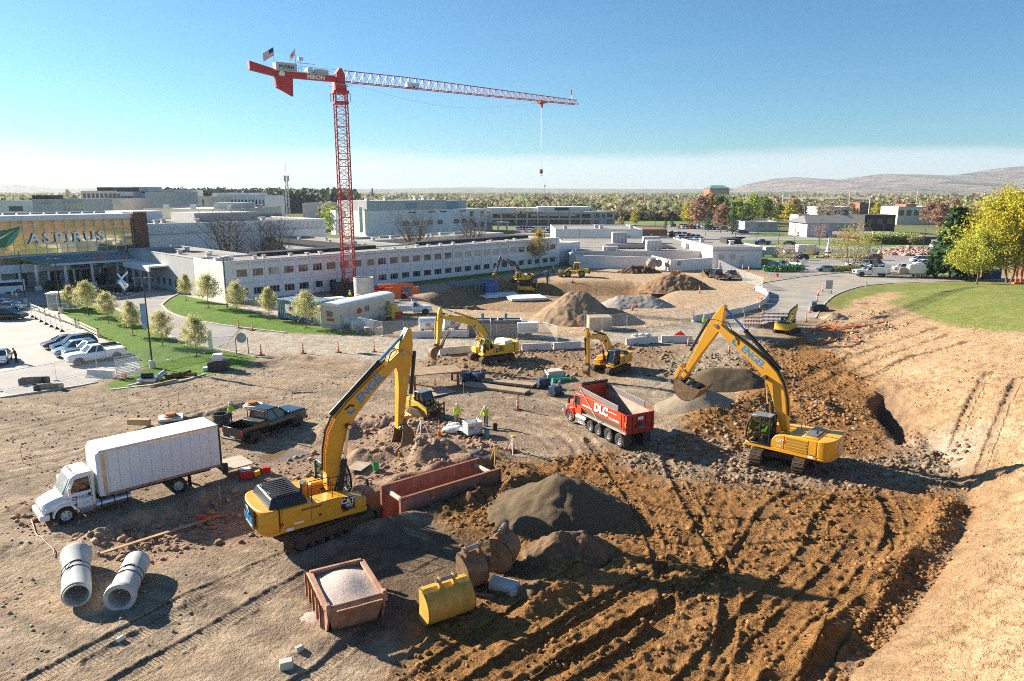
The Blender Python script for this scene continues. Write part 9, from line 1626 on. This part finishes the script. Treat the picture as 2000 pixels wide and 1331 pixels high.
# ---- ridge on the right, low hills on the left and far horizon
def ridge(name,y0,depth,prof,col,seed,n=220):
 us=np.linspace(prof[0][0],prof[-1][0],n);vs=np.interp(us,[p[0]for p in prof],[p[1]for p in prof]);m=30;rows=np.linspace(0,1,m);V=np.zeros((m,n,3));top=np.array([XZ(u,v,y0+depth)[1]for u,v in zip(us,vs)])
 for j,t in enumerate(rows):
  y=y0+depth*t;x=(us-1000)/FPX*(y0+depth)*1.02;V[j,:,0]=x;V[j,:,1]=y+300*fbm(us*.01,us*0+t*3,seed,3);V[j,:,2]=np.maximum(-4,top*(t**1.15)*(1+.5*(1-t)*fbm(us*.02,us*0+t*4,seed+4,3)))
 I,J=np.meshgrid(np.arange(n-1),np.arange(m-1));q=(J*n+I).ravel();mt=mat('hill_'+name+str(seed),col,.95,0,.35,.01);nt=mt.node_tree
 o=arrays(name,V.reshape(-1,3),np.stack([q,q+1,q+n+1,q+n],1),mt,None,smooth=True)
 b=nt.nodes['Principled BSDF'];tc=nt.nodes.new('ShaderNodeTexCoord');mp=nt.nodes.new('ShaderNodeMapping');mp.inputs['Scale'].default_value=(1,.35,1);nt.links.new(tc.outputs['Object'],mp.inputs[0]);t1=nt.nodes.new('ShaderNodeTexNoise');t1 .inputs['Scale'].default_value=.004;t1 .inputs['Detail'].default_value=8;t1 .inputs['Roughness'].default_value=.62;nt.links.new(mp.outputs[0],t1 .inputs[0]);r=nt.nodes.new('ShaderNodeMapRange');r.inputs[1].default_value=.56;r.inputs[2].default_value=.62;nt.links.new(t1 .outputs[0],r.inputs[0]);mx=nt.nodes.new('ShaderNodeMix');mx.data_type='RGBA';src=b.inputs['Base Color'].links[0].from_socket;nt.links.new(r.outputs[0],mx.inputs[0]);nt.links.new(src,mx.inputs[6]);mx.inputs[7].default_value=(.055,.08,.05,1);nt.links.new(mx.outputs[2],b.inputs['Base Color'])
 bp=nt.nodes.new('ShaderNodeBump');bp.inputs['Strength'].default_value=1;bp.inputs['Distance'].default_value=14;t2=nt.nodes.new('ShaderNodeTexNoise');t2 .inputs['Scale'].default_value=.05;t2 .inputs['Detail'].default_value=6;nt.links.new(tc.outputs['Object'],t2 .inputs[0]);nt.links.new(t2 .outputs[0],bp.inputs['Height']);nt.links.new(bp.outputs[0],b.inputs['Normal'])
 return struct(o)
ridge('hills',2600,2200,[(1390,374),(1430,362),(1475,351),(1515,346.5),(1560,348),(1600,353),(1640,347),(1700,339.5),(1760,341),(1810,343.5),(1860,337),(1920,328),(1975,321.5),(2050,317),(2300,312)],(.24,.20,.175),3);ridge('hills',5200,1500,[(-300,362),(-100,361),(0,361.5),(60,361),(110,366),(200,367),(330,369),(600,369.5),(720,370),(860,367),(940,366.5),(1010,368),(1150,369),(1350,370),(1500,372),(2300,372)],(.20,.21,.13),7,300)
# ================================================================== street furniture, parked cars, haze
def lamp(label,loc,h,arms=1,rz=0.,banner=False,base=True,group='lamp posts'):
 p=thing('lamp_post',label,'lamp post',loc,rz,group);DK=mat('pole_bronze',(.055,.045,.04),.5,.3,.1,2)
 if base:MB().cyl((0,0,-.1),(0,0,.85),.32,n=16).build('footing',CONCW,p)
 MB().cyl((0,0,.85 if base else 0),(0,0,h),.10,.065,8).build('pole',DK,p)
 for s in ((-1,1)if arms==2 else (1,)):MB().box((s*.55,0,h),(.9,.32,.09)).build('lamp_head',DK,p,bevel=.02)
 if banner:b=MB().b(-.62,-.1,-.02,.02,h*.45,h*.72).build('banner',mat('banner_blue',(.20,.38,.55),.7,0,.3,1.2),p,smooth=0);MB().tube([(-.65,0,h*.72),(0,0,h*.72)],.03).tube([(-.65,0,h*.45),(0,0,h*.45)],.03).build('banner_arm',DK,p)
lamp('tall dark lamp post with blue banner on the left lawn',(*G(298,719),0),9.9,2,R(10),True);lamp('dark lamp post left of the young tree row beside the shelter',(*G(120,612),0),8.6,2,R(10));lamp('dark lamp post before the glass entrance at far left',(*G(50,592),0),9.,1,R(10));lamp('dark lamp post at the far lawn strip before the long wing',(*G(444,602),0),8.4,1,0,False,False);lamp('dark lamp post by the low side wing',(*G(345,556),0),8.,1,2.5,False,False)
for k,(u,v,h,lb)in enumerate(((1695,517,9,'lamp post between the parked cars and the access road'),(1800,513,9,'lamp post right of the two white cars'),(1829,531,9,'lamp post behind the trailer end'),(1653,518,9,'lamp post left of the leaning tree'),(1550,496,9,'lamp post behind the pink-budded tree'),(1520,480,9,'lamp post at the far lot edge'),(1600,478,9,'lamp post by the pond left end'),(1720,497,9,'lamp post at the pond right end'),(1436,470,10,'lamp post between pines and small white building'),(1378,462,10,'lamp post in the full car park'),(1065,448,10,'lamp post before the clinic car row'),(1110,446,9,'lamp post before the clinic centre'),(1205,446,10,'lamp post at the clinic right end'),(1478,468,9,'lamp post right of the pines'),(1280,450,9,'lamp post at the car park left end'))):lamp(lb,(*G(u,v),0),h,1+k%2,k,False,v>500)
def shelter():
 x,y=G(95,606);p=thing('bus_shelter','small white glazed smoking shelter at the left lot edge','shelter',(x,y,0),R(14));W_,D_,H_=4.2,2.2,2.6;f=MB()
 for a in (0,W_*.33,W_*.66,W_):
  for b_ in (0,D_):f.b(a-.06,a+.06,b_-.06,b_+.06,0,H_)
 for z in (.1,1.0,H_-.1):
  for b_ in (0,D_):f.b(0,W_,b_-.04,b_+.04,z-.05,z+.05)
 f.build('frame',WHT2,p,smooth=0);MB().b(-.2,W_+.2,-.2,D_+.2,H_,H_+.18).build('roof',WHT2,p,bevel=.03)
 for k in range(3):MB().b(k*W_/3+.1,(k+1)*W_/3-.1,-.015,.015,.2,H_-.2).build('pane',mat('shelter_glass',(.35,.42,.42),.1,0,.1,2),p,smooth=0)
 MB().b(-.015,.015,.1,D_-.1,.2,H_-.2).build('pane',MATS['shelter_glass'],p,smooth=0);MB().b(W_-.015,W_+.015,.1,D_-.1,.2,H_-.2).build('pane',MATS['shelter_glass'],p,smooth=0)
shelter()
def rail_fence(label,a,b_,n):
 A,B=Vector((*G(*a),0)),Vector((*G(*b_),0));d=B-A;p=thing('rail_fence',label,'fence',tuple(A),math.atan2(d.y,d.x));L=d.length
 for k in range(n):q=MB().b(k*L/(n-1)-.1,k*L/(n-1)+.1,-.1,.1,0,1.15).build('post',PRE2,p,bevel=.02);MB().b(k*L/(n-1)-.13,k*L/(n-1)+.13,-.13,.13,1.15,1.3).build('cap_light',BLKP,q,bevel=.02)
 for z in (.5,.95):MB().b(0,L,-.05,.05,z-.09,z+.09).build('rail',PRE2,p,smooth=0)
rail_fence('pale low rail fence, upper run beside the sidewalk',(62,606),(148,640),4);rail_fence('pale low rail fence, lower run beside the sidewalk',(155,642),(192,660),2)
DLP=None
for k,(u,v)in enumerate(((63,620),(70,624),(80,629),(90,634),(100,639),(111,643),(121,648))):
 p=thing('rope_stanchion','%s slim stanchion from the far end along the left lot sidewalk'%ORD[k],'stanchion',(*G(u,v),.01),0,'slim stanchions along the sidewalk');MB().lathe([(.3,0),(.3,.04),(.05,.32),(.02,.34)],(0,0,0),'Z',10).build('base',BLKP,p);MB().cyl((0,0,.3),(0,0,2.0),.025,n=6).build('rod',GALV,p);MB().b(-.12,.12,-.01,.01,1.6,1.95).build('flag',PLB if k==4 else WPRT,p,smooth=0)
def sculpture():
 x,y=G(243,577);p=thing('sculpture','tall polished steel abstract sculpture on the shaded island','sculpture',(x,y,0),.3,None,.74);SS=mat('polished_steel',(.75,.76,.78),.08,1,.05,2)
 def blade(pts,r,nm):
  m=MB();S=[]
  for i,q in enumerate(pts):t=i/(len(pts)-1);w=r*math.sin(PI*(.08+.84*t));S.append([(q[0]+w*math.cos(a),q[1]+w*.35*math.sin(a),q[2])for a in [2*PI*k/8 for k in range(8)]])
  m.loft(S).build(nm,SS,p,smooth=1)
 blade([(0,0,0),(.1,0,1.2),(-.3,0,2.4),(-.6,.1,3.4),(-.2,.1,4.4)],.6,'blade');blade([(0,0,.3),(.5,0,1.6),(.7,0,2.6),(.1,0,3.6),(-.4,0,4.2)],.5,'blade');blade([(-.3,0,3.8),(.2,0,4.6),(.9,0,5.4),(1.3,0,6.0)],.45,'blade');blade([(-.2,0,4.0),(-.7,0,4.8),(-1.0,0,5.6)],.3,'blade')
 for k in range(7):a=k*.9;MB().ball((1.6*math.cos(a),1.2*math.sin(a),.35),.3,8,6,(.6,.6,1.2)).build('foot_form',SS,p)
sculpture()
# ---- parked cars at right, one by one
PAINTS=[PW,PS,PK,PG,PB,PR,PT,PLB];NAMES=['white','silver','black','grey','blue','red','tan','pale blue'];HIDE=-80
PROTO={k:car('x',(0,0,HIDE),0,PW,k)for k in ('suv','sedan','minivan')};_pu=set()
def park(kind,u,v,deg,ci,label,group='cars parked at right',s=1.):
 x,y=G(u,v)
 if kind not in _pu:o=PROTO[kind];_pu.add(kind);o.location=(x,y,0);o.rotation_euler=(0,0,R(deg));o['label']=label;o['group']=group
 else:o=dup(PROTO[kind],label,(x,y,0),R(deg),group,{PW:PAINTS[ci]},s)
 o.scale=(s,s,s);return o
for kind,u,v,d,c,lb in (('suv',1531,522,-100,0,'white car facing the viewer behind the dark hedge'),('sedan',1553,519,-60,0,'white sedan right of the hedge tree'),('suv',1562,508,170,2,'dark car behind the white sedan in the near lot'),('sedan',1613,530,175,7,'grey-blue sedan alone before the access road'),('sedan',1672,521,150,0,'white sedan behind the leaning tree trunk'),('suv',1690,520,-115,1,'silver car between white sedan and dark car'),('suv',1712,521,-60,2,'dark car right of the silver one behind the flatbed'),('suv',1705,508,160,5,'red car at the back of the near lot'),('minivan',1796,512,178,4,'dark blue minivan at the right of the near lot'),('suv',1802,520,178,0,'white car before the blue minivan'),('suv',1763,528,172,0,'white car behind the trailer'),('sedan',1690,511,160,3,'grey sedan beside the red car'),('suv',1830,484,5,0,'white car at the pavilion drive'),('sedan',1540,478,178,3,'grey car crossing the far lot'),('suv',1545,496,0,0,'white car beside the utility trailer on the upper road'),('sedan',1412,472,5,5,'red car at the corner of the small white building'),('suv',1452,456,0,4,'blue car on the far road past the pines')):park(kind,u,v,d,c,lb)
pickup('dark pickup on the far road behind the small white building',(*G(1488,478),0),R(180),PB,1.0);rng=random.Random(9)
def car_rows(rows,place):
 k=0
 for r,(u0,u1,v0,v1,n)in enumerate(rows):
  for i in range(n):
   t=i/max(1,n-1)
   if rng.random()<.06:continue
   c=rng.choice([0,0,1,1,2,2,3,3,4,5,6,7]);kd=rng.choice(['suv','sedan','suv','minivan']);park(kd,u0+(u1-u0)*t,v0+(v1-v0)*t,90+rng.uniform(-6,6)+(180 if rng.random()<.4 else 0),c,'%s car, %s from the left, %s row %s'%(NAMES[c],ORD[i],ORD[r],place),'cars in '+place,1.0)
car_rows([(1316,1420,443,447,16),(1325,1408,446.5,450,12),(1308,1362,466,466,7),(1330,1368,471,471,5),(1335,1368,475,475,4)],'of the full car park');car_rows([(1010,1075,449,451,11),(1018,1078,454,455,8)],'before the clinic');car_rows([(1440,1476,446,446,4),(1308,1345,460,461,5)],'beside the pines')
for a,b_,c,d in ((GP((1300,478),(1300,440),(1460,440),(1480,455),(1420,479)),0,0,0),(GP((1005,458),(1005,446),(1085,446),(1085,458)),0,0,0),(GP((1500,543),(1500,511),(1560,507),(1700,505),(1730,497),(1830,500),(1835,508),(1790,510),(1830,532),(1640,532),(1560,540)),0,0,0),(GP((1430,470),(1430,463),(1700,463),(1900,470),(1900,478),(1700,470)),0,0,0),(GP((1440,484),(1440,478),(1880,486),(1880,492)),0,0,0)):sheet('parking_lot' if a[0]else '',a,.02,FARLOT)
LAWNF=mat('far_lawn',(.15,.21,.05),.95,0,.2,.05)
for q in (GP((1005,446),(960,443),(1205,443),(1240,446)),GP((1190,440),(1210,428),(1340,430),(1345,440)),GP((1440,463),(1440,450),(1680,450),(1690,463)),GP((1500,510),(1500,503),(1720,500),(1725,506),(1560,508)),GP((1440,478),(1440,470.5),(1700,471),(1880,480),(1880,486)),GP((1840,540),(1790,511),(1880,505),(1960,540))):sheet('lawn',q,.015,LAWNF)
POND=GP((1598,500),(1620,491),(1680,487),(1760,489),(1830,496),(1790,500),(1720,497),(1660,498));wm=mat('pond_water',(.12,.17,.20),.12,0,.1,.2,bump=.1,bscale=3,spec=.7);sheet('pond',POND,.03,wm);rocks('pond_riprap',GP((1710,495),(1760,484),(1850,490),(1870,500),(1800,501),(1740,499)),700,.3,.9,[(.36,.22,.17),(.44,.3,.24)],21,power=1);rocks('pond_riprap',GP((1590,504),(1600,500),(1700,501),(1700,505)),260,.25,.6,[(.36,.22,.17),(.3,.2,.15)],22,power=1)
x,y=G(1617,494);p=thing('fountain','white fountain jet rising from the pond','fountain',(x,y,0));MB().lathe([(.9,0),(.5,1.5),(.3,3),(.12,4.6),(.02,5)],(0,0,0),'Z',12).build('jet',mat('foam',(.85,.88,.9),.6),p);MB().lathe([(.9,0),(1,.2),(.9,.3)],(0,0,0),'Z',12).build('nozzle_ring',BLKP,p)
pd=GP((505,893),(545,880),(590,880),(612,888),(590,900),(540,907),(510,903));sheet('puddle',pd,min(HF(*q)for q in pd)+.07,mat('muddy_water',(.22,.15,.08),.06,0,.1,2,spec=.6))
# ---- flatbed truck with trailer, utility vehicles
def flatbed():
 x,y=G(1700,540);p=pickup('white flatbed pickup towing an equipment trailer on the access road',(x,y,0),R(176),PW,1.25,None,None,False,utility=True,name='flatbed_truck');x,y=G(1785,542);t=thing('equipment_trailer','flat equipment trailer with white tank and machine behind the flatbed','trailer',(x,y,0),R(177));MB().b(-4.5,5.5,-1.2,1.2,.7,.9).build('deck',WOOD,t,bevel=.02);MB().tube([(5.5,0,.7),(8,0,.7)],.12).build('drawbar',BLKP,t)
 for xx in (-2.4,-1.4,-.4):
  for s in (-1,1):wheel(t,xx,s*1.2,.4,.25,RIM,12,hub=False)
 MB().b(-2.6,1.6,-1,1,.9,3.0).build('tank',WHT,t,bevel=.1);MB().b(2.0,3.6,-.7,.7,.9,2.2).build('machine',mat('machine_tan',(.5,.4,.3),.6),t,bevel=.1);MB().b(-4.4,-3.2,-.9,.9,.9,1.9).build('tool_chest',BLK,t,bevel=.03);MB().b(-4.6,-4.5,-1.1,1.1,.2,2.2).build('tail_ramp',BLKP,t,smooth=0)
flatbed()
def boxbody(label,u,v,rz,L,m,name='utility_truck'):
 x,y=G(u,v);p=thing(name,label,'truck',(x,y,0),R(rz));MB().b(-L/2,L/2,-1.1,1.1,.7,3.0).build('body',m,p,bevel=.06);MB().b(L/2+.05,L/2+1.6,-1,1,.5,2.1).build('cab',m,p,bevel=.15);MB().b(L/2+1.0,L/2+1.62,-.9,.9,1.4,1.95).build('windshield',CARG,p,smooth=0)
 for xx in (-L*.3,L/2+.8):
  for s in (-1,1):wheel(p,xx,s*1.05,.4,.25,RIM,12,hub=False)
boxbody('white enclosed utility truck on the upper road by the pond',1572,497,3,5.5,WHT);boxbody('white truck with round dark tank right of the small white building',1505,502,185,4.2,PREG)
# ---- masts and poles on the skyline
def mast(label,u,vb,vt,y,w,m=GALV,lattice=True):
 x,zt=XZ(u,vt,y);_,zb=XZ(u,vb,y);zb=0;p=thing('radio_mast',label,'mast',(x,y,0));q=MB()
 if lattice:
  truss(q,(0,0,0),(0,0,zt*.82),w,w*.6,14,.12,br=.07);q.build('lattice',m,p,smooth=.7);MB().cyl((0,0,zt*.82),(0,0,zt),.08,n=5).build('aerial',m,p)
  for k in range(3):a=k*2.1;MB().b(w*.7*math.cos(a)-.2,w*.7*math.cos(a)+.2,w*.7*math.sin(a)-.2,w*.7*math.sin(a)+.2,zt*.74,zt*.82).build('antenna',PREG,p,smooth=0)
 else:
  MB().cyl((0,0,0),(0,0,zt),w,w*.6,8).build('pole',m,p);MB().b(-w*5,w*5,-.1,.1,zt*.93,zt*.95).build('crossarm',m,p,smooth=0)
mast('grey lattice radio mast with aerial left of the crane',557,400,318,330,1.6,PREG);mast('thin pale mast on the skyline right of the crane hook',1064,380,352,900,1.2,PREG);
for k,(u,vt)in enumerate(((1530,372),(1661,366),(1793,370),(1924,374),(1700,384))):mast('%s tall pale highway light pole from the left before the ridge'%ORD[(0,1,3,4,2)[k]],u,400,vt,620 if k<4 else 430,.35,WHT2,False)
mast('tall round-sign pole right of the clinic',1275,430,393,480,.35,PREG,False)
# ---- the air: a thin even haze round the whole place
hz_=MB().b(-9500,9500,-300,7600,-6,262).build('haze',bpy.data.materials.new('haze_air'),None,smooth=0);stuff(hz_)
def _hz():
 m=hz_.data.materials[0];m.use_nodes=True;nt=m.node_tree;nt.nodes.clear();o=nt.nodes.new('ShaderNodeOutputMaterial');v=nt.nodes.new('ShaderNodeVolumePrincipled');v.inputs['Color'].default_value=(.80,.88,1,1);v.inputs['Density'].default_value=HAZE;v.inputs['Anisotropy'].default_value=.2;nt.links.new(v.outputs[0],o.inputs['Volume'])
HAZE=.00007
_hz()
